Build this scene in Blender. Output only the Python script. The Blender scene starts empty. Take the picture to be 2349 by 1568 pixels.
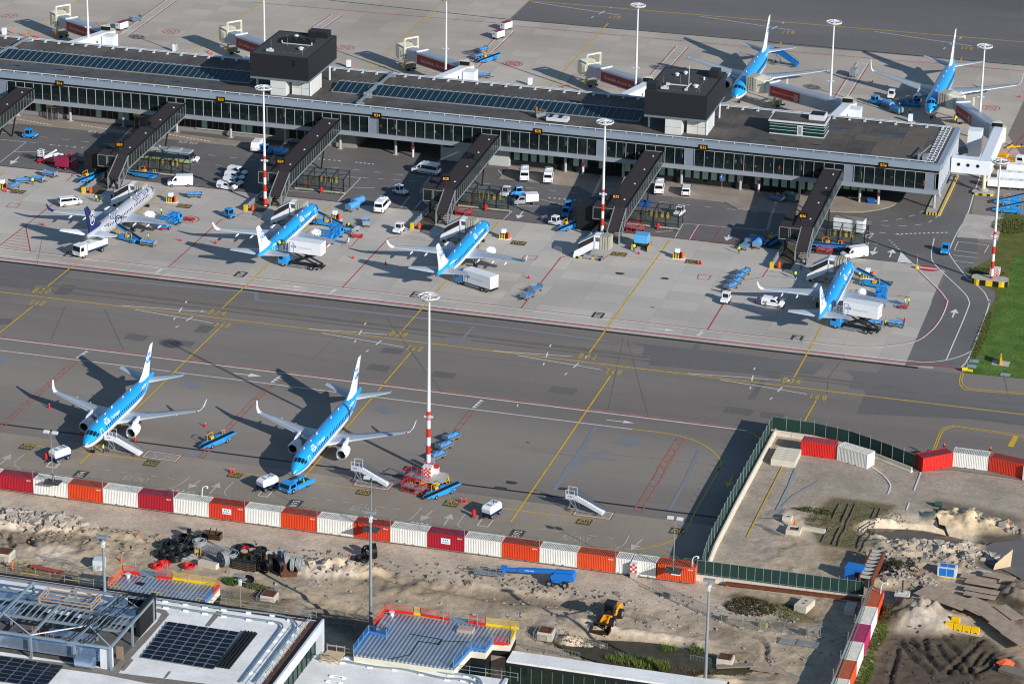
import bpy, math, random, re
import numpy as np
from mathutils import Vector, Matrix, noise
random.seed(7)
SC=bpy.context.scene; COL=SC.collection
R=math.radians; PI=math.pi
FW,FH=2349.,1568.
CF,CP,CR,CY,CH=7019.25,0.3746763,0.0165329,-0.2695245,209.716
_fw=Vector((math.sin(CY)*math.cos(CP),math.cos(CY)*math.cos(CP),-math.sin(CP)))
_r0=Vector((math.cos(CY),-math.sin(CY),0)); _u0=_r0.cross(_fw)
_r=_r0*math.cos(CR)+_u0*math.sin(CR); _u=_u0*math.cos(CR)-_r0*math.sin(CR)
CAM=Vector((0,0,CH))
def G(u,v,z=0.):
 d=_fw*CF+_r*(u-FW/2)-_u*(v-FH/2); t=(z-CH)/d.z
 return CAM+d*t
def GY(u,v,y):
 d=_fw*CF+_r*(u-FW/2)-_u*(v-FH/2); t=y/d.y
 return CAM+d*t
TILES={}
for r_,y0 in (('A',0),('B',600),('C',1200)):
 for i in range(4): TILES[r_+str(i)]=(1024*i*.573486,y0*.573486,.25)
for i,x0 in enumerate((0,820,1640,2460)): TILES['D%d'%i]=(x0*.573486,1800*.573486,.2002)
TILES['D4']=(3276*.573486,1700*.573486,.2002)
for i,x0 in enumerate((0,820,1640,2460,3276)): TILES['E%d'%i]=(x0*.573486,2187*.573486,.2002)
TILES['O']=(0,0,1)
def uv(s):
 out=[];k='O';nums=[]
 for tok in s.split():
  if tok in TILES: k=tok
  else:
   nums.append(float(tok))
   if len(nums)==2:
    x0,y0,q=TILES[k]; out.append((x0+nums[0]*q,y0+nums[1]*q)); nums=[]
 return out
def g(s,z=0.): return [G(a,b,z) for a,b in uv(s)]
def g1(s,z=0.): return g(s,z)[0]
def lin(c):
 c=c/255.; return c/12.92 if c<=.04045 else ((c+.055)/1.055)**2.4
def hx(h,k=1.):
 h=h.lstrip('#'); return tuple(min(1,lin(int(h[i:i+2],16))*k) for i in (0,2,4))+(1,)
MATS={}
def M(name,col,rough=.6,metal=0.,var=.12,scale=.6,bump=0.,spec=.4,col2=None,coord='Object',detail=5,alpha=1.,emit=0.):
 if name in MATS: return MATS[name]
 if isinstance(col,str): col=hx(col)
 m=bpy.data.materials.new(name); m.use_nodes=True; nt=m.node_tree; N=nt.nodes; L=nt.links
 b=N['Principled BSDF']; b.inputs['Roughness'].default_value=rough; b.inputs['Metallic'].default_value=metal
 b.inputs['Specular IOR Level'].default_value=spec
 if var>0:
  tc=N.new('ShaderNodeTexCoord'); n=N.new('ShaderNodeTexNoise'); n.inputs['Scale'].default_value=scale; n.inputs['Detail'].default_value=detail
  n.inputs['Roughness'].default_value=.65
  L.new(tc.outputs[coord],n.inputs['Vector'])
  r=N.new('ShaderNodeValToRGB'); r.color_ramp.elements[0].position=.3; r.color_ramp.elements[1].position=.7
  c2=hx(col2) if isinstance(col2,str) else col2
  a=tuple(c*(1-var) for c in col[:3])+(1,); z=c2 or tuple(min(1,c*(1+var)) for c in col[:3])+(1,)
  r.color_ramp.elements[0].color=a; r.color_ramp.elements[1].color=z
  L.new(n.outputs['Fac'],r.inputs['Fac']); L.new(r.outputs['Color'],b.inputs['Base Color'])
  if bump>0:
   bp=N.new('ShaderNodeBump'); bp.inputs['Strength'].default_value=bump; bp.inputs['Distance'].default_value=.098
   L.new(n.outputs['Fac'],bp.inputs['Height']); L.new(bp.outputs['Normal'],b.inputs['Normal'])
 else: b.inputs['Base Color'].default_value=col
 if alpha<1: b.inputs['Alpha'].default_value=alpha
 if emit>0:
  b.inputs['Emission Color'].default_value=col; b.inputs['Emission Strength'].default_value=emit
 m.diffuse_color=col
 MATS[name]=m; return m
def paint(name,h,k=1.,rough=.45,**kw): return M(name,hx(h,k),rough,**kw)
def tag(o,label=None,cat=None,group=None,kind=None):
 if label: o['label']=label
 if cat: o['category']=cat
 if group: o['group']=group
 if kind: o['kind']=kind
 return o
def thing(name,label,cat,loc=(0,0,0),rz=0,group=None):
 o=bpy.data.objects.new(name,None); COL.objects.link(o); o.empty_display_size=.5
 o.location=loc; o.rotation_euler=(0,0,rz)
 return tag(o,label,cat,group)
KIDS={}
def adopt(ch,pa):
 ch.parent=pa; KIDS.setdefault(pa.name,[]).append(ch)
def dup(o,loc=None,rz=None,label=None,group=None,parent=None,scale=None):
 c=o.copy(); COL.objects.link(c)
 if parent is not None: adopt(c,parent)
 for ch in KIDS.get(o.name,[]): dup(ch,parent=c)
 if loc is not None: c.location=loc
 if rz is not None: c.rotation_euler=(0,0,rz)
 if label: c['label']=label
 if group: c['group']=group
 return c
class MB:
 def __init__(s): s.v=[];s.f=[];s.mi=[];s.mats=[];s.c=0;s.sm=[];s.smooth=False
 def use(s,m):
  if m not in s.mats: s.mats.append(m)
  s.c=s.mats.index(m); return s
 def add(s,vs,fs):
  o=len(s.v); s.v+= [tuple(p) for p in vs]
  for f in fs: s.f.append(tuple(i+o for i in f)); s.mi.append(s.c); s.sm.append(s.smooth)
  return s
 def box(s,x0,x1,y0,y1,z0,z1,tx=0,ty=0):
  return s.add([(x0,y0,z0),(x1,y0,z0),(x1,y1,z0),(x0,y1,z0),(x0+tx,y0+ty,z1),(x1-tx,y0+ty,z1),(x1-tx,y1-ty,z1),(x0+tx,y1-ty,z1)],
   [(0,3,2,1),(4,5,6,7),(0,1,5,4),(1,2,6,5),(2,3,7,6),(3,0,4,7)])
 def cbox(s,c,sz): return s.box(c[0]-sz[0]/2,c[0]+sz[0]/2,c[1]-sz[1]/2,c[1]+sz[1]/2,c[2]-sz[2]/2,c[2]+sz[2]/2)
 def bar(s,p,q,w=.1,h=None,up=(0,0,1)):
  p=Vector(p);q=Vector(q);h=h or w;d=(q-p)
  if d.length<1e-6: return s
  d.normalize(); up=Vector(up)
  if abs(d.dot(up))>.98: up=Vector((1,0,0))
  a=d.cross(up).normalized()*w/2; b=a.cross(d).normalized()*h/2
  return s.add([p-a-b,p+a-b,p+a+b,p-a+b,q-a-b,q+a-b,q+a+b,q-a+b],[(0,3,2,1),(4,5,6,7),(0,1,5,4),(1,2,6,5),(2,3,7,6),(3,0,4,7)])
 def tube(s,p,q,r,r2=None,n=10,cap=True):
  p=Vector(p);q=Vector(q);r2=r if r2 is None else r2; d=(q-p).normalized(); up=Vector((0,0,1)) if abs(d.z)<.95 else Vector((1,0,0))
  a=d.cross(up).normalized(); b=a.cross(d)
  vs=[p+(a*math.cos(t)+b*math.sin(t))*r for t in [2*PI*i/n for i in range(n)]]+[q+(a*math.cos(t)+b*math.sin(t))*r2 for t in [2*PI*i/n for i in range(n)]]
  sm=s.smooth; s.smooth=True; s.add(vs,[(i,(i+1)%n,n+(i+1)%n,n+i) for i in range(n)]); s.smooth=False
  if cap: s.add(vs,[tuple(range(n-1,-1,-1)),tuple(range(n,2*n))])
  s.smooth=sm; return s
 def path(s,pts,r,n=6):
  for a,b in zip(pts,pts[1:]): s.tube(a,b,r,n=n)
  return s
 def wheel(s,x,y,z,r,w,n=12): return s.tube((x,y-w/2,z),(x,y+w/2,z),r,n=n)
 def loft(s,rings,cap=True,smooth=True):
  n=len(rings[0]); vs=[p for r in rings for p in r]; sm=s.smooth; s.smooth=smooth
  s.add(vs,[(k*n+i,k*n+(i+1)%n,(k+1)*n+(i+1)%n,(k+1)*n+i) for k in range(len(rings)-1) for i in range(n)])
  s.smooth=False
  if cap: s.add(rings[0],[tuple(range(n-1,-1,-1))]); s.add(rings[-1],[tuple(range(n))])
  s.smooth=sm; return s
 def poly(s,pts): return s.add(pts,[tuple(range(len(pts)))])
 def prism(s,pts,z0,z1):
  n=len(pts)
  a=sum(pts[i][0]*pts[(i+1)%n][1]-pts[(i+1)%n][0]*pts[i][1] for i in range(n))
  if a<0: pts=list(pts)[::-1]
  vs=[(p[0],p[1],z0) for p in pts]+[(p[0],p[1],z1) for p in pts]
  return s.add(vs,[tuple(range(n-1,-1,-1)),tuple(range(n,2*n))]+[(i,(i+1)%n,n+(i+1)%n,n+i) for i in range(n)])
 def prof(s,pts,w,belt=None,tuck=.0):
  n=len(pts); zt=max(p[1] for p in pts)
  def yy(z): return w/2 if belt is None or z<=belt else w/2-tuck*(z-belt)/(zt-belt)
  vs=[(x,-yy(z),z) for x,z in pts]+[(x,yy(z),z) for x,z in pts]
  return s.add(vs,[tuple(range(n)),tuple(range(2*n-1,n-1,-1))]+[(i,n+i,n+(i+1)%n,(i+1)%n) for i in range(n)])
 def rails(s,pts,h=1.1,r=.03,mids=1,step=None):
  for a,b in zip(pts,pts[1:]):
   a=Vector(a);b=Vector(b)
   for k in range(mids+1):
    z=Vector((0,0,h*(k+1)/(mids+1))); s.bar(a+z,b+z,r*2)
   n=max(1,int((b-a).length/(step or 2)))
   for i in range(n+1):
    p=a.lerp(b,i/n); s.bar(p,p+Vector((0,0,h)),r*2)
  return s
 def build(s,name,parent=None,mat=None,loc=None,rz=None,bevel=0,recalc=False):
  me=bpy.data.meshes.new(name); me.from_pydata(s.v,[],s.f)
  for m in (s.mats or [mat]): me.materials.append(m)
  me.polygons.foreach_set('material_index',s.mi); me.polygons.foreach_set('use_smooth',s.sm)
  me.update(); 
  o=bpy.data.objects.new(name,me); COL.objects.link(o)
  if recalc:
   import bmesh; bm=bmesh.new(); bm.from_mesh(me); bmesh.ops.recalc_face_normals(bm,faces=bm.faces); bm.to_mesh(me); bm.free()
  if bevel:
   md=o.modifiers.new('b','BEVEL'); md.width=bevel; md.segments=2; md.limit_method='ANGLE'; md.angle_limit=R(40)
  if parent is not None: adopt(o,parent)
  if loc is not None: o.location=loc
  if rz is not None: o.rotation_euler=(0,0,rz)
  return o
def one(mat): return MB().use(mat)
TXT={}
def textmesh(s,size=1.,bold=0.,align='CENTER',space=1.):
 key=(s,size,bold,align,space)
 if key in TXT: return TXT[key]
 c=bpy.data.curves.new('t','FONT'); c.body=s; c.size=size; c.offset=bold; c.align_x=align; c.align_y='CENTER'; c.resolution_u=2; c.space_character=space
 o=bpy.data.objects.new('t',c); COL.objects.link(o)
 dg=bpy.context.evaluated_depsgraph_get(); me=o.evaluated_get(dg).to_mesh()
 r=([tuple(v.co) for v in me.vertices],[tuple(p.vertices) for p in me.polygons])
 o.evaluated_get(dg).to_mesh_clear(); bpy.data.objects.remove(o); bpy.data.curves.remove(c)
 TXT[key]=r; return r
def addtext(mb,s,fn,size=1.,bold=0.,align='CENTER',space=1.):
 v,f=textmesh(s,size,bold,align,space); mb.add([fn(p[0],p[1]) for p in v],f)
cd=bpy.data.cameras.new('camera'); cam=bpy.data.objects.new('camera',cd); COL.objects.link(cam)
cd.sensor_width=36; cd.lens=CF*36/FW; cd.clip_end=6000; cd.clip_start=5
cam.matrix_world=Matrix(((_r.x,_u.x,-_fw.x,0),(_r.y,_u.y,-_fw.y,0),(_r.z,_u.z,-_fw.z,CH),(0,0,0,1)))
SC.camera=cam
SUN_EL=R(22.7); SH=R(146.7)   # shadows run toward this direction on the ground
sd=bpy.data.lights.new('sun','SUN'); sd.energy=5.0; sd.angle=R(.5); sd.color=(1,.965,.91)
so=bpy.data.objects.new('sun',sd); COL.objects.link(so)
dv=Vector((math.cos(SH)*math.cos(SUN_EL),math.sin(SH)*math.cos(SUN_EL),-math.sin(SUN_EL)))
so.rotation_euler=dv.to_track_quat('-Z','Y').to_euler()
w=bpy.data.worlds.new('World'); SC.world=w; w.use_nodes=True
sk=w.node_tree.nodes.new('ShaderNodeTexSky'); sk.sky_type='NISHITA'; sk.sun_disc=False; sk.sun_elevation=SUN_EL
sx,sy=-dv.x,-dv.y; sk.sun_rotation=math.atan2(sx,sy); sk.air_density=1.3; sk.dust_density=.1; sk.ozone_density=4.
w.node_tree.links.new(sk.outputs[0],w.node_tree.nodes['Background'].inputs[0]); w.node_tree.nodes['Background'].inputs[1].default_value=.098
SC.view_settings.view_transform='Standard'; SC.view_settings.look='None'; SC.view_settings.exposure=0
SC.render.engine='CYCLES'; SC.cycles.filter_width=1.15
def wbuild(mb,name,parent,**k):
 o=mb.build(name,parent,**k); t=Vector((0,0,0)); p=parent
 while p is not None: t+=p.location; p=p.parent
 o.location=-t; return o
# ================================================================ GROUND
def groundmat(name,c1,c2,bw=0,bh=0,joint=None,msize=.03,bri=.5,nscale=.03,fine=.5,rough=.85,streak=False):
 m=bpy.data.materials.new(name); m.use_nodes=True; nt=m.node_tree; N=nt.nodes; L=nt.links
 b=N['Principled BSDF']; b.inputs['Roughness'].default_value=rough; b.inputs['Specular IOR Level'].default_value=.25
 tc=N.new('ShaderNodeTexCoord')
 n1=N.new('ShaderNodeTexNoise'); n1.inputs['Scale'].default_value=nscale; n1.inputs['Detail'].default_value=8; n1.inputs['Roughness'].default_value=.62
 if streak:
  mp=N.new('ShaderNodeMapping'); mp.inputs['Scale'].default_value=(.18,1,1); L.new(tc.outputs['Object'],mp.inputs['Vector']); L.new(mp.outputs[0],n1.inputs['Vector'])
 else: L.new(tc.outputs['Object'],n1.inputs['Vector'])
 r=N.new('ShaderNodeValToRGB'); r.color_ramp.elements[0].position=.33; r.color_ramp.elements[1].position=.67
 r.color_ramp.elements[0].color=c1; r.color_ramp.elements[1].color=c2; L.new(n1.outputs['Fac'],r.inputs['Fac']); out=r.outputs['Color']
 n2=N.new('ShaderNodeTexNoise'); n2.inputs['Scale'].default_value=2.2; n2.inputs['Detail'].default_value=6; n2.inputs['Roughness'].default_value=.7; L.new(tc.outputs['Object'],n2.inputs['Vector'])
 mr=N.new('ShaderNodeMapRange'); mr.inputs[1].default_value=.3; mr.inputs[2].default_value=.7; mr.inputs[3].default_value=1-.2*fine; mr.inputs[4].default_value=1+.2*fine
 L.new(n2.outputs['Fac'],mr.inputs[0])
 mx=N.new('ShaderNodeVectorMath'); mx.operation='SCALE'; L.new(out,mx.inputs[0]); L.new(mr.outputs[0],mx.inputs['Scale']); out=mx.outputs[0]
 if bw:
  bk=N.new('ShaderNodeTexBrick'); bk.offset=0; bk.inputs['Scale'].default_value=1; bk.inputs['Brick Width'].default_value=bw; bk.inputs['Row Height'].default_value=bh
  bk.inputs['Mortar Size'].default_value=msize; bk.inputs['Mortar Smooth'].default_value=.3
  bk.inputs['Color1'].default_value=(1-.12*bri,1-.12*bri,1-.11*bri,1); bk.inputs['Color2'].default_value=(1+.1*bri,1+.1*bri,1+.09*bri,1)
  j=joint or .55; bk.inputs['Mortar'].default_value=(j,j,j,1); L.new(tc.outputs['Object'],bk.inputs['Vector'])
  m2=N.new('ShaderNodeVectorMath'); m2.operation='MULTIPLY'; L.new(out,m2.inputs[0]); L.new(bk.outputs['Color'],m2.inputs[1]); out=m2.outputs[0]
 L.new(out,b.inputs['Base Color'])
 bp=N.new('ShaderNodeBump'); bp.inputs['Strength'].default_value=.15; bp.inputs['Distance'].default_value=.05; L.new(n2.outputs['Fac'],bp.inputs['Height']); L.new(bp.outputs['Normal'],b.inputs['Normal'])
 MATS[name]=m; return m
AK=1.6
asphalt=groundmat('asphalt',hx('#5d5651',AK),hx('#787069',AK),260,7.4,.86,.03,.3,.02,.35,streak=True)
asph_dark=groundmat('asphalt_dark',hx('#514e4e',AK),hx('#615d5b',AK),90,4.5,.9,.03,.3,.03,.35,streak=True)
asph_road=groundmat('asphalt_road',hx('#53504f',AK),hx('#63605e',AK),160,3.7,.93,.02,.15,.04,.35)
brownpave=groundmat('brown_paving',hx('#71665b',AK),hx('#83786c',AK),60,8,.95,.02,.12,.05,.6)
concrete=groundmat('apron_concrete',hx('#8c857d',AK),hx('#a49d94',AK),7.5,5,.7,.035,.75,.02,.3)
concrete2=groundmat('back_apron_concrete',hx('#8a8177',AK),hx('#a0978c',AK),7.5,5.1,.72,.035,.7,.02,.3)
pav=groundmat('pavement_blocks',hx('#7d7267',AK),hx('#8d8277',AK),.6,.3,.7,.03,.6,.2,.5)
patch1=groundmat('patch_dark',hx('#524e4c',AK),hx('#5b5755',AK),0,0)
patch2=groundmat('patch_blue',hx('#62646b',AK),hx('#6c6e73',AK),0,0)
grass=groundmat('grass_mat',hx('#3f5c1c',1.05),hx('#637c34',1.05),nscale=.25,fine=3.)
def sheet(name,pts,z,mat,kind='structure',hole=None):
 return tag(MB().use(mat).poly([(p[0],p[1],z) for p in pts]).build(name),kind=kind)
def W(*a): return [(a[i],a[i+1]) for i in range(0,len(a),2)]
sheet('ground',W(-3000,-800,3000,-800,3000,5000,-3000,5000),-3.,groundmat('earth',hx('#8a7d6c'),hx('#a0937f')))
edge=W(-700,423.45,-87.25,423.45,-87.25,486.6,-80,486.4,-73,484.6,-66,481,-60.2,477.6,-54,480.2,-42,479.5,-30,474,60,440,700,430)
sheet('apron',edge+W(700,1400,-700,1400),0,asphalt)
sheet('parking_apron',W(-700,423.5,-87.3,423.5,-87.3,445.5,-700,445.5),.006,brownpave)
yk=524.2
sheet('concrete_apron',W(-700,yk+.9,-64.5,yk+.9)+[(p.x,p.y) for p in g('C3 1500 0 B3 1640 1070')]+W(-77,580.4,-700,580.4),.008,concrete)
sheet('service_road',W(-700,580.45,-77,580.45)+[(p.x,p.y) for p in g('B3 1660 1110 C3 1512 0 C3 1255 600 C3 1770 615 1860 470 2030 40 2080 0 B3 2085 1280 1980 1240 1800 1150 1870 1070 1930 870 1870 560 1910 380 1960 190')]+W(-70.5,641,-73,650,-700,650),.012,asph_road)
tb=[(p.x,p.y) for p in g('A3 2349 920 2200 1240')]
sheet('back_apron',W(-700,640.5,-73,640.5)+[(-59,642),(tb[1][0],tb[1][1]),(tb[0][0],tb[0][1]),(-62,731)]+W(-204,731)+[(-204,900),(-700,900)],.016,concrete2)
sheet('side_apron',[(-70,600),(-60,600),(-56,640),(-50,690),(-20,690),(60,640),(60,590),(-40,590)],.01,groundmat('side_paving',hx('#6b645c',AK),hx('#7b746b',AK),9,6,.8,.03,.5,.05,.4))
gp=g('B3 2349 600 2180 580 2130 620 2110 830 2040 1000 1880 1080 1850 1160 1950 1240 2085 1290 C3 2080 0 2040 60 1900 430 1850 560 1790 640 1800 670 2349 722')
sheet('verge',[(p.x,p.y) for p in gp]+[(40,500),(40,620)],.02,groundmat('verge_rough',hx('#4f5a22',1.1),hx('#6d6a36',1.1),nscale=.4,fine=1.5))
gp=g('B3 2349 975 2300 980 2260 985 2180 1200 2050 1567 C3 1940 510 1880 500 1850 630 1830 670 2349 718')
sheet('grass_field',[(p.x,p.y) for p in gp]+[(30,500),(30,600)],.03,grass)
gs=g('B3 1820 585 2160 620 2110 830 1730 800')
sheet('old_concrete_slab',[(p.x,p.y) for p in gs],.05,groundmat('old_slab',hx('#8e8780',AK),hx('#a49d93',AK),nscale=.3,fine=1.))
for nm,s in (('pavement','A0 0 1075 150 1080 480 1155 800 1190 1200 1260 1960 1340'),):
 sheet(nm,W(-300,609.4,-224,609.4,-219.5,612.5,-300,616.5),.03,pav)
MB().use(pav).prism(W(-171,606,-153,606,-149.7,602.8,-142,602.8,-139,606,-136,615,-171,615),0,.13).build('pavement')['kind']='structure'
MB().use(pav).prism(W(-136,606,-121,606,-117.5,602.5,-104,602.5,-101,606,-101,615,-136,615),0,.13).build('pavement')['kind']='structure'
isl=[(p.x,p.y) for p in g('B3 555 565 700 573 860 572 1000 555 1110 530 1180 490 1040 458')]+W(-100,617)
MB().use(pav).prism(isl,0,.14).build('pavement')['kind']='structure'
drainm=M('drain_dark',hx('#201a1e'),.7,0,.2,2)
dr=MB().use(drainm)
ZC=[0]
def strip(mb,pts,w,z,closed=False):
 pts=[Vector((p[0],p[1],0)) for p in pts]
 if closed: pts=pts+[pts[0]]
 n=len(pts); L=[];Rr=[]
 for i,p in enumerate(pts):
  if closed and i in (0,n-1): d1=(pts[1]-pts[0]).normalized(); d0=(pts[-1]-pts[-2]).normalized()
  else:
   d0=(pts[i]-pts[i-1]).normalized() if i else None; d1=(pts[i+1]-pts[i]).normalized() if i<n-1 else None
  if d0 is None: d0=d1
  if d1 is None: d1=d0
  d=d0+d1
  d=d.normalized() if d.length>.1 else d1
  nrm=Vector((-d.y,d.x,0)); k=1/max(.4,nrm.dot(Vector((-d1.y,d1.x,0))))
  L.append(p+nrm*w/2*k); Rr.append(p-nrm*w/2*k)
 ZC[0]=(ZC[0]+1)%23; z=z+ZC[0]*.0003
 vs=[(p.x,p.y,z) for p in L]+[(p.x,p.y,z) for p in Rr]
 return mb.add(vs,[(n+i,n+i+1,i+1,i) for i in range(n-1)])
def smooth(pts,k=6):
 P=[Vector((p[0],p[1],0)) for p in pts]; P=[P[0]*2-P[1]]+P+[P[-1]*2-P[-2]]; out=[]
 for i in range(1,len(P)-2):
  for j in range(k):
   t=j/k; a,b,c,d=P[i-1:i+3]
   out.append(.5*((2*b)+(c-a)*t+(2*a-5*b+4*c-d)*t*t+(3*b-a-3*c+d)*t**3))
 out.append(P[-2]); return out
strip(dr,W(-700,yk+.3,-67.2,yk+.3),.95,.02)
strip(dr,W(-700,448.9,-86.9,448.9),.5,.02)
strip(dr,W(-700,580.2,-77,580.4),.28,.02); strip(dr,[(p.x,p.y) for p in g('O 700 -5 1174 45.7 1761 96 2349 151')],.45,.022)
tag(dr.build('drainage_channel'),kind='structure')
ed=MB().use(M('kerb_pale',hx('#a39784'),.8)); strip(ed,W(-700,yk-.15,-67.2,yk-.15),.16,.03); tag(ed.build('kerb_strip'),kind='structure')
pm=MB().use(patch1)
for s in ('C0 1130 350 1190 303 1370 330 1310 382','C0 1552 405 1610 366 1797 385 1745 430','C0 1777 290 1840 225 1975 240 1900 305','C0 0 165 120 175 90 225 0 220','C1 1140 480 1190 432 1365 455 1320 498','C1 1012 635 1060 586 1240 606 1200 658','C1 1615 700 1650 650 1842 672 1805 723',
  'C2 330 840 370 788 605 818 565 872','C2 1942 1025 1975 975 2225 1003 2185 1060','C3 -60 1020 -20 1030 155 1045 130 1095 -70 1070','B0 488 1320 580 1230 712 1245 620 1325'):
 pm.poly([(p.x,p.y,.024) for p in g(s)])
pm.build('repair_patches')['kind']='structure'
pm=MB().use(asph_dark)
for s in ('B0 -10 1030 660 1110 500 1225 360 1230 220 1275 -10 1240','C2 1110 390 1225 430 1190 500 1290 515 1260 595 2349 690 2349 525 2000 480 1720 455 1735 405 1680 400 1655 450 1330 415',
   'C3 0 530 540 575 420 685 140 660 100 740 0 730','C3 710 640 1000 665 1060 600 1330 625 1780 680 1760 790 1850 825 2349 870 2349 1150 1870 1090 820 1040 905 830 745 805 790 700',
   'C2 2165 905 2290 720 2349 690 2230 915','A2 165 0 0 180 2349 385 A3 0 400 2349 605 2349 -150 A2 165 -100'):
 pm.poly([(p.x,p.y,.021) for p in g(s)])
pm.build('fresh_asphalt')['kind']='structure'
pm=MB().use(patch2)
for s in ('C0 1640 770 1740 728 1870 790 1760 815','C0 0 510 110 550 0 590','C1 1080 1000 1170 965 1300 1020 1190 1052','C2 930 1308 1085 1237 1197 1298 1095 1340','C0 1690 1420 1740 1375 1850 1400 1800 1430'):
 pm.poly([(p.x,p.y,.024) for p in g(s)])
for s,w in (('C2 765 1165 700 1270 600 1440 490 1567',.9),('C2 895 1375 700 1460 620 1510 500 1567',.8),('D2 1950 10 1760 300 1650 460',.9),('D2 2240 10 2000 110 1790 270',.8),('C1 1995 240 1840 420',.55),('C1 1730 345 1970 368',.5),('B0 630 1165 2349 1310 C1 0 0 1200 130 2349 260 C2 900 380',.9),('D3 960 0 790 380 620 690',.6)):
 strip(pm,[(p.x,p.y) for p in g(s)],w,.025)
pm.build('sealed_seams')['kind']='structure'
oil=MB().use(M('oil_stain',hx('#3a3431',1.2),.6,0,.3,2))
for s,r_ in (('B2 988 1133',.9),('B2 1402 1178',.8),('D2 1155 370',.9),('D2 1755 440',.8),('D2 1035 437',1.),('B2 1290 1443',.35),('C2 145 1305',.3)):
 c=g1(s); oil.poly([(c.x+r_*math.cos(a)*(1+.25*math.sin(3*a+c.x)),c.y+.9*r_*math.sin(a)*(1+.3*math.cos(2*a)),.027) for a in [i*PI/10 for i in range(20)]])
oil.build('oil_stains')['kind']='structure'
tm=MB().use(M('tyre_mark',hx('#5a5551',1.55),.9,0,.15,.3))
for s,w in (('O 0 640 2095 893',1.1),('O 0 652 2349 930',.6),('C2 1020 350 880 1010',.06),('C2 1060 360 1170 780 1250 1060',.06),('C0 960 80 1135 460',.1),('C0 600 60 470 360',.1),('C1 1190 150 1560 660 1700 830',.1),('B0 390 800 290 1300',.08),('C3 540 860 560 700 700 520',.1),('C3 2165 700 2215 920',.12),('C1 1040 60 500 560',.08),('A3 765 255 770 460',.2),('A2 1215 90 1290 290',.1),('C2 0 365 900 465 1230 500',.12),('C2 0 545 1000 650 2349 790',.1),('D2 1390 0 2349 120',.1),('C2 0 1340 1300 1450 2349 1567',.08),('C1 0 250 600 330 2349 560',.1),('C0 0 30 2349 240',.1)): strip(tm,[(p.x,p.y) for p in g(s)],w,.023)
tm.build('pavement_cracks')['kind']='structure'
# ================================================================ MARKINGS
Yl=MB().use(M('yellow_paint',hx('#c9a432',1.1),.7,0,.18,.8)); Wh=MB().use(M('white_paint',hx('#d8d5cf',1.15),.75,0,.15,.8)); Rd=MB().use(M('red_paint',hx('#a83a44',1.2),.75,0,.2,.8)); Sa=MB().use(M('salmon_paint',hx('#a5685c',1.1),.75,0,.35,.8)); Bk=MB().use(M('black_paint',hx('#474441'),.8,0,.2,1))
Z1=.036
Fw=MB().use(M('worn_white',hx('#a9a39a',1.25),.8,0,.2,1))
def wc(s): return Fw if s[0]=='D' else Wh
def ln(mb,s,w,z=Z1,sm=False):
 p=[(q.x,q.y) for q in g(s)]; strip(mb,smooth(p) if sm else p,w,z)
def dash(mb,s,w,on,off,z=Z1,sm=False):
 P=[Vector((q.x,q.y)) for q in (smooth([(a.x,a.y) for a in g(s)]) if sm else g(s))]
 rem=on; state=True; cur=[P[0]]
 for a,b in zip(P,P[1:]):
  d=(b-a).length; t=0
  while d-t>rem:
   t+=rem; p=a.lerp(b,t/d)
   if state: cur.append(p); strip(mb,cur,w,z)
   state=not state; rem=on if state else off; cur=[p]
  rem-=d-t; cur.append(b)
 if state and len(cur)>1 and (cur[-1]-cur[0]).length>.05: strip(mb,cur,w,z)
for s,w in (('O 0 669.85 2349 950.7',.33),('O 1150 -3 2349 97',.33),('B0 435 1253 1540 348',.28),('B0 2035 1455 B1 705 490',.28),('C1 1340 283 B1 2230 655',.28),('C2 710 483 B2 1450 822',.32),('C3 240 708 B3 820 1020',.3),
  ('C0 303 55 -60 345',.3),('C0 2008 262 735 1498',.3),('C1 1422 478 D1 985 485',.3),('C2 903 695 D2 1155 822',.32),('C3 440 922 320 1138',.3),('A2 883 217 330 810',.3),('A3 125 385 -40 620',.3),('A3 1780 535 1700 680',.3),
  ('A0 735 0 210 340',.3),('A0 2349 60 1760 495',.3),('A1 60 15 0 60',.3),('A1 1675 78 1015 650',.3),('D0 880 10 1805 133',.2),('C0 220 1320 540 1365',.2),('D1 340 250 730 305',.2),('D1 1180 368 1890 462',.2),('D2 425 580 2070 800',.22),('B0 1370 485 1700 525',.18),('B2 930 965 1370 1010 1700 1048',.18),
  ('B0 0 235 40 205',.3),('A1 960 545 1140 555',.25),('A1 980 570 1190 605',.25),('A0 210 270 370 290',.2),('A0 1760 410 1960 450',.2),('A2 260 700 400 715',.2)): ln(Yl,s,w)
for s in ('C2 1105 1185 1400 1220 1570 1255 1700 1300 1820 1370 1900 1450 1917 1500 1885 1567 D3 1190 230 900 745 870 830 800 920 700 1005 550 1075 400 1110 200 1138 0 1140 D2 2250 1131','C2 2090 1193 2200 1220 2290 1290 2310 1320'): ln(Yl,s,.24,sm=True)
for s in ('C3 1790 675 1778 740 1790 780 1820 800 1870 812 2349 852','C3 1770 675 1757 745 1768 790 1800 815 1860 828 2349 868','C3 1512 1375 1575 1215 1620 1172 1690 1155 1760 1157 2349 1243','C3 1530 1377 1592 1225 1635 1184 1700 1166 1760 1168 2349 1258','B3 560 568 860 575 1110 525 1165 505'): ln(Yl,s,.22,sm=True)
Yl.poly([(p.x,p.y,Z1) for p in g('C3 2250 1245 2300 1250 2250 1350 2195 1340')])
a=g1('D3 1350 290'); b=g1('D3 1285 425'); strip(Yl,[a,a.lerp(b,.6)],.3,Z1); d=(b-a).normalized(); n=Vector((-d.y,d.x,0)); Yl.poly([tuple(v)[:2]+(Z1,) for v in (b,a.lerp(b,.55)+n*.9,a.lerp(b,.55)-n*.9)])
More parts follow.
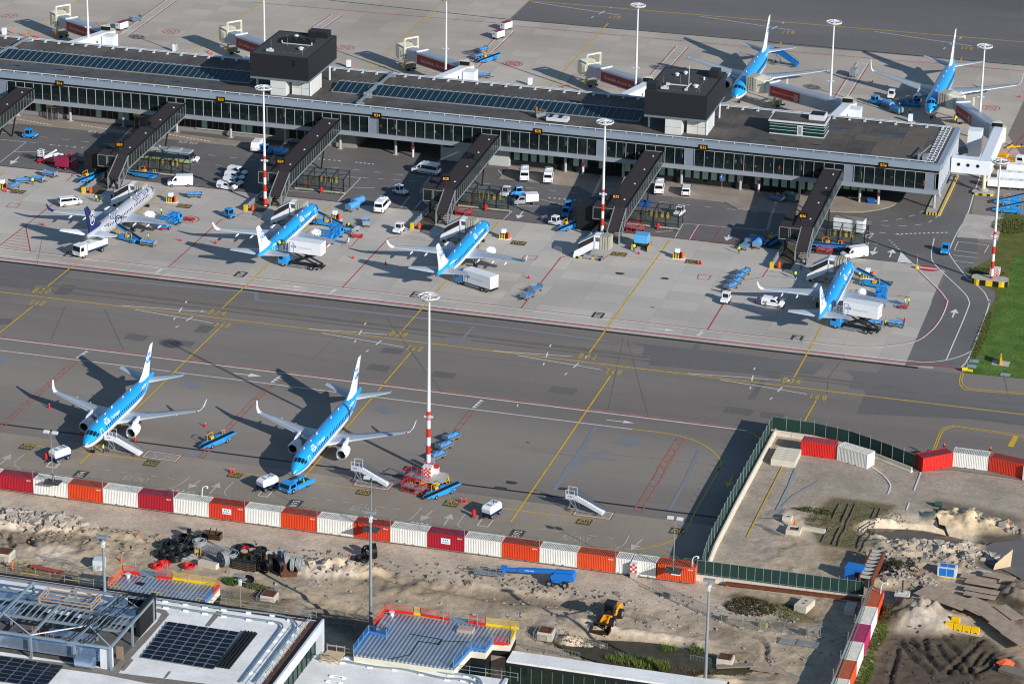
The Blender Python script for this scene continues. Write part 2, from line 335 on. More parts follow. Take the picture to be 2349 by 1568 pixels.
for s,w in (('B0 -40 902 C3 0 345',.24),('B0 -40 963 C3 0 415',.24),('O -20 773.5 1712 987',.3),('C0 -60 455 1565 655',.24),('C0 1605 662 C1 0 752',.24),('C1 0 752 C2 1105 1185',.24),
  ('C0 1110 50 1895 110',.2),('C0 1240 88 1955 212',.2),('C1 485 265 1200 317',.2),('C1 605 303 1350 432',.2),('C1 2175 467 C2 555 518',.2),('C2 48 508 825 640',.2),('C2 1613 673 C3 112 734',.2),('C2 1905 730 C3 357 862',.2),
  ('A2 175 20 995 142',.2),('A2 1730 153 A3 240 283',.2),('A3 980 292 1875 425',.2)): ln(Wh,s,w)
for s in ('C3 0 345 400 390 800 432 1040 430 1340 385 1480 300 1570 200 1630 80 1650 0 B3 1640 1370 1560 1270 1375 1090 1215 935','C3 0 415 1260 555 1450 570 1640 550 1780 510 1860 470','C3 1775 615 1850 510 2010 100 2030 0 B3 2030 1400 1980 1300 1860 1195 1820 1165 1700 1010 1665 930 1720 790 1830 590 1890 400 1945 240 1930 205',
  'C3 1635 550 1830 90 1840 0 B3 1780 1290 1540 1060 1500 960 1525 810','B3 1575 585 1745 225'): ln(Wh,s,.22,sm=len(s)>40)
for s in ('C0 1712 8 1705 28','C0 1670 70 1642 112','C0 1865 93 1840 110','C0 1770 152 1708 192','C0 1607 160 1592 182','C0 1640 237 1610 253','C1 1008 208 995 228','C1 970 276 943 320','C1 915 370 905 390','C1 1152 370 1098 412','C1 1033 458 1008 475','C2 356 408 347 430','C2 328 480 313 525','C2 295 576 286 598','C2 612 578 562 622','C2 506 668 484 686','C2 688 513 668 532','C2 2228 620 2220 640','C2 2210 692 2200 740','C2 2190 796 2183 816','C3 130 798 87 842','C3 38 893 18 912','C3 197 730 180 750','C2 50 956 50 978','A2 918 68 900 78','A2 850 103 795 132','A2 748 153 728 166','A3 150 205 130 218','A3 85 243 35 268','A3 1775 345 1755 360','A3 1628 438 1610 452','A3 1690 400 1672 412'): ln(Wh,s,.26)
dash(Wh,'A0 0 1217 2349 1470',.14,1.7,3.3); dash(Wh,'B1 500 140 B2 2340 580',.14,1.7,3.2)
dash(Wh,'A0 270 1305 2349 1560',.12,1.5,3.5); dash(Wh,'B1 970 255 B2 100 350',.12,1.6,1.9)
for s in ('A0 60 1078 465 1147','A0 745 1147 1200 1222','A0 1520 1232 1920 1298'): dash(Wh,s,.5,.55,.35)
dash(Wh,'B3 880 660 1050 655 1200 635 1350 595 1450 545 1490 500',.16,1.7,1.9,sm=True); dash(Wh,'B3 880 675 1060 692 1250 697 1420 680 1500 650 1560 605',.16,1.7,1.9,sm=True); dash(Wh,'B3 880 745 1100 765 1250 782',.16,1.4,1.8)
dash(Fw,'D0 1180 220 2030 335',.16,1.4,1.5); dash(Fw,'D1 1200 543 2349 693',.16,1.4,1.5); dash(Fw,'D2 1455 897 2349 1012',.16,1.4,1.5); dash(Fw,'D0 0 188 250 222',.16,1.4,1.5)
for s in ('C0 525 1415 445 1500','D0 285 40 175 130 165 160 190 190 250 218 340 230 1700 435 1850 440 1960 435 2080 380 2175 300','D1 325 365 235 455 225 490 260 540 330 575 500 600 2000 800 2150 812 2300 805 D2 0 790 60 740 135 655','D2 635 722 560 825 550 860 580 890 640 915 800 940 2100 1120 2250 1130 2349 1128','D3 160 975 100 1080 0 1125'): ln(wc(s),s,.2,sm=True)
for s in ('B1 1385 740 1685 770 1600 830 1305 795 1385 740','B0 770 405 960 425 900 490 695 465 770 405','B0 2240 565 2349 575','B3 0 1090 290 1125 250 1195 0 1160','D0 1700 10 2075 62 2010 128 1638 75 1700 10','D1 1760 320 2155 385 2095 452 1715 400 1760 320','D2 1930 665 2330 720 2280 790 1880 735 1930 665','D0 590 130 525 190 640 205 690 150','D1 650 470 608 520 712 535 805 435','D2 840 770 770 860 890 878 950 800','C0 480 1460 425 1525 500 1538 560 1470',
  'B1 805 240 960 258 750 475','B1 880 345 1090 350','B1 305 375 810 405 750 475','B1 1830 535 2349 570','B1 2270 640 2349 560','A0 0 1280 240 1305 0 1490','A0 130 1393 500 1398','B3 1745 840 2025 875 1985 945','B3 1745 840 1710 920 1930 950','B3 1700 965 1920 990','B3 1700 1015 1890 1040','B3 875 865 925 850 880 945','B3 870 790 880 760 970 765 930 810 870 790 970 765','B0 1270 320 1550 345','B2 0 515 440 520','B2 1570 675 1495 805','B2 1710 690 1630 820','B2 1900 390 1950 465','B2 1740 378 1830 455','B2 1500 350 1570 430','B2 400 285 470 315','B2 850 300 920 360','B2 1570 675 2349 740','B2 230 445 440 500 630 510','B2 1310 755 1530 735','B2 1170 700 1530 735','B3 970 860 1010 862','B3 210 560 160 480','B1 1110 530 1160 480 ','B1 1330 525 1415 425','B1 1450 545 1530 455','B1 2220 185 2290 260','B2 950 230 1000 290'): ln(Wh,s,.15)
Wh.poly([(p.x,p.y,Z1) for p in g('B3 1220 935 1320 1040 1185 1028')])
def arrow(mb,s,w=.3,hw=.9,f=.55):
 a,b=g(s); strip(mb,[a,a.lerp(b,f)],w,Z1); d=(b-a).normalized(); n=Vector((-d.y,d.x,0)); c=a.lerp(b,f); mb.poly([(q.x,q.y,Z1) for q in (b,c+n*hw,c-n*hw)])
for s in ('C2 865 1098 1125 1128','C2 1265 257 1500 282','B1 220 1240 435 1262'): arrow(Wh,s,.22,.55,.6)
for s in ('C0 2145 672 2400 700','B2 100 565 50 630','B2 265 650 315 590','B2 2005 760 1965 835','C3 1692 162 1722 82','B3 990 893 955 965','B3 1115 985 1148 910','D0 -10 170 130 45','D1 55 497 172 368','D2 385 862 480 725','B0 175 65 95 133','D0 2300 340 2150 440','D2 255 695 115 810','D3 310 1020 180 1140'): arrow(wc(s),s)
def tris(s,n,w=.8,flip=1):
 a,b=g(s); d=(b-a).normalized(); m=Vector((-d.y,d.x,0))*flip
 for i in range(n):
  c=a.lerp(b,(i+.5)/n); Wh.poly([(q.x,q.y,Z1) for q in (c+d*w/2,c+m*w*.9,c-d*w/2)])
tris('C0 790 465 690 532',4,1.); tris('C1 222 686 130 756',4,1.); tris('C1 2060 914 1980 988',4,1.); tris('B0 1475 1090 1420 1125',3,1.); tris('B1 720 1275 670 1310',3,1.); tris('C2 1730 288 1690 322',3,1.)
tris('B1 555 85 785 105',5,.7); tris('B1 900 115 1090 135',5,.7); tris('B2 320 440 640 470',7,.7); tris('B3 1170 775 1660 760',12,.7); tris('B3 1100 820 1200 920',5,.6); tris('D0 1950 455 2240 490',5,.7); tris('D2 0 825 215 855',4,.7); tris('A0 430 1330 790 1360',5,.6)
for s,w in (('O -20 379 1761 561.6 1974 589.5',.14),('B0 -40 985 C3 0 425 1200 566 1780 628',.45),('B0 -40 895 C3 0 337',.16),('B0 0 875 500 485',.2),('B0 235 695 280 930',.2),('B0 1540 1080 2030 640 2130 630 2240 570',.22),('B1 790 1265 1215 810 1300 795 1405 730 1385 740',.22),('B1 1305 797 1600 833 1700 770',.14),('B2 80 1455 450 985 520 970 560 935',.22),('B2 530 975 830 1005 920 945',.16),('C2 1795 272 1940 35',.24),('B2 2105 1200 2300 1165 2349 1090',.2),
   ('A1 -40 22 800 95 2349 225 A2 0 238 1600 380 2250 440 A3 100 465 2349 655',.28),('B2 1720 695 1920 710 1830 850',.16),('B2 1830 850 2349 900',.16),('B0 610 290 680 225 780 215',.16),('B2 1720 695 1640 828',.14)): ln(Rd,s,w)
for i in range(8):
 t=i/8; a=g1('B0 235 695').lerp(g1('B0 280 930'),t+.08); b=g1('B0 230 700').lerp(g1('B0 0 875'),min(1,t+.1)); strip(Rd,[a,b],.14,Z1)
ln(Rd,'C3 0 337 400 381 800 423 1040 421 1330 377 1470 292 1560 195 1618 80 1635 0 B3 1622 1370 1545 1272 1360 1092',.14,sm=True)
for s in ('B1 785 875 870 790 955 795 880 880','B2 125 965 240 975 205 1010 90 1000','B2 1715 1142 1830 1155 1800 1190 1700 1180','B0 95 487 190 495 150 530 55 520','B3 1180 1335 1300 1350'): ln(Rd,s+' '+' '.join(s.split()[1:3]),.16)
for s in ('A0 88 150','A0 1570 290','A0 900 225','A1 820 440','A2 20 588','A3 2045 992','B0 1735 638','A1 2345 585'):
 c=g1(s); strip(Rd,[(c.x+2.1*math.cos(a),c.y+2.1*math.sin(a)) for a in [i*PI/12 for i in range(24)]],.2,Z1,True); strip(Rd,[(c.x+1.2*math.cos(a),c.y+1.2*math.sin(a)) for a in [i*PI/8 for i in range(16)]],.15,Z1,True); ln_=[(c.x-1.4,c.y-1.4),(c.x+1.4,c.y+1.4)]; strip(Rd,ln_,.15,Z1+.002); strip(Rd,[(c.x-1.4,c.y+1.4),(c.x+1.4,c.y-1.4)],.15,Z1+.003)
c=g1('B3 1470 1085'); Rd.poly([(c.x+2.2*math.cos(a),c.y+1.7*math.sin(a),Z1) for a in [i*PI/14 for i in range(28)]]); Wh.poly([(c.x+a,c.y+b,Z1+.006) for a,b in ((-1.8,-.3),(1.8,-.3),(1.8,.3),(-1.8,.3))])
ln(Sa,'O -20 770 1700 981.5',.42)
def ladder(s,w=1.6,step=2.,r=None,mb=None,rails=1,lw=.14):
 a,b=g(s); d=(b-a).normalized(); n=Vector((-d.y,d.x,0)); mb=mb or Wh
 for k in (-1,1): strip(mb,[a+n*w/2*k,b+n*w/2*k],lw*1.4,Z1)
 L=(b-a).length; i=0
 while i*step<L:
  p=a+d*i*step; strip(mb,[p-n*w/2,p+n*w/2+d*.5],lw,Z1+.002); i+=1
 if r:
  for k in (-1,1): strip(r,[a+n*(w/2+.4)*k,b+n*(w/2+.4)*k],.2,Z1)
ladder('A0 1570 5 1130 325',2.2,1.8,Rd); ladder('A1 740 142 505 300',2.2,1.8,Rd); ladder('A1 2320 285 1985 610',2.2,1.8,Rd); ladder('A2 1562 430 1270 755',2.4,1.8,Rd); ladder('A3 870 582 660 915',2.4,1.8,Rd)
for s in ('C0 700 555 -20 1190','C0 2349 905 1840 1450','C1 140 785 -10 920','C1 1990 1010 1840 1195'): ladder(s,.9,3.,None,Sa,lw=.16)
ladder('C2 1555 1262 1360 1567',1.3,2.6,None,Sa,lw=.18); ladder('D3 670 0 270 690',1.3,2.6,None,Sa,lw=.18)
for s in ('A1 1250 535 1400 550 1340 640','A2 560 685 860 720 1010 830','A2 560 685 510 760','A0 480 230 640 260','A3 1380 560 2349 655'): ln(Rd,s,.14)
for i in range(7):
 a=g1('A2 560 690').lerp(g1('A2 480 790'),i/7); b=g1('A2 700 700').lerp(g1('A2 1000 830'),i/7); strip(Rd,[a,b],.1,Z1)
 a=g1('A1 1260 540').lerp(g1('A1 1180 640'),i/7); b=g1('A1 1400 550').lerp(g1('A1 1700 690'),i/7); strip(Rd,[a,b],.1,Z1)
for s in ('D0 1690 3 2098 58 2020 135 1625 80','D1 1745 315 2180 380 2105 460 1690 405','D2 1915 655 2349 715 2300 800 1860 742'): ln(Rd,s+' '+' '.join(s.split()[1:3]),.1)
ln(Rd,'A3 2349 1240 2050 1567',.2)
for i in range(9): ln(Rd,'A3 %d %d %d %d'%(2349,1130+i*45,2180-i*14,1160+i*45),.1)
def gtext(mb,s,pos,w,h,rot=0,z=.044,bold=.0,space=1.):
 c=g1(pos); v,f=textmesh(s,1,bold,'CENTER',space); xs=[p[0] for p in v];ys=[p[1] for p in v]
 sx=w/(max(xs)-min(xs)); sy=h/(max(ys)-min(ys)); mx=(max(xs)+min(xs))/2; my=(max(ys)+min(ys))/2; cr,sr=math.cos(rot),math.sin(rot)
 mb.add([(c.x+(p[0]-mx)*sx*cr-(p[1]-my)*sy*sr,c.y+(p[0]-mx)*sx*sr+(p[1]-my)*sy*cr,z) for p in v],f)
for s,p in (('B20','B0 385 1292'),('B24','C0 1995 115'),('B28','C1 1310 312'),('B32','C2 697 518'),('B36','C3 220 740')): gtext(Yl,s,p,3.3,2.5,space=1.35)
for s,p in (('B95','C0 342 27'),('B94','C0 2040 230'),('B93','C1 1455 445'),('B92','C2 930 660'),('B91','C3 463 890'),('B27','A2 940 160'),('B31','A3 190 300'),('B35','A3 1825 443'),('B25','A1 1730 20')): gtext(Yl,s,p,2.8,2.4,PI,space=1.3)
for p in ('D0 1560 330','D1 1820 680','D2 1900 1010'): gtext(Fw,'BUS ONLY',p,4.4,1.9)
for p in ('D0 1855 72','D1 1930 400','D2 2110 735'): gtext(Fw,'STAIRS ONLY',p,4.6,1.3,PI)
for p in ('B1 1530 764','B1 1455 798','B0 825 428','B0 790 458','B0 2300 590','B0 2280 625','B3 75 1120','B3 95 1165'): gtext(Fw,'STAIRS ONLY',p,4.4,1.)
for p in ('A0 120 1133','A0 850 1210','A0 940 1225','A0 1680 1305','A0 1778 1315'): gtext(Wh,'BUS',p,1.9,1.2)
def stop(p,rot,w=2.6,h=1.7):
 c=g1(p); Bk.poly([(c.x+a*w/2*1.1,c.y+b*h/2*1.25,.038) for a,b in ((-1,-1),(1,-1),(1,1),(-1,1))]); gtext(Yl,'STOP',p,w*.92,h*.8,rot)
for p in ('D0 1735 150','C0 250 1345','D1 345 282','D1 1820 480','D2 470 612','D2 1995 818','D3 712 925'): stop(p,PI,2.2,1.9)
for p in ('B0 1690 516','B2 60 855','B2 1660 1028','B3 1070 1218','B2 982 957','B0 165 383'): stop(p,0,2.8,1.9)
for s,p,r_ in (('B24','B0 2210 1140',1.2),('B28','B1 1475 1328',1.2),('B32','B2 790 1515',1.2),('B36','C3 265 350',1.2),('B20','B0 645 957',1.2),('B94','D0 925 278',1.2),('B93','D1 1030 612',1.2),('B92','D2 1225 957',1.2)):
 c=g1(p); Bk.poly([(c.x+a*1.1,c.y+b*1.5,.038) for a,b in ((-1,-1),(1,-1),(1,1),(-1,1))]); gtext(Wh,s,p,2.3,1.2,PI/2,z=.05)
for nm,mb in (('yellow_markings',Yl),('white_markings',Wh),('red_markings',Rd),('faded_red_markings',Sa),('black_markings',Bk),('worn_markings',Fw)): tag(mb.build(nm),kind='structure')
# ================================================================ CONSTRUCTION GROUND (height field)
rng=np.random.RandomState(3)
def vnoise(x,y,s,seed):
 r_=np.random.RandomState(seed); T=r_.rand(256,256); ca,sa=math.cos(seed*.7),math.sin(seed*.7); X=(x*ca-y*sa)/s+900; Y=(x*sa+y*ca)/s+900; xi=np.floor(X).astype(int); yi=np.floor(Y).astype(int); fx=X-xi; fy=Y-yi
 fx=fx*fx*(3-2*fx); fy=fy*fy*(3-2*fy); a=T[xi%256,yi%256];b=T[(xi+1)%256,yi%256];c=T[xi%256,(yi+1)%256];d=T[(xi+1)%256,(yi+1)%256]
 return a*(1-fx)*(1-fy)+b*fx*(1-fy)+c*(1-fx)*fy+d*fx*fy
def fbm(x,y,s,o=4,seed=1,rough=.5):
 t=0;a=1;k=0
 for i in range(o): t=t+a*vnoise(x,y,s/2**i,seed+i*7); k+=a; a*=rough
 return t/k
def arr(h,k=1.): return np.array(hx(h,k)[:3])
MOUNDS=[] ; CK=1.22
def mound(s,rx,ry,h,col=None,al=.9,rel=.3): c=g1(s); MOUNDS.append((c.x,c.y,rx,ry,h,col,al,rel))
PAINT=[]
def daub(s,col,soft=1.2,al=.9): PAINT.append(([(p.x,p.y) for p in g(s)],col,soft,al))
daub('D0 -40 420 D0 2349 790 D1 2349 1130 D2 2349 1420 E3 600 500 E3 1250 450 E3 950 370 D3 900 1540 0 1400','#c2b3a4',.8)
daub('D0 -40 420 600 500 560 700 400 680 -40 690','#c6b8a8',1.)
daub('D0 0 930 540 880 1250 980 1150 1100 300 1180 0 1110','#84786a',1.5)
daub('D0 330 1100 800 1150 880 1230 600 1300 300 1180','#c9bcae',1.2)
daub('E0 0 210 380 220 900 330 860 420 0 330','#6d6350',1.)
daub('E1 180 420 560 440 1000 600 1150 700 600 690 100 600','#6f6451',1.2)
daub('E1 1110 190 1480 230 1500 330 1300 420 1120 350','#c8bbaa',1.)
daub('E1 1600 320 2349 330 E2 400 330 1000 420 1700 560 1850 660 1500 700 900 640 500 600 E1 2349 560 1900 520 1700 430','#8a7d6c',1.3)
daub('E2 420 370 560 360 1500 520 1750 600 1700 690 1200 640 900 480','#776c5e',1.)
daub('E2 1240 560 1600 580 1600 700 1100 720','#8f8474',.8)
daub('E2 1180 780 1800 690 1850 860 1600 830','#b5a998',.8)
daub('E1 1230 660 1850 830 2349 720 E1 1900 1180 1330 860','#5b5347',.8)
daub('E2 1290 1090 2080 1270 2349 1400 E3 0 1260 100 1380','#75664f',.8)
daub('E2 2040 1090 2349 1090 E3 0 1050 450 1090 950 1160 1100 1380 900 1480 400 1420 0 1360 E2 2200 1250','#453f27',.8)
daub('E3 0 560 700 600 1000 900 1050 1060 700 1010 0 950','#a79a8a',1.2)
daub('E3 1150 920 1400 930 1400 1040 1200 1080','#7c6f60',1.)
daub('E3 1300 580 1450 510 2080 650 2250 640 2349 830 1900 940 1500 800','#6c6248',1.)
daub('E3 1400 560 1700 620 1620 760 1500 800','#433b27',.8)
daub('E3 1800 680 2000 680 2050 760 1850 760','#54572c',.8)
daub('D3 1060 1270 1700 0 2349 0 D4 1400 500 2349 480 2349 1180 1200 1100 770 1030 900 900 130 820 0 900 D3 1950 700 1850 1230 1050 1290','#9c938a',1.)
daub('D3 1950 1100 2349 1130 2349 1330 2000 1290','#aea192',1.)
daub('D3 1900 660 2100 640 2349 790 2349 1100 2000 1000 1850 900','#b3a696',1.)
daub('D4 130 820 920 910 700 1050 520 1280 500 1450 0 1370 -160 1100','#5f5a42',.7)
daub('D4 0 1400 500 1450 880 1500 600 1567 0 1567','#877a68',1.)
daub('D4 1350 840 2349 1050 2349 1150 1250 960','#6f665b',.8)
daub('D4 560 1180 760 1040 1400 980 1900 1120 1820 1300 1600 1500 900 1460 640 1330','#cdbda6',.9)
daub('D4 800 1180 960 1170 1200 1230 1550 1290 1450 1320 830 1310','#7b6a54',.4)
daub('D4 1850 1150 2349 1180 2349 1600 1800 1600 1750 1400 1900 1360','#5a544b',.6)
daub('E4 1700 0 2349 0 2349 380 2050 250 1720 180','#5c564e',.6)
daub('E4 700 200 1250 190 1300 600 900 640 750 400','#8b7e6c',1.)
daub('E4 740 250 960 220 900 380 760 400','#3c3926',.6)
daub('E4 1160 580 1250 430 1700 620 2000 700 2349 990 2349 1330 1850 840 1300 700','#9b8a77',.5)
daub('E4 1680 370 2200 430 2060 640 1650 610','#a1917e',.4)
daub('E4 760 900 900 1000 1900 1000 2349 1350 2349 1600 500 1600 700 1100','#574e45',.8)
daub('E4 700 1050 1300 1020 1500 1300 1300 1600 600 1600','#72675c',1.2)
daub('E4 740 700 780 900 700 1080 620 1300 560 1600 430 1600 600 1080','#4e5f25',.7,1.)
daub('E4 2000 450 2349 420 2349 950 2150 700','#4a443d',.7)
mound('D0 250 830',14,4.2,1.7,'#d2c6ba',.9,.8); mound('D0 700 850',5,3,1.1,'#7c6d58',.8,.4); mound('D0 950 900',9,3.5,.9,'#b5a58f',.7,.6); mound('D0 1450 950',6,2.6,.9,'#a3947f',.7,.7)
mound('D0 400 1050',16,6,.5,None,0,.8); mound('D0 1000 1120',12,6,.6,None,0,.8)
mound('E1 1450 250',9,4,1.2,'#cfc2b1',.8,.6); mound('E1 1750 250',9,3.5,1.5,'#b9a88f',.8,.5); mound('E1 1300 200',5,3,.8,'#cdc1b2',.8,.6)
mound('E1 2100 400',14,5,.8,None,0,.9); mound('E2 150 330',12,4,1.,'#9c8f7e',.7,.9)
mound('E2 1000 420',18,1.6,.9,'#aa9c8b',.7,.9); mound('E2 1700 500',10,1.8,1.,'#ab9e8d',.7,.8)
mound('E2 2100 640',4,3.5,1.6,'#867b6d',.8,.5); mound('E2 2050 850',5,3,1.2,'#93877a',.8,.5); mound('E2 1750 1030',3,2,1.1,'#5c5446',.9,.5); mound('E2 2000 1080',5,2,.9,'#c4b7a7',.8,.5)
mound('E3 370 985',13,1.3,.9,'#c5b8a6',.9,.4); mound('E3 1850 440',10,2.5,.9,'#a79a8b',.8,.5); mound('E3 1460 1290',3.5,3,1.,'#8a7d6c',.8,.5); mound('E3 1150 1480',5,3,1.3,'#c9b9a0',.9,.4)
mound('E3 1500 630',4,3,.9,None,0,.9); mound('D3 2150 780',7,4,.8,None,0,.7)
mound('D4 700 1180',4,5,1.2,'#cdbfac',.8,.6); mound('D4 1750 1130',8,4,2.,'#cbb89a',.9,.6); mound('D4 1500 1080',5,3.5,1.5,'#cbb89a',.9,.6); mound('D4 1450 1400',6,1.6,.9,'#c4b298',.9,.5); mound('D4 1000 1370',7,1.3,.5,'#a89c8d',.8,.8); mound('D4 1800 1450',4,4,1.,'#bfb1a0',.9,.9)
mound('E4 1100 30',8,4,1.2,'#b5a792',.8,.9); mound('E4 1100 270',6,5,1.3,'#9a8c78',.8,.8); mound('E4 1650 70',6,5,1.,'#b7aa99',.8,1.); mound('E4 1850 220',8,3,1.2,'#a5988a',.8,.9)
mound('E4 1150 830',6.5,6,5.6,'#b3aba2',.95,.25); mound('E4 1350 800',5,3.5,1.7,'#958a80',.9,.4); mound('E4 880 790',3,5,1.3,'#6a5e50',.9,.5)
mound('E4 2200 560',5,5,1.3,'#3f3a33',.8,.6); mound('E4 2300 500',4,5,1.,'#8a7f72',.8,.6); mound('E4 860 380',3.5,3,.9,None,0,.8); mound('E4 720 400',3,2,.7,'#b5a893',.8,.6)
PITS=[('D4 1150 1245',9.5,3.3,1.5),('E2 900 480',20,3,.6),('E3 450 1230',18,5,.7),('E1 600 580',18,3,.4)]
st=.38; X,Y=np.meshgrid(np.arange(-232,12,st),np.arange(346,489,st))
n1=fbm(X,Y,9,5,11,.55); n2=fbm(X,Y,2.2,4,31,.6); n3=fbm(X+.6*Y,Y,5,4,71,.55); n4=fbm(X,Y,.95,2,91,.6); ridge=1-np.abs(2*fbm(X,Y,6,4,53,.55)-1)
Hh=(n1-.5)*.35+(n2-.5)*.32+(ridge-.85)*.35+(n4-.5)*.12-.12
Cc=np.zeros(X.shape+(3,))+arr('#a89a88',CK)
def inpoly(P):
 ins=np.zeros(X.shape,bool); j=len(P)-1
 for i in range(len(P)):
  xi,yi=P[i]; xj,yj=P[j]; c=((yi>Y)!=(yj>Y)); ins^= c&(X<(xj-xi)*(Y-yi)/((yj-yi) if yj!=yi else 1e-9)+xi); j=i
 return ins.astype(float)
def blur(a,k):
 k=max(1,int(k/st))
 for ax in (0,1):
  for _ in range(2):
   s=np.cumsum(np.concatenate([np.repeat(a.take([0],ax),k+1,ax),a,np.repeat(a.take([-1],ax),k,ax)],ax),ax)
   n=a.shape[ax]; a=(s.take(range(2*k+1,2*k+1+n),ax) -s.take(range(0,n),ax))/(2*k+1)
 return a
flat=np.zeros(X.shape)
for i,(P,col,soft,al) in enumerate(PAINT):
 wgt=np.clip(blur(inpoly(P),soft)+(n2-.5)*.5*(blur(inpoly(P),soft)>.02),0,1)*al
 Cc=Cc*(1-wgt[...,None])+arr(col,CK)*wgt[...,None]
 if i in (0,1,21): flat=np.maximum(flat,wgt)
 if i in (20,): flat=np.maximum(flat,wgt)
flat=np.maximum(flat,blur(inpoly([(-88,426),(-88,490),(-20,490),(-20,463),(-45,463),(-63,458),(-78,458),(-82,440),(-80,426)]),1.2))
Hh=Hh*(1-.93*flat)
for (cx_,cy_,rx,ry,h,col,al,rel) in MOUNDS:
 d=((X-cx_)/rx)**2+((Y-cy_)/ry)**2; d=d*(1+(n1-.5)*1.1); f=np.clip(1-d,0,1)**.8; f=f*f*(3-2*f) if rel>.4 else np.clip(1-np.sqrt(d),0,1)
 Hh=Hh+h*.62*f*(1+rel*(n2-.5)*1.5+rel*(ridge-.9)*.6+(n4-.5)*.5)
 if col:
  wgt=np.clip(f*2.5,0,1)*al; Cc=Cc*(1-wgt[...,None])+arr(col,CK)*wgt[...,None]
for s,rx,ry,dp in PITS:
 c=g1(s); d=((X-c.x)/rx)**2+((Y-c.y)/ry)**2; f=np.clip(1.3-d*(1+(n1-.5)*.5),0,1); Hh=Hh-dp*np.clip(f*2,0,1)
road=np.clip(blur(inpoly([(-240,423.6),(-86,423.6),(-84,421),(-70,418.5),(-74,414.5),(-90,413.8),(-104,413),(-130,412.5),(-160,412.5),(-190,414.5),(-200,417),(-240,416.5)]),1.),0,1)
Hh=Hh*(1-.96*road)
wgt=(road*.85)[...,None]; Cc=Cc*(1-wgt)+arr('#b8aa9c',CK)*wgt*(1+(n1-.5)*.25)[...,None]
for s,col,al,fl in (('D4 1850 1400 2349 1310 2349 1750 2000 1700 1720 1620 1760 1480','#565049',.9,.9),('D4 1850 1200 2349 1230 2349 1300 1880 1350','#6b6359',.8,.5),('E4 740 1000 1300 1010 1900 1010 2349 1400 2349 1700 560 1700 680 1200','#51483f',.55,0)):
 wgt=np.clip(blur(inpoly([(p.x,p.y) for p in g(s)]),.8),0,1)*al; Cc=Cc*(1-wgt[...,None])+arr(col,1.1)*wgt[...,None]*(1+(n3-.5)*.3)[...,None]; Hh=Hh*(1-fl*wgt)
def rut(s,wd=.5,dp=.22,n=1,gap=2.):
 P=smooth([(p.x,p.y) for p in g(s)],8)
 for k in range(n):
  for a,b in zip(P,P[1:]):
   dx,dy=b.x-a.x,b.y-a.y; L=math.hypot(dx,dy) or 1; ox,oy=-dy/L*gap*k,dx/L*gap*k
   t=np.clip(((X-a.x-ox)*dx+(Y-a.y-oy)*dy)/(L*L),0,1); d=np.hypot(X-a.x-ox-t*dx,Y-a.y-oy-t*dy); f=np.clip(1-d/wd,0,1)
   global Hh,Cc; Hh-= dp*f*.5; Hh+= dp*.35*np.clip(1-np.abs(d-wd*1.2)/(wd*.5),0,1)*(t>0)*(t<1); Cc=Cc*(1-.25*f[...,None])
for s in ('E4 910 1040 1050 1230 1290 1430','E4 1030 1040 1170 1180 1400 1420','E4 1200 1000 1260 1250 1520 1440','E4 1350 1100 1450 1250 1640 1440','E4 910 1130 850 1350 800 1560','E4 1870 1040 1650 1260 1460 1430','E4 1980 1190 1850 1360','E4 1880 1180 1700 1430','E4 2200 1230 1980 1330 1820 1430','E4 1370 980 1640 1250 1800 1500','E4 1990 700 2150 860 2349 1060','E1 1180 700 1500 720 1800 790','E1 1240 640 1600 690 1850 800','E3 60 740 200 780 340 850','E3 1400 940 1700 1080 1720 1300','E1 600 560 1100 560 1600 700','D0 330 1000 320 1050 400 1110','D0 90 980 100 1070 150 1110'): rut(s,.6,.42)
Hh=np.clip(Hh,-2.4,6)
outside=(X<-87.6)&(Y>423.4)
Hh=np.where((Y>423)&(X<-87),-.1,Hh)
EP=[(a,b) for a,b in edge[2:-2]]
north=np.zeros(X.shape,bool)
for (xa,ya),(xb,yb) in zip(EP,EP[1:]): north|=(X>=xa)&(X<xb)&(Y>ya+(yb-ya)*(X-xa)/(xb-xa)-1.)
Hh=np.where(north,-.12,Hh); Hh=np.where((~north)&(flat>.5)&(X>-87.5)&(Y>426),np.maximum(Hh,-.05),Hh)
Hh=np.where((Y<383.5)&(X<-104),-.1,Hh)
Cc*= (1+(n2-.5)*.4+(n3-.5)*.35+(n4-.5)*.25)[...,None]
Cc*=np.array([.98,.93,.86])
ny,nx=X.shape; idx=np.arange(ny*nx).reshape(ny,nx); keep=~(outside[:-1,:-1]&outside[1:,1:])&(Y[:-1,:-1]>348)
q=np.stack([idx[:-1,:-1],idx[:-1,1:],idx[1:,1:],idx[1:,:-1]],-1)[keep]
me=bpy.data.meshes.new('construction_ground'); me.vertices.add(ny*nx); me.vertices.foreach_set('co',np.stack([X,Y,Hh],-1).astype('f').ravel())
me.loops.add(q.size); me.loops.foreach_set('vertex_index',q.ravel().astype('i')); me.polygons.add(len(q)); me.polygons.foreach_set('loop_start',np.arange(0,q.size,4).astype('i'))
me.polygons.foreach_set('use_smooth',np.ones(len(q),bool)); me.update(calc_edges=True)
at=me.color_attributes.new('tint','FLOAT_COLOR','POINT'); at.data.foreach_set('color',np.concatenate([np.clip(Cc,0,1),np.ones(X.shape+(1,))],-1).astype('f').ravel())
dm=bpy.data.materials.new('soil'); dm.use_nodes=True; N=dm.node_tree.nodes; L=dm.node_tree.links; b=N['Principled BSDF']; b.inputs['Roughness'].default_value=.95; b.inputs['Specular IOR Level'].default_value=.1
va=N.new('ShaderNodeVertexColor'); va.layer_name='tint'; tc=N.new('ShaderNodeTexCoord'); nn=N.new('ShaderNodeTexNoise'); nn.inputs['Scale'].default_value=1.6; nn.inputs['Detail'].default_value=9; nn.inputs['Roughness'].default_value=.75; L.new(tc.outputs['Object'],nn.inputs['Vector'])
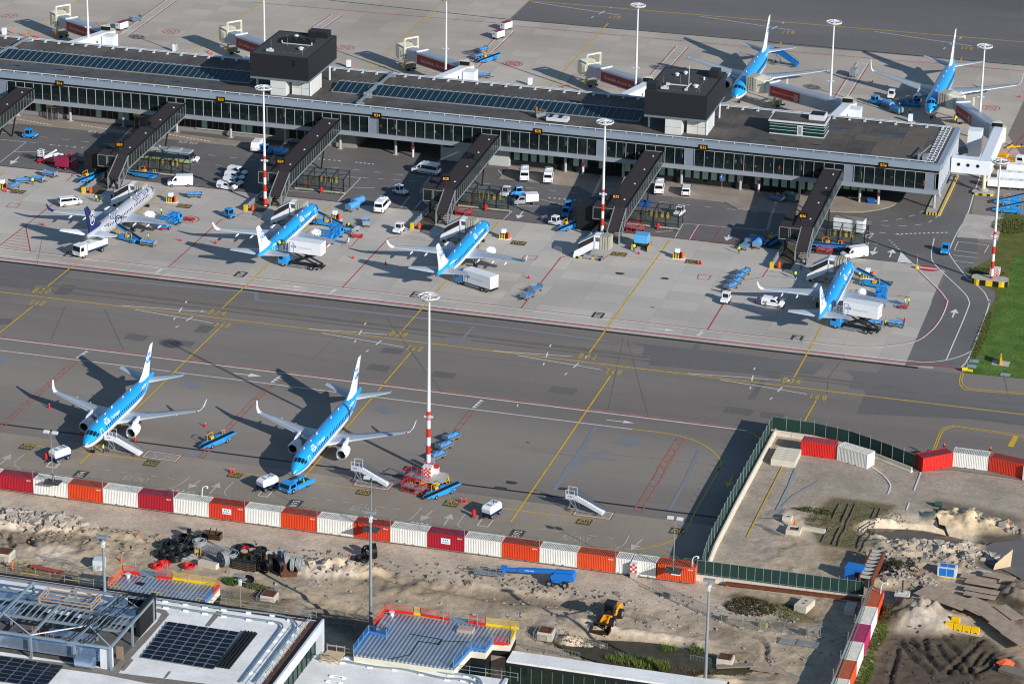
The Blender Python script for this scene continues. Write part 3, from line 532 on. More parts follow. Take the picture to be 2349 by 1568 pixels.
mr=N.new('ShaderNodeMapRange'); mr.inputs[1].default_value=.3; mr.inputs[2].default_value=.7; mr.inputs[3].default_value=.72; mr.inputs[4].default_value=1.25; L.new(nn.outputs['Fac'],mr.inputs[0])
vm=N.new('ShaderNodeVectorMath'); vm.operation='SCALE'; L.new(va.outputs['Color'],vm.inputs[0]); L.new(mr.outputs[0],vm.inputs['Scale']); L.new(vm.outputs[0],b.inputs['Base Color'])
bp=N.new('ShaderNodeBump'); bp.inputs['Strength'].default_value=.35; bp.inputs['Distance'].default_value=.2; L.new(nn.outputs['Fac'],bp.inputs['Height']); L.new(bp.outputs['Normal'],b.inputs['Normal'])
me.materials.append(dm); go=bpy.data.objects.new('construction_ground',me); COL.objects.link(go); tag(go,kind='structure')
def gz(x,y):
 i=int(round((y-346)/st)); j=int(round((x+232)/st))
 return float(Hh[i,j]) if 0<=i<ny and 0<=j<nx else 0.
def T3(s,dz=0.):   # point on the rough ground seen at this place
 p=g1(s)
 for _ in range(5): p=g1(s,gz(p.x,p.y))
 return Vector((p.x,p.y,gz(p.x,p.y)+dz))
# ================================================================ PIER
Mroof=groundmat('bitumen_roof',hx('#443f3c',1.2),hx('#615b56',1.2),1.05,6.,.8,.04,.8,.12,1.3)
Malu=M('aluminium_cladding',hx('#8c98a6',1.2),.45,.25,.08,.15); Maluw=M('white_metal',hx('#c9cdd2',1.15),.4,.1,.05,.5)
Mfascia=M('lower_cladding',hx('#8b929a',1.2),.5,.2,.08,.2); Mdkband=M('dark_band',hx('#1d2224'),.5,0,.1,1)
Mglass=M('dark_glass',hx('#1e2b2e'),.05,0,0,alpha=.36,spec=.6); Mglint=M('skylight_glass',hx('#16343a',1.),.35,0,.12,.5,spec=.25,col2=hx('#182c40'))
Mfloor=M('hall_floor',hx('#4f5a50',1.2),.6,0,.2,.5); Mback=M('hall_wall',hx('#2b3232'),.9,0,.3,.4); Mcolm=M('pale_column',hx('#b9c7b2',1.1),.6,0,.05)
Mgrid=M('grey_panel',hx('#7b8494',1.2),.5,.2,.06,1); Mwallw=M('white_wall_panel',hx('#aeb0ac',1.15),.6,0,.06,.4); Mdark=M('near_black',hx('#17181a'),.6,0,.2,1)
Mcurt=M('green_curtain',hx('#9cbcae',1.2),.7,0,.15,3); Mpost=M('galvanised',hx('#9aa1a5',1.1),.45,.4,.08,1); Mblk=M('black_cladding',hx('#26262b'),.55,.1,.08,.6)
Mconcr=M('cast_concrete',hx('#a9a49b',1.15),.85,0,.12,.8,.1); Mgreyp=M('ground_floor_panel',hx('#817c7b',1.1),.7,0,.08,.3)
Msign=M('sign_black',hx('#0e0e10'),.4,0,0); Mamber=M('sign_amber',hx('#ffb21a'),.4,0,0,emit=.12); Mpud=M('rain_puddle',hx('#1c2333'),.15,0,.2,.7,spec=.6)
Mhaz=M('hazard_yellow',hx('#d9b324',1.1),.5,0,.1,1); Mblack=M('black_rubber',hx('#141414'),.8,0,.1,3)
PX0,PX1,PY0,PY1=-325.,-76.6,612.,639.6
BAY=2.158
def bayx(k): return -77.44-BAY*k
pier=thing('pier_terminal','long grey airport pier with flat dark roof, glazed upper hall and yellow numbered gate signs','terminal building',(-200,612,0))
mb=one(Mroof); mb.box(PX0,PX1-.9,PY0+.9,PY1-.6,10.55,10.9); wbuild(mb,'roof',pier)
mb=one(Mroof); 
for p in ((-118,620,-96,637,.02),(-90,616,-80,636,.02)): mb.box(p[0],p[2],p[1],p[3],10.9,10.9+p[4])
wbuild(one(M('roof_walkway',hx('#5e564e',1.15),.9,0,.2,.6)).box(-92,-87,613.5,624,10.9,10.94).box(-97,-87.2,624.1,628,10.9,10.935).box(-300,-100,612.9,614.2,10.9,10.93).box(-87,-82,613.5,637,10.9,10.937),'roof_walkway',pier)
mb=one(Malu).box(PX0,PX1+.02,PY0-.35,PY0+.9,9.75,11.0).box(PX1-.9,PX1+.3,PY0+.9,PY1-.4,9.75,11.0).box(PX0,PX1+.02,PY1-.4,PY1+.3,9.75,11.0); wbuild(mb,'roof_fascia',pier)
mb=one(Mdkband).box(PX0,PX1-.3,PY0+.1,PY0+.5,9.1,9.75); wbuild(mb,'header_band',pier)
mb=one(Mfascia).box(PX0,PX1+.02,PY0-.25,PY0+1.,4.45,5.4).box(PX1-.9,PX1+.3,PY0+1.,PY1,4.45,5.4); wbuild(mb,'lower_fascia',pier)
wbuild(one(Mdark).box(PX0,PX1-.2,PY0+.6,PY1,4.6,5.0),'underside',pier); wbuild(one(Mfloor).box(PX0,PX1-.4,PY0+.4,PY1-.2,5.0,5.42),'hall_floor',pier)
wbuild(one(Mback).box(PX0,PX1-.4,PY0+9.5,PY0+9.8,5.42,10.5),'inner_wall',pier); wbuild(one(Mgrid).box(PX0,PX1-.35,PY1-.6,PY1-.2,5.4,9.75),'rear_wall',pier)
mb=one(Mgrid)
y=PY0+.9
while y<PY1-.3: mb.box(PX1-.25,PX1+.02,y,y+1.95,5.4,9.75); y+=2.15
wbuild(mb,'end_wall_panels',pier)
mb=one(Maluw); y=PY0+.75
while y<PY1-.2: mb.box(PX1-.3,PX1+.22,y,y+.14,4.5,9.75); y+=2.15
wbuild(mb,'end_wall_ribs',pier)
GATES={'B20':-247.6,'B24':-211.15,'B28':-174.65,'B32':-138.0,'B36':-99.1}
opaque=set()
for k in range(0,112):
 x0=bayx(k+1); xm=x0+BAY/2
 if k in (0,57,33,24,8,98): opaque.add(k)
pane=MB().use(Mglass); pane.box(-BAY/2+.06,BAY/2-.06,-.03,.03,0,3.7); mul=MB().use(M('mullion_grey',hx('#a7abaf')))
pmesh=None
for k in range(0,100):
 xm=bayx(k)-BAY/2
 if k in opaque:
  wbuild(one(Mgrid).box(xm-BAY/2+.08,xm+BAY/2-.08,PY0+.1,PY0+.22,5.4,9.15),'wall_panel',pier); continue
 if pmesh is None: o=pane.build('window_pane',pier); pmesh=o
 else: o=pmesh.copy(); COL.objects.link(o); adopt(o,pier)
 o.location=(xm+200,.15,5.4)
for k in range(0,115): 
 x=bayx(k); mul.box(x-.03,x+.03,PY0-.08,PY0+.12,5.4,9.12)
mul.box(PX0,PX1-.3,PY0-.02,PY0+.1,9.04,9.14); wbuild(mul,'mullions',pier)
mb=one(Mcolm)
for i in range(20): x=-93.7-12.95*i; mb.tube((x,614.4,5.4),(x,614.4,9.7),.28,n=12)
wbuild(mb,'hall_columns',pier)
for i,(x,y) in enumerate([(-77.9,615.9),(-77.9,624),(-77.9,633)]+[(-93.7-12.95*i,615) for i in range(17)]):
 c=one(M('column_concrete',hx('#a3a5a5',1.1),.7,0,.1,1)).tube((x,y,0),(x,y,4.6),.3,n=14); c.cbox((x,y,.06),(1.1,1.1,.12)); wbuild(c,'column',pier)
gf=one(Mgreyp).box(-325,-223.5,616.3,638,0,4.6); wbuild(gf,'ground_floor_wall',pier)
def gwin(x0,x1,y,z0,z1,m=None): wbuild(one(m or Mglass).box(x0,x1,y-.06,y+.02,z0,z1),'ground_floor_window',pier)
rw=random.Random(4)
for x in [ -288+1.35*i for i in range(46)]:
 if any(abs(x-c)<2 for c in (-279.5,-258.2,-251)): continue
 gwin(x,x+1.1,616.25,1.2,3.,rw.choice([Mdark,Mdark,Mcurt]))
wbuild(one(Mwallw).box(-245,-226,616.0,616.1,.95,1.15),'sill',pier)
wbuild(one(Mwallw).box(-186.8,-171.2,614.6,638,0,4.6),'white_ground_floor_block',pier); wbuild(one(Mdark).box(-178.6,-175.8,614.45,614.62,0,2.8).box(-186.2,-183.8,614.5,614.62,3.1,4.1),'door_opening',pier)
wbuild(one(Maluw).box(-181.3,-179.7,614.0,614.6,0,2.3),'service_cabinet',pier)
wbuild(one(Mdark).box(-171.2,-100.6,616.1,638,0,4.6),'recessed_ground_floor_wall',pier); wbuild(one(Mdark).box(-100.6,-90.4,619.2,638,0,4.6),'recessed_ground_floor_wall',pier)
wbuild(one(M('grey_shop_wall',hx('#8a8782',1.1),.7,0,.1,.5)).box(-223.5,-207,616.3,638,0,4.6),'ground_floor_wall',pier)
for i in range(36):
 x=-170.4+1.92*i
 gwin(x,x+1.25,616.05,1.3,3.2,Mcurt if rw.random()<.75 else Mglass)
for i in range(5): gwin(-99.6+1.7*i,-98.3+1.7*i,619.15,1.3,3.2,Mcurt)
for i in range(6): gwin(-222.6+1.9*i,-221.1+1.9*i,616.25,.9,3.1,Mcurt if i>2 else Mdark)
for x,n in ((-279.5,'B16'),(-258.2,''),(-251,'')):
 d=one(Mpost).tube((x,615.4,2.9),(x,615.4,3.15),1.5,n=20).use(Mglass).tube((x,615.4,0),(x,615.4,2.9),1.3,n=20).use(Mpost)
 for a in range(6): d.bar((x+1.36*math.cos(a),615.4+1.36*math.sin(a),0),(x+1.36*math.cos(a),615.4+1.36*math.sin(a),2.9),.1)
 d.use(Mamber).box(x-1.2,x+.5,614.6,614.8,3.2,3.65); wbuild(d,'revolving_door',pier)
def signbox(txt,x,y,z,w,h,parent,name='gate_sign',rot=0,wld=True):
 o=MB().use(Msign).box(x-w/2,x+w/2,y-.12,y,z,z+h); o.use(Mamber)
 addtext(o,txt,lambda a,b:(x+a,y-.135,z+h/2+b),h*.78,0)
 return (wbuild(o,name,parent) if wld else o.build(name,parent))
for t_,p in (('B16','A0 548 763'),('B20','A0 2027 912'),('B24','A1 1112 1057'),('B28','A2 238 1202'),('B32','A2 1755 1352'),('B36','B3 1062 138')):
 (u,v),=uv(p); c=GY(u,v,611.6); signbox(t_,c.x,611.6,c.z-.6,1.95,1.15,pier)
mb=one(Maluw)
for y,z in ((PY0+.7,11.35),(PY0+.95,11.2),(PY1-.9,11.35),(PY1-1.25,11.2)): mb.tube((PX0,y,z),(PX1-1.6,y,z),.085,n=6)
for i in range(72):
 x=-80-3.4*i
 mb.box(x-.05,x+.05,PY1-1.9,PY1-.8,10.9,11.3); mb.box(x-.3,x+.3,PY1-2.1,PY1-1.7,10.9,11.1)
 mb.box(x-.04,x+.04,PY0+.6,PY0+1.,10.95,11.35)
for x in (PX1-1.5,PX1-2.4): mb.tube((x,PY0+1.5,11.3),(x,PY1-1.,11.3),.09,n=6)
for i in range(14): y=PY0+3+1.8*i; mb.box(PX1-3.2,PX1-1.4,y,y+.12,10.95,11.28); mb.box(PX1-3.5,PX1-3.1,y-.1,y+.3,10.9,11.2)
wbuild(mb,'roof_edge_rail',pier)
wbuild(one(Mpost).box(PX1-4.2,PX1-3.2,PY0+1.8,PY0+4.,10.9,12.).box(PX1-5.2,PX1-4.6,PY0+2.2,PY0+3.,10.9,12.3).tube((PX1-4.9,PY0+2.5,12),(PX1-3.5,PY0+9,12.3),.12),'roof_access_frame',pier)
def lineblob(mb,x,y,rx,ry,z,n=16):
 s=random.random()*9
 mb.poly([(x+rx*math.cos(a)*(1+.22*math.sin(3*a+s)+.1*math.sin(7*a)),y+ry*math.sin(a)*(1+.3*math.sin(2*a+s)+.2*math.sin(5*a+s)),z) for a in [2*PI*i/n for i in range(n)]])
mb=one(Mpud)
for s,rx,ry in (('A0 260 455',4,.7),('A0 540 488',5,.7),('A0 1040 535',4,.6),('A0 1230 553',2.2,.5),('A0 1400 570',2.,.6),('A0 1620 588',3,1.1),('A0 330 620',6,1.5),('A0 585 648',2.3,.5),('A0 730 663',2.6,.5),('A0 920 685',4.2,.6),('A0 1250 715',4.5,.6),('A0 1540 742',2.4,.5),('A0 1700 760',3,.6),('A0 1900 775',3.4,.9),('A0 60 597',3,.7),('A0 815 510',1.4,.4),('A1 900 915',2,.7),('A1 1250 785',2.6,.5),('A1 1530 812',2.4,.5),('A1 1800 838',4.5,.5),('A1 2060 865',2.8,.5),('A1 2290 885',2,.5),('A1 1530 970',4,.6),('A1 1740 993',1.8,.4),('A1 1930 1018',3.3,.7),('A2 130 905',5,.7),('A2 420 925',4,.7),('A2 2170 1272',3,.6),('A3 620 1172',2.8,.9),('A3 1190 1228',4.8,.8),('A3 1030 1383',2.6,.6),('A3 430 1327',1.5,.3),('A3 10 1285',1.6,.4)):
 c=g1(s,10.9); lineblob(mb,c.x,c.y,rx,ry,10.912)
wbuild(mb,'rain_puddles',pier)['kind']='stuff'
ms=one(M('seat_dark',hx('#2d3336'),.7,0,.2,2))
for i in range(60):
 x=-84-3.5*i
 if any(abs(x-gx)<5 for gx in GATES.values()): continue
 ms.box(x-1.2,x+1.2,613.4,613.9,5.42,5.9).box(x-1.2,x+1.2,613.85,613.95,5.9,6.3)
wbuild(ms,'seat_rows',pier)
def skylight(x0,x1,label,endwall):
 t=thing('skylight',label,'skylight',((x0+x1)/2,624.3,10.9),group='glass skylights along the pier roof')
 y0,y1,z0,z1=621.6,626.9,11.05,11.95
 f=one(Mpost).box(x0,x1,y0-.15,y0,10.9,z0+.06).box(x0,x1,y1,y1+.25,10.9,z1+.08).box(x0-.15,x0,y0,y1,10.9,11.3).box(x1,x1+.15,y0,y1,10.9,11.3)
 n=int((x1-x0)/1.47); w=(x1-x0)/n
 for i in range(n+1):
  x=x0+w*i; f.bar((x,y0-.1,z0+.06),(x,y1+.1,z1+.06),.06,.08); f.bar((x,y1+.1,z1+.05),(x+.9,y1+.55,z1+.15),.06)
 wbuild(f,'frame',t); first=None
 for i in range(n):
  if first is None:
   first=MB().use(Mglint).add([(.04,0,z0),(w-.04,0,z0),(w-.04,y1-y0,z1),(.04,y1-y0,z1)],[(0,1,2,3)]).build('glass_pane',t); o=first
  else: o=first.copy(); COL.objects.link(o); adopt(o,t)
  o.location=(x0+w*i-(x0+x1)/2,y0-624.3,-10.9)
skylight(-325,-234.1,'long green glass skylight on the pier roof left of the first black plant room',1); skylight(-214.4,-144,'green glass skylight on the pier roof between the two black plant rooms',1)
def plantroom(x1,label,var):
 x0=x1-13.7; y0,y1=615.,634.4; t=thing('rooftop_plant_room',label,'plant room',((x0+x1)/2,624.7,10.9),group='black plant rooms on the pier roof')
 w=one(Mblk).box(x0,x1,y0,y1,14.85,20.).use(Mdark); wbuild(w,'walls',t)
 wbuild(one(M('plant_roof',hx('#3f3f40',1.1),.9,0,.12,1)).box(x0+.25,x1-.25,y0+.25,y1-.25,19.9,20.03),'roof',t)
 wbuild(one(M('soffit_grey',hx('#6f7880',1.1),.5,.2,.05)).box(x0+.02,x1-.02,y0+.02,y1-.02,14.35,14.86),'soffit_band',t)
 wbuild(one(Mblk).box(x0,x1,y0,y0+.2,20,20.15).box(x0,x1,y1-.2,y1,20,20.15).box(x0,x0+.2,y0+.2,y1-.2,20,20.15).box(x1-.2,x1,y0+.2,y1-.2,20,20.15),'parapet',t)
 m=one(M('white_cladding_panel',hx('#c3c3c0',1.15),.5,0,.05,.5)); m.box(x1-9.,x1-5.4,y0+.2,y0+6,10.9,14.4); m.box(x1-4.6,x1-.1,y0+2,y0+8,10.9,14.4); wbuild(m,'stair_core',t)
 j=one(Mdark)
 for x in (x1-2.3,): j.box(x-.02,x+.02,y0+1.985,y0+2,10.9,14.35)
 j.box(x1-4.6,x1-.1,y0+1.985,y0+2,12.5,12.54); j.box(x1-9.,x1-5.4,y0+.185,y0+.2,12.5,12.54); wbuild(j,'panel_joints',t)
 for x,y in ((x1-.3,y0+2.1),(x1-.3,y0+9),(x1-.3,y0+15.2),(x0+.4,y0+3.5),(x0+.4,y0+12)): wbuild(one(Maluw).tube((x,y,10.9),(x,y,14.4),.24,n=10),'column',t)
 wbuild(one(Maluw).tube((x1-1.2,y0+6.5,11.3),(x1-.4,y0+9,11.1),.12),'drain_pipe',t)
 if var==0:
  wbuild(one(Mblk).box(x1-5.8,x1-3.6,y1-3.2,y1-.2,20,21.5).box(x1-3.5,x1-1.2,y1-2.9,y1-.2,20,21.5),'stair_head',t)
  ac=one(Mdark).box(x0+4.2,x0+11,y1-9.5,y1-6.6,20.2,21.)
  for i in range(4): ac.tube((x0+5+i*1.75,y1-8,21),(x0+5+i*1.75,y1-8,21.2),.75,n=14)
  ac.use(Maluw).box(x0+4,x0+11.2,y1-9.7,y1-9.55,20.1,20.25).box(x0+4,x0+4.15,y1-9.7,y1-9.4,20.1,20.8).box(x0+11,x0+11.2,y1-9.7,y1-9.4,20.1,20.8)
  wbuild(ac,'air_conditioner',t)
  wbuild(one(Msign).box(x1-3.7,x1-3.2,y0-.04,y0,17.9,19.3),'louvre',t)
 else:
  wbuild(one(Mblk).box(x1-2.7,x1-.6,y1-5.2,y1-2.6,20,21.8),'stair_head',t); wbuild(one(Mblk).box(x0+.1,x0+2.3,y0+1,y0+3.6,20,21.6),'vent_box',t)
  wbuild(one(Maluw).bar((x0+3.8,y0+6,20.3),(x0+8.3,y0+6,20.3),.2).bar((x0+8.2,y0+3.8,20.3),(x0+8.4,y0+8,20.3),.2).tube((x0+8.3,y0+6,20),(x0+8.3,y0+6,24.8),.07).box(x0+3.4,x0+4,y0+5.6,y0+6.2,20,20.6).box(x0+8,x0+8.6,y0+3.2,y0+3.8,20,20.4),'antenna_frame',t)
 f=one(Maluw)
 for (dx,dy,r_) in ((3.6,3.4,.5),(9.8,6.3,.75),(10.3,12.3,.3),(4.,13.6,.6),(5.5,15.4,.6)): f.tube((x0+dx,y0+dy,20),(x0+dx,y0+dy,20.45),r_*.6,n=12).tube((x0+dx,y0+dy,20.45),(x0+dx,y0+dy,20.7),r_,r_*.5,n=12)
 f.box(x0+3.,x0+4.6,y0+2.2,y0+3.,20.2,20.6)
 wbuild(f,'roof_vents',t); a=one(Mpost)
 for dx,dy,h in ((6,8,2.),(2.5,7,1.6),(11.5,2.5,1.3)): a.tube((x0+dx,y0+dy,20),(x0+dx,y0+dy,20+h),.03,n=5)
 wbuild(a,'aerials',t)
 d=one(M('roof_yellow',hx('#b39b3a'),.7,0,.1))
 for i in range(7): d.box(x1-3.2,x1-3.1,y0+3+i*1.8,y0+3.9+i*1.8,20.035,20.045)
 for i in range(5): d.box(x1-9.5+i*1.3,x1-8.8+i*1.3,y0+3,y0+3.08,20.035,20.045)
 wbuild(d,'roof_line_marks',t)
plantroom(-217.6,'black box plant room with a fan unit on its roof, left one of two on the pier',0); plantroom(-127.6,'black box plant room with a tall white aerial on its roof, right one of two on the pier',1)
t=thing('rooftop_pavilion','low green glass pavilion with flat roof and white door on the pier roof','pavilion',(-109,626,10.9))
Mgg=M('green_glass',hx('#123c34'),.06,0,.25,.6,alpha=.85,spec=.6)
wbuild(one(Mgg).box(-115.2,-103.4,622.8,628.6,11.1,13.7),'glass_walls',t); wbuild(one(Maluw).box(-115.5,-103.1,622.5,628.9,13.7,14.05).box(-115.3,-103.3,622.7,628.7,10.9,11.1),'roof_edge',t); wbuild(one(Mroof).box(-115.2,-103.4,622.8,628.6,14.05,14.08),'roof',t)
m=one(Maluw)
for z in (11.9,12.6,13.2): m.box(-115.26,-103.34,622.74,622.8,z,z+.07).box(-103.4,-103.34,622.8,628.6,z,z+.07)
wbuild(m,'glazing_bars',t); wbuild(one(Maluw).box(-109.2,-108.,622.68,622.8,11.,13.3).use(Mglass).box(-108.95,-108.25,622.64,622.69,11.3,13.),'door',t); wbuild(one(Maluw).box(-107.2,-103.8,625,628.4,14.06,15.2).use(Mdark).box(-107,-104,625.2,628.2,15.1,15.22),'roof_box',t)
t=thing('air_handling_unit','set of air handlers with round fans and a brass flue on the pier roof','air conditioning unit',(-162,618,10.9))
c=g1('A2 440 1100',11.3); wbuild(one(Maluw).box(c.x-2.8,c.x+1.9,c.y-1.2,c.y+1.1,11.2,12.),'fan_box',t)
for i in range(4): wbuild(one(Mdark).tube((c.x-2+1.2*(i%2)*1.8,c.y-.6+(i//2)*1.2,12),(c.x-2+1.2*(i%2)*1.8,c.y-.6+(i//2)*1.2,12.12),.5,n=14),'fan',t)
c=g1('A2 240 1060',11.5); wbuild(one(Mpost).tube((c.x-.3,c.y,11.4),(c.x+1.6,c.y+.3,11.9),.62,n=14),'duct',t); wbuild(one(M('brass',hx('#a8824a'),.35,.6,.1)).tube((c.x-.6,c.y+.6,11),(c.x-.6,c.y+.6,13.2),.3,n=10).tube((c.x,c.y+.8,12.6),(c.x+1.6,c.y+.5,12.6),.22,n=10),'flue',t)
wbuild(one(Mpost).path([(c.x+1,c.y-.5,11.2),(c.x+3.5,c.y-.3,11.2),(c.x+3.5,c.y+.7,11.5)],.1).box(c.x+1.6,c.y and c.x+4,c.y-.9,c.y+.8,11,11.4),'pipework',t)
for a,b,l in (('A0 90 470','A0 250 370','left'),('A1 920 985','A1 1270 685','middle')):
 p,q=g1(a,11.),g1(b,11.); t=thing('cable_bridge','low metal cable bridge crossing the pier roof, '+l+' one of two','cable bridge',(p.x,p.y,10.9),group='cable bridges across the pier roof')
 y0=max(612.9,p.y); m=one(Mpost).box(p.x-.35,p.x+.35,y0,638.6,11.6 if l=='middle' else 11.5,11.75)
 for y in (y0+1.5,620,628,637): m.box(p.x-.9,p.x+.9,y-.35,y+.35,10.9,11.5 if y in(y0+1.5,637) else 12.1)
 m.box(p.x-.35,p.x+.35,620,628,12.0,12.2); wbuild(m,'duct',t)
# ================================================================ MASTS
Mmw=M('mast_white',hx('#d5d6d8',1.15),.4,0,.04,.4); Mred=M('signal_red',hx('#c8301f',1.1),.45,0,.08,1)
def mast(s,h,label,r0=.35,r1=.16,basebox=False,name='floodlight_mast',bands=3):
 p=g1(s,h); t=thing(name,label,'floodlight mast',(p.x,p.y,0),group='tall floodlight masts with a lamp ring')
 m=one(Mmw).tube((0,0,0),(0,0,h),r0,r1,n=16); m.build('pole',t)
 m=one(Mred)
 for i in range(bands//2+1 if bands else 0):
  z=.2+i*3.1; rr=r0+(r1-r0)*z/h; m.tube((0,0,z),(0,0,z+1.55),rr+.012,rr+.006,n=16)
 m.build('red_bands',t)
 R_=1.75; m=one(Mmw); n=24
 pts=[(R_*math.cos(2*PI*i/n),R_*math.sin(2*PI*i/n),h-.1) for i in range(n+1)]
 for a,b in zip(pts,pts[1:]): m.bar(a,b,.12,.22)
 for i in range(8): a=PI/4*i; m.bar((0,0,h+.2),(R_*math.cos(a),R_*math.sin(a),h-.1),.09)
 m.tube((0,0,h-.5),(0,0,h+.5),.28,.2,n=10); m.build('lamp_ring',t)
 for i in range(8):
  a=PI/4*i+.4; f=one(Mpost).box(-.3,.3,-.22,.22,-.35,-.1); f.use(M('lamp_glass',hx('#b9c2c8',1.1),.15,0,0)).box(-.24,.24,-.18,.18,-.38,-.351); o=f.build('floodlight',t); o.location=(1.35*math.cos(a),1.35*math.sin(a),h-.15); o.rotation_euler=(0,.35,a)
 one(Maluw).box(-.75,-.3,-.2,.2,9.9,10.2).box(.3,.75,-.2,.2,9.9,10.2).tube((0,0,9.6),(0,0,10.4),r0*.85,n=12).build('camera_bracket',t)
 return t
mast('A0 790 -215',22.5,'white mast rising behind the pier left of the white bridge stair, first from the left')
mast('A1 70 -60',22.5,'white mast behind the left black plant room, its foot hidden')
mast('A1 1747 -25',22.5,'white mast beside the boarding bridge reading Idea addicts')
mast('A2 1158 45',25.,'white ring topped mast beside the boarding bridge reading Grandads')
mast('A3 608 200',24.,'white ring topped mast behind the rooftop glass pavilion')
mast('A3 1990 420',22.,'white ring topped mast at the white link bridge, rightmost behind the pier')
mast('A1 68 800',26.,'white mast with red and white foot standing beside gate walkway B24',bands=6)
mast('A2 855 1113',25.5,'white mast with red and white foot standing beside gate walkway B32',bands=6)
mast('B1 1590 1335',31.7,'tallest mast, white with red banded foot, in the centre of the front apron',r0=.41,bands=6)
mast('B3 2135 95',25.7,'white mast with red banded foot on the striped block by the grass',bands=6)
Mchk=M('checker',hx('#d8d5d0',1.1),.5,0,0)
def checker(mb,x0,y,z0,w,h,n,m):
 mb.use(Mchk).box(x0,x0+w,y,y+w,z0,z0+h); mb.use(Mred)
 for i in range(n):
  for j in range(m):
   if (i+j)%2==0: mb.box(x0+w*i/n,x0+w*(i+1)/n,y-.02,y,z0+h*j/m,z0+h*(j+1)/m)
def island(s,label,rx,ry,h=.7,stripe=True):
 c=g1(s); t=thing('mast_foundation',label,'foundation block',(c.x,c.y,0),group='concrete mast foundations'); n=20
 pts=[(rx*max(-.85,min(.85,math.cos(2*PI*i/n)))/.85,ry*max(-.8,min(.8,math.sin(2*PI*i/n)))/.8) for i in range(n)]
 one(Mconcr).prism(pts,0,h).build('block',t); m=MB()
 L=len(pts)
 for i in range(L):
  a,b=Vector(pts[i]+(0,)),Vector(pts[(i+1)%L]+(0,)); k=max(1,int((b-a).length/.45))
  for j in range(k):
   p,q=a.lerp(b,j/k)*1.012,a.lerp(b,(j+1)/k)*1.012; m.use(Mhaz if (i*3+j)%2 else Mblack); m.add([(p.x,p.y,.02),(q.x,q.y,.02),(q.x,q.y,h-.03),(p.x,p.y,h-.03)],[(0,1,2,3)])
 if stripe: m.build('warning_stripes',t)
 return t
island('B3 2035 1225','concrete mast block edged in yellow and black stripes beside the grass',3.6,1.6,1.2)
island('D2 200 330','rounded concrete mast block with a yellow and white striped nose by the red tow bars',3.4,2.4,.5)
m=MB(); c=g1('D2 185 338'); checker(m,c.x-.8,c.y,.5,1.6,1.7,5,5); o=m.build('checkered_marker_board'); tag(o,'red and white chequered box at the foot of the tallest mast','marker board')
m=MB(); c=g1('B1 115 500'); checker(m,c.x-.5,c.y,.2,1.1,1.3,4,4); o=m.build('checkered_marker_board'); tag(o,'small red and white chequered board behind the mast foot at gate B24','marker board')
m=MB(); c=g1('B2 858 840'); checker(m,c.x-.5,c.y,.2,1.1,1.4,4,4); o=m.build('checkered_marker_board'); tag(o,'small red and white chequered board behind the mast foot at gate B32','marker board')
m=MB(); c=g1('B3 2070 1200'); checker(m,c.x-.9,c.y,1.2,1.9,1.2,6,5); o=m.build('checkered_marker_board'); tag(o,'red and white chequered board on the striped mast block','marker board')
m=MB(); c=T3('E3 210 350'); checker(m,c.x-.55,c.y,c.z+.9,1.1,1.5,3,4); m.use(Mconcr).box(c.x-.5,c.x+.5,c.y-.2,c.y+.9,c.z,c.z+.9); o=m.build('checkered_marker_board'); tag(o,'red and white chequered board on a concrete block before the white containers','marker board')
m=one(Mpost).box(-.35,.35,-.3,.3,0,2.2); c=g1('D2 255 220'); o=m.build('switch_cabinet',loc=(c.x,c.y,0)); tag(o,'grey switch cabinet fixed beside the tallest mast','cabinet')
m=one(Maluw).box(-.8,.8,-.5,.5,0,1.).use(Mred).box(-.85,.85,-.55,.55,1.,1.3); c=g1('D2 275 285'); o=m.build('hydrant_box',loc=(c.x,c.y,.5)); tag(o,'white box with red lid on the mast foundation','equipment box')
def lamp(s,h,label,z0=0,r=.16,base=None,heads=1,mat=None):
 c=g1(s,h+z0); t=thing('lamp_post',label,'lamp post',(c.x,c.y,z0),group='galvanised lamp posts')
 one(mat or Mpost).tube((0,0,0),(0,0,h),r,r*.55,n=10).build('pole',t)
 if r>.12: one(Mblack).tube((0,0,0),(0,0,1.3),r*1.08,n=10).build('pole_foot',t)
 if heads==1:
  one(Mpost).box(-.85,.85,-.5,.1,-.05,.3).build('lamp_head',t).location=(0,0,h); one(Maluw).bar((-1.,.3,h-.9),(1,-.3,h-.9),.08).box(-.15,.25,-.3,.1,h-1.6,h-1.).tube((0,0,h-1),(0,0,h-.7),.35,n=10).build('bracket',t)
 else:
  for k in (-1,1): o=one(Maluw).box(-.5,.5,-.3,.3,-.1,.12).build('lamp_head',t); o.location=(k*.75,0,h); o.rotation_euler=(.5,0,0)
  one(Mpost).bar((-.9,0,h-.05),(.9,0,h-.05),.07).build('cross_arm',t)
lamp('E0 1178 -115',19.,'thick grey lamp post rising beside the orange fenced steel deck at left',r=.3)
lamp('E1 1897 -400',20.,'thick grey lamp post rising between the white roof and the blue edged steel deck',r=.3)
lamp('E3 1082 380',18.,'thick grey lamp post at the right of the reed pond',r=.3)
lamp('E1 400 325',6.5,'thin grey lamp post before the pile of black hose',r=.07)
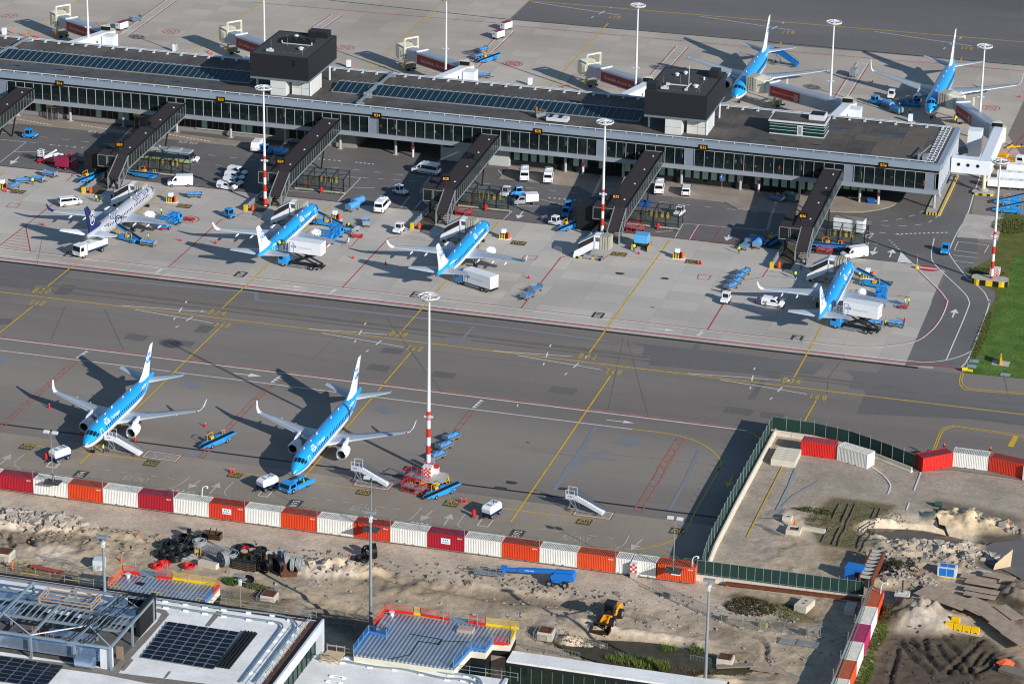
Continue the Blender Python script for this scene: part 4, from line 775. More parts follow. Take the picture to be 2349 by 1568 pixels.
# ================================================================ GATE WALKWAYS
Mwroof=M('walkway_roof',hx('#332c2d',1.),.9,0,.12,1); Mframe=M('pale_frame',hx('#8f979b',1.1),.45,.2,.05,1); Mblkf=M('black_frame',hx('#1c1f22'),.5,.2,.1,1)
Mclear=M('clear_glass',hx('#4c5a58'),.05,0,0,alpha=.28,spec=.6); Mfl=M('ramp_floor',hx('#4a4d4d'),.8,0,.1,1)
def walkway(gate,XR,label,cabin=False,full=True):
 t=thing('gate_walkway',label,'walkway',(XR,580,0),group='dark sloping walkways from the pier down to the stands')
 XL=XR-4.05; yA,yB,yC=611.8,578.6,573.; zA,zB,zC=7.95,6.,2.75
 d=lambda y:zB+(zA-zB)*(y-yB)/(yA-yB)
 m=one(Mwroof); m.add([(XL,yB,zB),(XR,yB,zB),(XR,yA,zA),(XL,yA,zA),(XL,yB,zB-.25),(XR,yB,zB-.25),(XR,yA,zA-.25),(XL,yA,zA-.25)],[(0,1,2,3),(7,6,5,4),(0,4,5,1),(1,5,6,2),(3,2,6,7),(0,3,7,4)])
 wbuild(m,'roof',t)
 m=one(Mframe)
 for x in (XL,XR): m.use(Mblkf).bar((x,yB,zB+.05),(x,yA,zA+.05),.16,.22); m.use(Mframe)
 m.bar((XL,yA-.3,zA+.02),(XR,yA-.3,zA+.02),.15)
 wbuild(m,'roof_edge',t)
 m=one(M('tinted_side',hx('#2a3030'),.08,0,0,alpha=.5))
 for x in (XL+.05,XR-.05): m.add([(x,yB,zB-2.7),(x,yA,zA-2.7),(x,yA,zA-.2),(x,yB,zB-.2)],[(0,1,2,3)])
 wbuild(m,'side_glass',t)
 m=one(Mfl); m.add([(XL,yB,zB-2.75),(XR,yB,zB-2.75),(XR,yA,zA-2.75),(XL,yA,zA-2.75),(XL,yB,zB-2.95),(XR,yB,zB-2.95),(XR,yA,zA-2.95),(XL,yA,zA-2.95)],[(0,1,2,3),(7,6,5,4),(0,4,5,1),(1,5,6,2),(3,2,6,7),(0,3,7,4)]); wbuild(m,'ramp_floor',t)
 m=one(Mframe)
 for x in (XL,XR):
  m.bar((x,yB,zB-2.85),(x,yA,zA-2.85),.1,.22); n=22
  for i in range(n+1): y=yB+(yA-yB)*i/n; m.bar((x,y,d(y)-2.8),(x,y,d(y)),.05)
 wbuild(m,'side_mullions',t)
 SX=XR-2.5; m=one(Mwroof); m.add([(SX,yC,zC),(XR,yC,zC),(XR,yB,zB),(SX,yB,zB),(SX,yC,zC-.2),(XR,yC,zC-.2),(XR,yB,zB-.2),(SX,yB,zB-.2)],[(0,1,2,3),(7,6,5,4),(0,4,5,1),(1,5,6,2),(3,2,6,7),(0,3,7,4)]); wbuild(m,'stair_roof',t)
 m=one(Mframe)
 for x in (SX,XR):
  m.bar((x,yC,zC),(x,yB,zB),.16,.2).bar((x,yC,0),(x,yC,zC),.22).bar((x,yC+.6,0),(x,yB,zB-2.7),.1)
  for i in range(5):
   y=yC+1+i*1.1; zt=zC+(zB-zC)*(y-yC)/(yB-yC); zb=max(0,(y-yC-.6)/(yB-yC-.6)*3.3); m.bar((x,y,zb),(x,y+(.9 if i%2 else -.7),zt),.07)
 wbuild(m,'stair_frame',t)
 m=one(Mclear)
 for x in (XR-.03,SX+.03): m.add([(x,yC+.6,.2),(x,yB,3.2),(x,yB,zB-.1),(x,yC,zC-.1)],[(0,1,2,3)])
 wbuild(m,'stair_glass',t)
 m=one(Mblkf)
 for i in range(14): y=yC+.4+i*.4; z=.2+i*.235; m.box(SX+.15,XR-.15,y,y+.3,z,z+.05)
 m.bar((SX+.12,yC+.2,.1),(SX+.12,yB,3.4),.08,.3).bar((XR-.12,yC+.2,.1),(XR-.12,yB,3.4),.08,.3).bar((XR-1.3,yC+.2,1.),(XR-1.3,yB,4.3),.07)
 m.use(Mhaz)
 for i in range(0,14,3): y=yC+.4+i*.4; z=.26+i*.235; m.box(SX+.4,XR-.4,y,y+.05,z,z+.02)
 wbuild(m,'stair_steps',t)
 bx0,bx1,by0,by1=XR-6.9,XR-2.6,yB-.6,585.5
 wbuild(one(Mwroof).box(bx0,bx1,by0,by1,5.75,6.0),'landing_roof',t); wbuild(one(Mblkf).box(bx0,bx0+.12,by0,by1,3.2,5.75).box(bx0+.12,bx1,by1-.12,by1,3.2,5.75).box(bx0,bx1,by0,by1,3.0,3.2),'landing_walls',t)
 wbuild(one(M('tinted_side',hx('#2a3030'))).box(bx0+.15,bx1,by0+.03,by0+.08,3.2,5.75),'landing_window',t)
 m=one(Mframe)
 for x in (bx0+.06,bx0+2.,bx0+2.35,bx1-.05): m.bar((x,by0,3.2),(x,by0,5.75),.1)
 m.bar((bx0,by0,3.22),(bx1,by0,3.22),.12).bar((bx0,by0,5.72),(bx1,by0,5.72),.1); wbuild(m,'landing_frame',t)
 wbuild(one(Mblkf).bar((bx0+1,by0+2,0),(bx0+1,by0+2,3.),.3).bar((bx1-1,by1-1,0),(bx1-1,by1-1,3.),.3).bar((XR-.5,600,0),(XR-1.2,604.5,4.7),.28).bar((XL+.5,600,0),(XL+1,604.5,4.7),.28),'supports',t)
 if cabin: wbuild(one(Mdark).box(XR-10.6,XR-7.,579.2,584.5,0,5.6),'side_cabin',t)
 m=one(Mblkf).bar((XR-3.,580.1,6),(XR-3.,580.1,7.4),.14); m.use(Msign).prism([(XR-3.4,579.6),(XR-1.6,580.0),(XR-3.2,581.4)],7.3,8.4); m.use(Mblkf).prism([(XR-3.45,579.5),(XR-1.5,579.95),(XR-3.2,581.5)],8.4,8.5)
 m.use(Mamber); dx=Vector((1.8,.4,0)).normalized(); addtext(m,gate,lambda a,b:(XR-2.5+a*dx.x+.01,579.77+a*dx.y,7.85+b),.8,.0)
 wbuild(m,'gate_sign',t)
 m=one(Maluw)
 for y in (583,592,600.5,608.5): m.tube((XR-1.5,y,d(y)),(XR-1.5,y,d(y)+.25),.07,n=8).tube((XR-1.5,y,d(y)+.02),(XR-1.5,y,d(y)+.07),.25,n=10)
 wbuild(m,'roof_vents',t)
 if not full: return
 s=thing('glass_shelter','open black framed glass shelter beside gate walkway '+gate,'shelter',(XR+4,586,0),group='glass shelters beside the gate walkways')
 x0,x1,y0,y1=XR-1.2,XR+9.4,586.,590.2; m=one(Mblkf); n=4
 for i in range(n+1):
  x=x0+(x1-x0)*i/n; m.bar((x,y0,0),(x,y0,3.1),.16).bar((x,y1,0),(x,y1,3.7),.14).bar((x,y0,3.1),(x,y1,3.7),.14)
 for y,z in ((y0,3.1),(y1,3.7),((y0+y1)/2,3.4),(y0,1.)): m.bar((x0,y,z),(x1,y,z),.1)
 wbuild(m,'frame',s); wbuild(one(Mclear).add([(x0,y0,3.12),(x1,y0,3.12),(x1,y1,3.72),(x0,y1,3.72)],[(0,1,2,3)]).box(x0,x1,y0+.05,y0+.08,.1,3.05),'glass',s)
 wbuild(one(Mconcr).box(x0-.3,x1+.4,y0-.35,y0-.1,0,.3),'plinth',s)
 wbuild(one(M('orange_bin',hx('#d4511e',1.1),.5)).box(XR+.4,XR+1.1,587,587.6,.6,1.5),'litter_bin',s)
 vg=MB().use(M('weed',hx('#5a6428'),.9,0,.3,3)); rr=random.Random(int(-XR))
 for i in range(170):
  x=rr.uniform(x0,x1+.3); y=y0-.1-rr.random()*.9; h=rr.uniform(.1,.4); a=rr.uniform(0,6.28); vg.add([(x,y,0),(x+.12*math.cos(a),y+.12*math.sin(a),0),(x+.2*math.cos(a+1),y+.2*math.sin(a+1),h)],[(0,1,2)])
 o=vg.build('weed_strip'); tag(o,kind='stuff',label='thin green weeds growing along the shelter base at gate '+gate,cat='weeds',group='weeds along the shelters')
 m=MB(); hx0=XR+.8
 for i in range(9): m.use(Mhaz if i%2==0 else Mblack).box(hx0+i*.58,hx0+(i+1)*.58,592.2,592.5,0,1.15)
 tag(wbuild(m,'hazard_barrier',None),'low yellow and black striped barrier behind the shelter of gate '+gate,'barrier',group='striped barriers behind the shelters')
 bar=thing('guard_barrier','pale barrier on low feet running from the stand to gate walkway '+gate,'barrier',(XR-6.4,568.7,0),group='pale barriers left of the gate stairs')
 m=one(Mframe).box(XR-6.5,XR-6.3,569.3,584.5,.35,1.15); 
 for i in range(9): y=569.6+i*1.8; m.box(XR-6.6,XR-6.2,y,y+.2,0,1.25)
 wbuild(m,'panels',bar); wbuild(one(Mhaz).box(XR-6.75,XR-6.05,568.6,569.2,0,1.3),'end_post',bar)
 tag(one(Mconcr).box(XR-8.6,XR-6.9,584.6,585.,0,1.2).build('low_wall'),'low concrete wall behind gate walkway '+gate,'wall',group='low walls behind the gate walkways')
 for i,(u_,v_,lab) in enumerate(((XR-5.,569.3,'orange waste bin on the paving left of the stairs of gate '),)):
  b=thing('waste_bin',lab+gate,'bin',(u_,v_,0),group='orange waste bins by the gate stairs'); one(M('orange_bin',hx('#d4511e',1.1))).tube((0,0,.15),(0,0,1.25),.32,.34,n=12).tube((0,0,1.25),(0,0,1.4),.34,.15,n=12).build('drum',b); one(Mblack).tube((0,0,0),(0,0,.15),.2,n=8).build('foot',b)
WL={'B20':'dark gate walkway B20, leftmost complete one, beside the parked bus','B24':'dark gate walkway B24 next to the red and white mast left of centre','B28':'dark gate walkway B28 with the white minibus at its left','B32':'dark gate walkway B32 above the free stand','B36':'dark gate walkway B36, rightmost one'}
for k,(gt,x) in enumerate((('B20',-245.6),('B24',-209.05),('B28',-172.55),('B32',-136.0),('B36',-97.1))): walkway(gt,x,WL[gt],cabin=gt in('B20','B32'))
walkway('B16',-282.2,'dark gate walkway cut by the left edge of the photo',full=False)
mb=MB().use(M('trodden_verge',hx('#565043',1.1),.9,0,.25,.6))
for XR in (-245.6,-209.05,-172.55,-136.,-97.1): mb.poly([(XR+a,b,.047) for a,b in ((-6.2,569.),(-2.6,569.),(-2.6,583),(-6.2,584.5))]); mb.poly([(XR+a,b,.047) for a,b in ((0,584.8),(9.8,584.8),(9.8,586.2),(0,586.2))])
mb.build('gravel_strips')['kind']='structure'
Mbel=M('bellows_grey',hx('#a3a093',1.1),.8,0,.25,6); Mblue=M('klm_blue',hx('#1d93d8',1.05),.35,0,.05,.5); Mlblue=M('light_blue',hx('#58a8dc',1.05),.4,0,.06,1)
def paxramp(x,y,label,blue=True):
 t=thing('boarding_ramp',label,'boarding ramp',(x,y,0),group='white covered boarding ramps')
 w=one(Mwallw if False else M('ramp_white',hx('#dcdde0',1.15),.4,0,.04,1))
 for yy in (0,2.1): w.add([(0,yy,.15),(.3,yy,1.5),(4.3,yy,4.05),(5.6,yy,4.05),(5.6,yy,2.5),(4.2,yy,2.5),(.6,yy,.1)],[tuple(range(7))]); w.add([(0,yy+.08,.15),(.3,yy+.08,1.5),(4.3,yy+.08,4.05),(5.6,yy+.08,4.05),(5.6,yy+.08,2.5),(4.2,yy+.08,2.5),(.6,yy+.08,.1)],[tuple(range(6,-1,-1))]); w.bar((.3,yy+.04,1.5),(4.3,yy+.04,4.05),.1,.05)
 w.add([(0,0,.2),(4.2,0,2.55),(4.2,2.1,2.55),(0,2.1,.2)],[(0,1,2,3)]); w.build('side_walls',t)
 one(M('tinted_canopy',hx('#2b241f'),.15,0,0,alpha=.8)).add([(.9,0.02,1.95),(4.2,.02,4.05),(4.2,.02,5.1),(1.1,.02,3.2)],[(0,1,2,3)]).add([(.9,2.12,1.95),(4.2,2.12,4.05),(4.2,2.12,5.1),(1.1,2.12,3.2)],[(0,1,2,3)]).build('canopy_windows',t)
 one(M('ramp_white',hx('#dcdde0'))).bar((1.05,1.1,3.25),(4.25,1.1,5.2),2.4,.12).box(4.3,5.6,-.05,2.2,4.95,5.3).box(4.25,4.4,0,2.1,2.5,5).box(5.45,5.6,0,2.1,2.5,5).build('canopy_roof',t)
 b=one(Mbel)
 for i in range(8): q=.12 if i%2 else 0; b.box(5.6+i*.26,5.86+i*.26,-.1+q,2.3-q,2.55,5.35-q)
 b.build('bellows',t)
 if blue: one(Mlblue).box(3.,6.2,2.3,4.1,1.2,3.1).build('power_unit',t)
 m=one(Mpost).bar((.6,.3,.3),(6.,.3,.45),.22).bar((.6,1.9,.3),(6.,1.9,.45),.22).bar((3.2,.4,.4),(4.9,.4,2.5),.14).bar((4.9,.4,.4),(3.9,.4,2.4),.14).box(2.2,3.6,.2,.9,.3,.9); m.build('chassis',t)
 m=one(Mhaz).box(1.2,1.8,.1,.2,.15,.4).box(3.8,4.4,.1,.2,.2,.5); m.build('warning_plates',t)
 for a,c in ((.9,0),(.9,2.),(5.6,0),(5.6,2.)): o=one(Mblack).tube((0,-.12,0),(0,.12,0),.28,n=12).build('wheel',t); o.location=(a,c+.05,.28)
 return t
paxramp(-171.3,563.2,'white covered boarding ramp docked at the front door of the airliner at stand B28'); paxramp(-207.7,562.4,'white covered boarding ramp docked at the airliner at stand B24')
paxramp(-243.4,562.8,'white covered boarding ramp docked at the grey airliner with the dark blue tail'); paxramp(-95.6,563.6,'white covered boarding ramp docked at the airliner at stand B36')
paxramp(-142.9,562.2,'free standing white covered boarding ramp with open bellows at empty stand B32',False)
# ================================================================ JET BRIDGES
Mcream=M('cream_paint',hx('#cdc8b2',1.15),.5,0,.06,1); Mtun=M('tunnel_grey',hx('#9aa0ab',1.15),.4,.2,.08,.4); Mad=M('advert_red',hx('#9c2b24',1.1),.5,0,.08,.6); Mlet=M('advert_letters',hx('#d9b7ae',1.1),.5,0,0)
def tunnel(mb,a,b,w,h,rad=.35):
 a=Vector(a);b=Vector(b);d=(b-a).normalized();s=Vector((-d.y,d.x,0)).normalized()
 prof=[(-w/2,-h),(w/2,-h),(w/2,-rad),(w/2-rad*.4,-rad*.35),(w/2-rad*1.2,0),(-w/2+rad*1.2,0),(-w/2+rad*.4,-rad*.35),(-w/2,-rad)]
 ra=[a+s*x+Vector((0,0,z)) for x,z in prof]; rb=[b+s*x+Vector((0,0,z)) for x,z in prof]; mb.loft([ra[::-1],rb[::-1]],smooth=False)
def advert(t,a,b,w,h,text,side):
 a=Vector(a);b=Vector(b);d=(b-a).normalized();s=Vector((-d.y,d.x,0)).normalized()*side; up=Vector((0,0,1)); o=a+s*(w/2+.05)
 m=one(Mad); n=o+d*.15; L=(b-a).length-.4
 P=[n+up*(-h+.25),n+d*L+up*(-h+.25),n+d*L+up*-.5,n+up*-.5]; m.add(P,[(0,1,2,3)])
 m.use(Mlet); rv=d if side<0 else -d; c=n+d*(L*.5)+s*.03+up*(-h/2-.18); v,f=textmesh(text,1,.01); xs=[p[0] for p in v]; k=min(1.25,(L*.74)/(max(xs)-min(xs)))
 m.add([c-rv*.6+rv*p[0]*k+up*p[1]*k for p in v],f)
 e=c+rv*(L/2-1.1)
 for i in range(5): m.add([e+rv*(-.7+.02*i)+up*(.7-.33*i),e+rv*(.7)+up*(.7-.33*i),e+rv*.7+up*(.55-.33*i),e+rv*(-.7)+up*(.55-.33*i)],[(0,1,2,3)])
 wbuild(m,'advert_panel',t)
def jetbridge(label,cab,mid,rot,bog,text,docked=False,foot=None,head=None,split=None,fixed_to=None):
 t=thing('boarding_bridge',label,'boarding bridge',(rot[0],rot[1],0),group='boarding bridges on the far side of the pier')
 C=Vector(cab);Md=Vector(mid);Rt=Vector(rot); d=(Rt-C).normalized(); s=Vector((-d.y,d.x,0)).normalized()
 m=one(Mtun); tunnel(m,C+d*1.2,Md,2.6,2.7); wbuild(m,'inner_tunnel',t)
 m=one(Mtun); tunnel(m,Md-d*.3,Rt,3.1,3.05,.45); wbuild(m,'outer_tunnel',t)
 wbuild(one(Maluw).bar(Md-s*1.75+Vector((0,0,.15)),Md+s*1.75+Vector((0,0,.15)),.4,.3),'tunnel_collar',t)
 if split:
  a=Md+(Rt-Md)*split; advert(t,Md,a,3.1,3.05,text,-1 if s.y>0 else 1)
 else: advert(t,Md,Rt-d*.8,3.1,3.05,text,-1 if s.y>0 else 1)
 h=head or Vector((-.55,.8,0)).normalized(); h=Vector(h).normalized(); sd=Vector((-h.y,h.x,0)); c0=C+Vector((0,0,.25)); 
 ring=[]
 for k,wd in ((-1.6,1.3),(-.8,1.9),(1.2,2.),(1.8,1.9)):
  q=c0+h*k; z=.35 if k>0 else 0
  ring.append([q-sd*wd+Vector((0,0,-3.1)),q+sd*wd+Vector((0,0,-3.1)),q+sd*wd+Vector((0,0,z-.3)),q+sd*wd*.7+Vector((0,0,z)),q-sd*wd*.7+Vector((0,0,z)),q-sd*wd+Vector((0,0,z-.3))])
 m=one(Mcream).loft(ring,smooth=False); wbuild(m,'cab',t)
 m=one(Mdark).add([c0+h*-1.2+sd*1.66+Vector((0,0,-2)),c0+h*.2+sd*1.95+Vector((0,0,-2)),c0+h*.2+sd*1.95+Vector((0,0,-1.)),c0+h*-1.2+sd*1.66+Vector((0,0,-1.))],[(0,1,2,3),(3,2,1,0)]).add([c0-h*-.2-sd*1.97+Vector((0,0,-2.)),c0-h*1.-sd*1.85+Vector((0,0,-2.)),c0-h*1.-sd*1.85+Vector((0,0,-1.)),c0-h*-.2-sd*1.97+Vector((0,0,-1.))],[(0,1,2,3),(3,2,1,0)]); wbuild(m,'cab_window',t)
 m=one(Mbel)
 for i in range(7 if docked else 2):
  q=c0+h*(1.8+i*.3); k=.9 if i%2 else 1.; m.loft([[q-sd*1.9*k+Vector((0,0,-3.)),q+sd*1.9*k+Vector((0,0,-3.)),q+sd*1.9*k+Vector((0,0,.3*k)),q-sd*1.9*k+Vector((0,0,.3*k))],[q+h*.28-sd*1.9*k+Vector((0,0,-3.)),q+h*.28+sd*1.9*k+Vector((0,0,-3.)),q+h*.28+sd*1.9*k+Vector((0,0,.3*k)),q+h*.28-sd*1.9*k+Vector((0,0,.3*k))]],smooth=False)
 wbuild(m,'canopy_bellows',t)
 B=Vector(bog); m=one(Mcream)
 for k in (-1,1):
  p=B+s*1.95*k; m.bar(p+Vector((0,0,.9)),p+Vector((0,0,8.2 if not docked else 6.3)),.38,.38)
 if not docked: m.bar(B-s*1.95+Vector((0,0,8.1)),B+s*1.95+Vector((0,0,8.1)),.35,.35).bar(B-s*1.95+Vector((0,0,5.7)),B+s*1.95+Vector((0,0,5.7)),.35,.35)
 m.bar(B-s*1.95+Vector((0,0,2.5)),B+s*1.95+Vector((0,0,2.5)),.3,.35)
 wbuild(m,'lift_gantry',t)
 wbuild(one(M('bogie_grey',hx('#767a72'),.6,.1,.15,1)).bar(B-s*2.+Vector((0,0,1.1)),B+s*2.+Vector((0,0,1.1)),1.3,.8).use(Mhaz).tube(B-s*2.3+Vector((0,0,1.)),B-s*2.3+Vector((0,0,2.2)),.3,n=8),'bogie',t)
 for k in (-1,1): 
  q=B+s*.9*k+Vector((0,0,.5)); wbuild(one(Mblack).tube(q-s*.3,q+s*.3,.5,n=14),'wheel',t)
 r_=Vector((Rt.x,Rt.y,0)); m=one(Mcream).tube(r_+Vector((0,0,Rt.z-3.2)),r_+Vector((0,0,Rt.z+.15)),1.9,n=18).tube(r_,r_+Vector((0,0,Rt.z-3.2)),.45,n=12); wbuild(m,'rotunda',t)
 q=r_+Vector((0,0,Rt.z+.15)); m=one(Mcream).prism([(q.x-1.3,q.y-1.2),(q.x+1.2,q.y-1.2),(q.x+.2,q.y+.9)],q.z+1.1,q.z+1.25).bar(q,q+Vector((0,0,1.2)),.2); m.use(Msign).box(q.x-1.25,q.x+1.15,q.y-1.25,q.y-1.15,q.z+.2,q.z+1.1); wbuild(m,'bridge_number_sign',t)
 return t,Rt
Mlink=M('link_white',hx('#dcdfe4',1.15),.4,0,.03,.5)
def fixedlink(t,R0,dx,stair=True):
 x,y,z=R0; m=one(Mlink)
 tunnel(m,(x-.2,y-1.,z+.1),(x-1.2-dx,PY1+.3,z+1.8),2.7,3.); wbuild(m,'fixed_link',t)
 p=one(Mdark)
 for k in (.25,.5,.75):
  c=Vector((x-.2,y-1.,z-1.4)).lerp(Vector((x-1.2-dx,PY1,z+.3)),k)+Vector((1.4,0,0)); p.tube(c-Vector((.06,0,0)),c+Vector((.06,0,0)),.34,n=12)
 wbuild(p,'porthole',t)
 if stair:
  wbuild(one(Mlink).box(x+.8,x+3.6,y-5.6,y-2.4,0,z+.1),'stair_tower',t)
  m=one(Mpost).bar((x+3.7,y-4.6,3.6),(x+7,y-4.6,.2),1.1,.12); m.rails([(x+3.7,y-5.1,3.6),(x+7,y-5.1,.2)],1.,.04).rails([(x+3.7,y-4.1,3.6),(x+7,y-4.1,.2)],1.,.04).box(x+3.6,x+4.6,y-5.2,y-4,3.5,3.6); wbuild(m,'outside_stair',t)
def retracted(cabpx,midpx,rotpx,bog,label,text):
 cab=g1(cabpx,5.7); mid=g1(midpx,6.); rot=g1(rotpx,6.9); b=g1(bog[0]).lerp(g1(bog[1]),.5)
 t,Rt=jetbridge(label,cab,mid,rot,(b.x,b.y,0),text); fixedlink(t,Rt,3)
retracted('A0 540 130','A0 655 170','A0 990 280',('A0 545 345','A0 630 340'),'boarding bridge with red panel reading Deal makers, leftmost of all','Deal makers, do your thing')
retracted('A0 2095 275','A0 2215 318','A1 200 430',('A0 2110 495','A0 2200 490'),'boarding bridge with red panel reading Sun seekers, partly behind the left plant room','Sun seekers, do your thing')
retracted('A1 1375 425','A1 1525 470','A1 1930 600',('A1 1380 650','A1 1470 640'),'boarding bridge with red panel reading Idea addicts','Idea addicts, do your thing')
retracted('A2 700 575','A2 865 625','A2 1260 752',('A2 700 800','A2 790 790'),'boarding bridge with red panel reading Grandads','Grandads, do your thing')
c=(-127.2,678.2,6.2); b=g1('A3 75 990').lerp(g1('A3 150 960'),.5)
t,Rt=jetbridge('boarding bridge docked at the left far airliner, red panel reading Globetrotters',c,g1('A3 60 755',6.4),g1('A3 740 940',7.),(b.x,b.y,0),'Globetrotters, do your thing',True,head=(-.9,.25,0),split=.42); fixedlink(t,Rt,0)
c=(-82.4,679.5,6.2); b=g1('A3 1760 1140'); 
t,Rt=jetbridge('boarding bridge docked at the right far airliner beside the pier end',c,g1('A3 1790 940',6.4),g1('A3 2110 1165',7.2),(b.x+.9,b.y+.6,0),'Hipsters, do your thing',True,head=(-.9,.25,0),split=.45)
m=one(Mlink); a=(-68.9,627.,8.15); tunnel(m,(-76.2,628.,8.1),(-67.8,628.,8.1),2.9,3.1,.25); wbuild(m,'short_link',t)
m=one(Mlink); tunnel(m,(-69.2,626.6,8.12),(Rt.x+.3,Rt.y-1,7.6),2.6,3.05,.25); wbuild(m,'long_link',t)
m=one(Mdark)
for x in (-74.6,-72.6,-70.5): m.tube((x,626.52,6.9),(x,626.5,6.9),.38,n=14)
wbuild(m,'porthole',t)
pc=g1('B3 1975 385'); wbuild(one(Mcream).tube((pc.x,pc.y+8,0),(pc.x,pc.y+8,5),.45,n=12).tube((pc.x,pc.y,.8),(pc.x,pc.y+.01,5),.42,n=12).bar((pc.x+.2,pc.y,2.2),(pc.x+1.6,pc.y+2,5),.25).bar((pc.x-.2,pc.y,2.8),(pc.x-1.2,pc.y+1,5),.25).use(Mconcr).tube((pc.x,pc.y,0),(pc.x,pc.y,.8),1.,n=18),'pillar',t)
wbuild(one(Mlink).box(Rt.x-5.6,Rt.x-2.6,Rt.y-8,Rt.y-5,0,8.2),'stair_tower',t); wbuild(one(M('grey_blue_panel',hx('#5f7079'),.6)).bar((Rt.x-11.5,Rt.y-11,2.6),(Rt.x-5.6,Rt.y-8,3.8),1.6,1.1).bar((Rt.x-10.5,Rt.y-11,0),(Rt.x-10.5,Rt.y-11,2.6),.6),'outside_stair',t)
island('B3 1975 400','rounded block with yellow black stripes under the white link pillar',2.4,1.4,.45)
isl=thing('kerb_island','long narrow traffic island with yellow edge under the pier end','traffic island',(-77.6,617,0)); wbuild(one(Mconcr).box(-79.2,-76.4,611.9,639,0,.22),'slab',isl); wbuild(one(M('pale_yellow',hx('#d0b566',1.1),.6,0,.12)).box(-76.38,-75.9,611.5,639,0,.45),'yellow_kerb',isl)
m=MB()
for i in range(9): m.use(Mhaz if i%2 else Mblack).box(-79.2+.32*i,-78.88+.32*i,611.6,611.88,0,.5)
wbuild(m,'striped_nose',isl)
# ================================================================ AIRCRAFT
Mwing=M('wing_grey',hx('#a6aeb6',1.25),.35,.15,.06,.3); Mwingw=M('aircraft_white',hx('#dfe2e6',1.15),.3,0,.02,.3); Mlip=M('polished_lip',hx('#c9ccd0',1.1),.25,.7,0); Mfan=M('fan_dark',hx('#15171c'),.5,.3,0)
Mwin=M('cabin_window',hx('#14202c'),.1,0,0,spec=.7); Mklm=M('logo_blue',hx('#1a7fc4'),.4,0,0); Mwht=M('logo_white',hx('#f0f2f4',1.1),.4,0,0); Mnavy=M('skyteam_navy',hx('#17275e',1.),.35,0,.04,.5); Mexh=M('exhaust_metal',hx('#8b8378'),.35,.7,.1,1)
Mctl=M('control_surface_line',hx('#5a6067'),.6,0,0)
def skinmat(name,top,bot,stripe,thr,tx,slope,nose):
 m=bpy.data.materials.new(name); m.use_nodes=True; N=m.node_tree.nodes; L=m.node_tree.links; b=N['Principled BSDF']; b.inputs['Roughness'].default_value=.28; b.inputs['Specular IOR Level'].default_value=.5
 tc=N.new('ShaderNodeTexCoord'); s=N.new('ShaderNodeSeparateXYZ'); L.new(tc.outputs['Object'],s.inputs[0])
 def mth(op,a,b_=None,c=None):
  n=N.new('ShaderNodeMath'); n.operation=op
  for i,v in enumerate((a,b_,c)):
   if v is None: continue
   if isinstance(v,(int,float)): n.inputs[i].default_value=v
   else: L.new(v,n.inputs[i])
  return n.outputs[0]
 t=mth('MULTIPLY',mth('MAXIMUM',mth('SUBTRACT',tx,s.outputs[0]),0),slope)        # sinks toward the tail
 u=mth('MULTIPLY',mth('MAXIMUM',mth('SUBTRACT',s.outputs[0],nose),0),.13)          # sinks a little at the nose
 h=mth('ADD',mth('ADD',mth('SUBTRACT',s.outputs[2],thr),t),u)
 up=mth('GREATER_THAN',h,0); st=mth('GREATER_THAN',h,-.13)
 c1=N.new('ShaderNodeMix'); c1.data_type='RGBA'; L.new(st,c1.inputs['Factor']); c1.inputs[6].default_value=bot; c1.inputs[7].default_value=stripe
 c2=N.new('ShaderNodeMix'); c2.data_type='RGBA'; L.new(up,c2.inputs['Factor']); L.new(c1.outputs[2],c2.inputs[6])
 nz=N.new('ShaderNodeTexNoise'); nz.inputs['Scale'].default_value=.5; L.new(tc.outputs['Object'],nz.inputs['Vector']); cr=N.new('ShaderNodeValToRGB'); cr.color_ramp.elements[0].color=tuple(c*.93 for c in top[:3])+(1,); cr.color_ramp.elements[1].color=tuple(min(1,c*1.05) for c in top[:3])+(1,)
 L.new(nz.outputs['Fac'],cr.inputs['Fac']); L.new(cr.outputs['Color'],c2.inputs[7]); L.new(c2.outputs[2],b.inputs['Base Color']); return m
BLU=hx('#229cdf',1.12); 
SK={'klm':skinmat('klm_fuselage',BLU,hx('#e2e4e8',1.1),hx('#14306e'),3.36,-9.5,.34,11.),'sky':skinmat('silver_fuselage',hx('#b0b1b8',1.1),hx('#bbbcc2',1.1),hx('#b0b1b8',1.1),-5,-50,0,50),'b73':skinmat('airliner_fuselage',BLU,hx('#e2e4e8',1.1),hx('#14306e'),3.45,-11.5,.3,14.)}
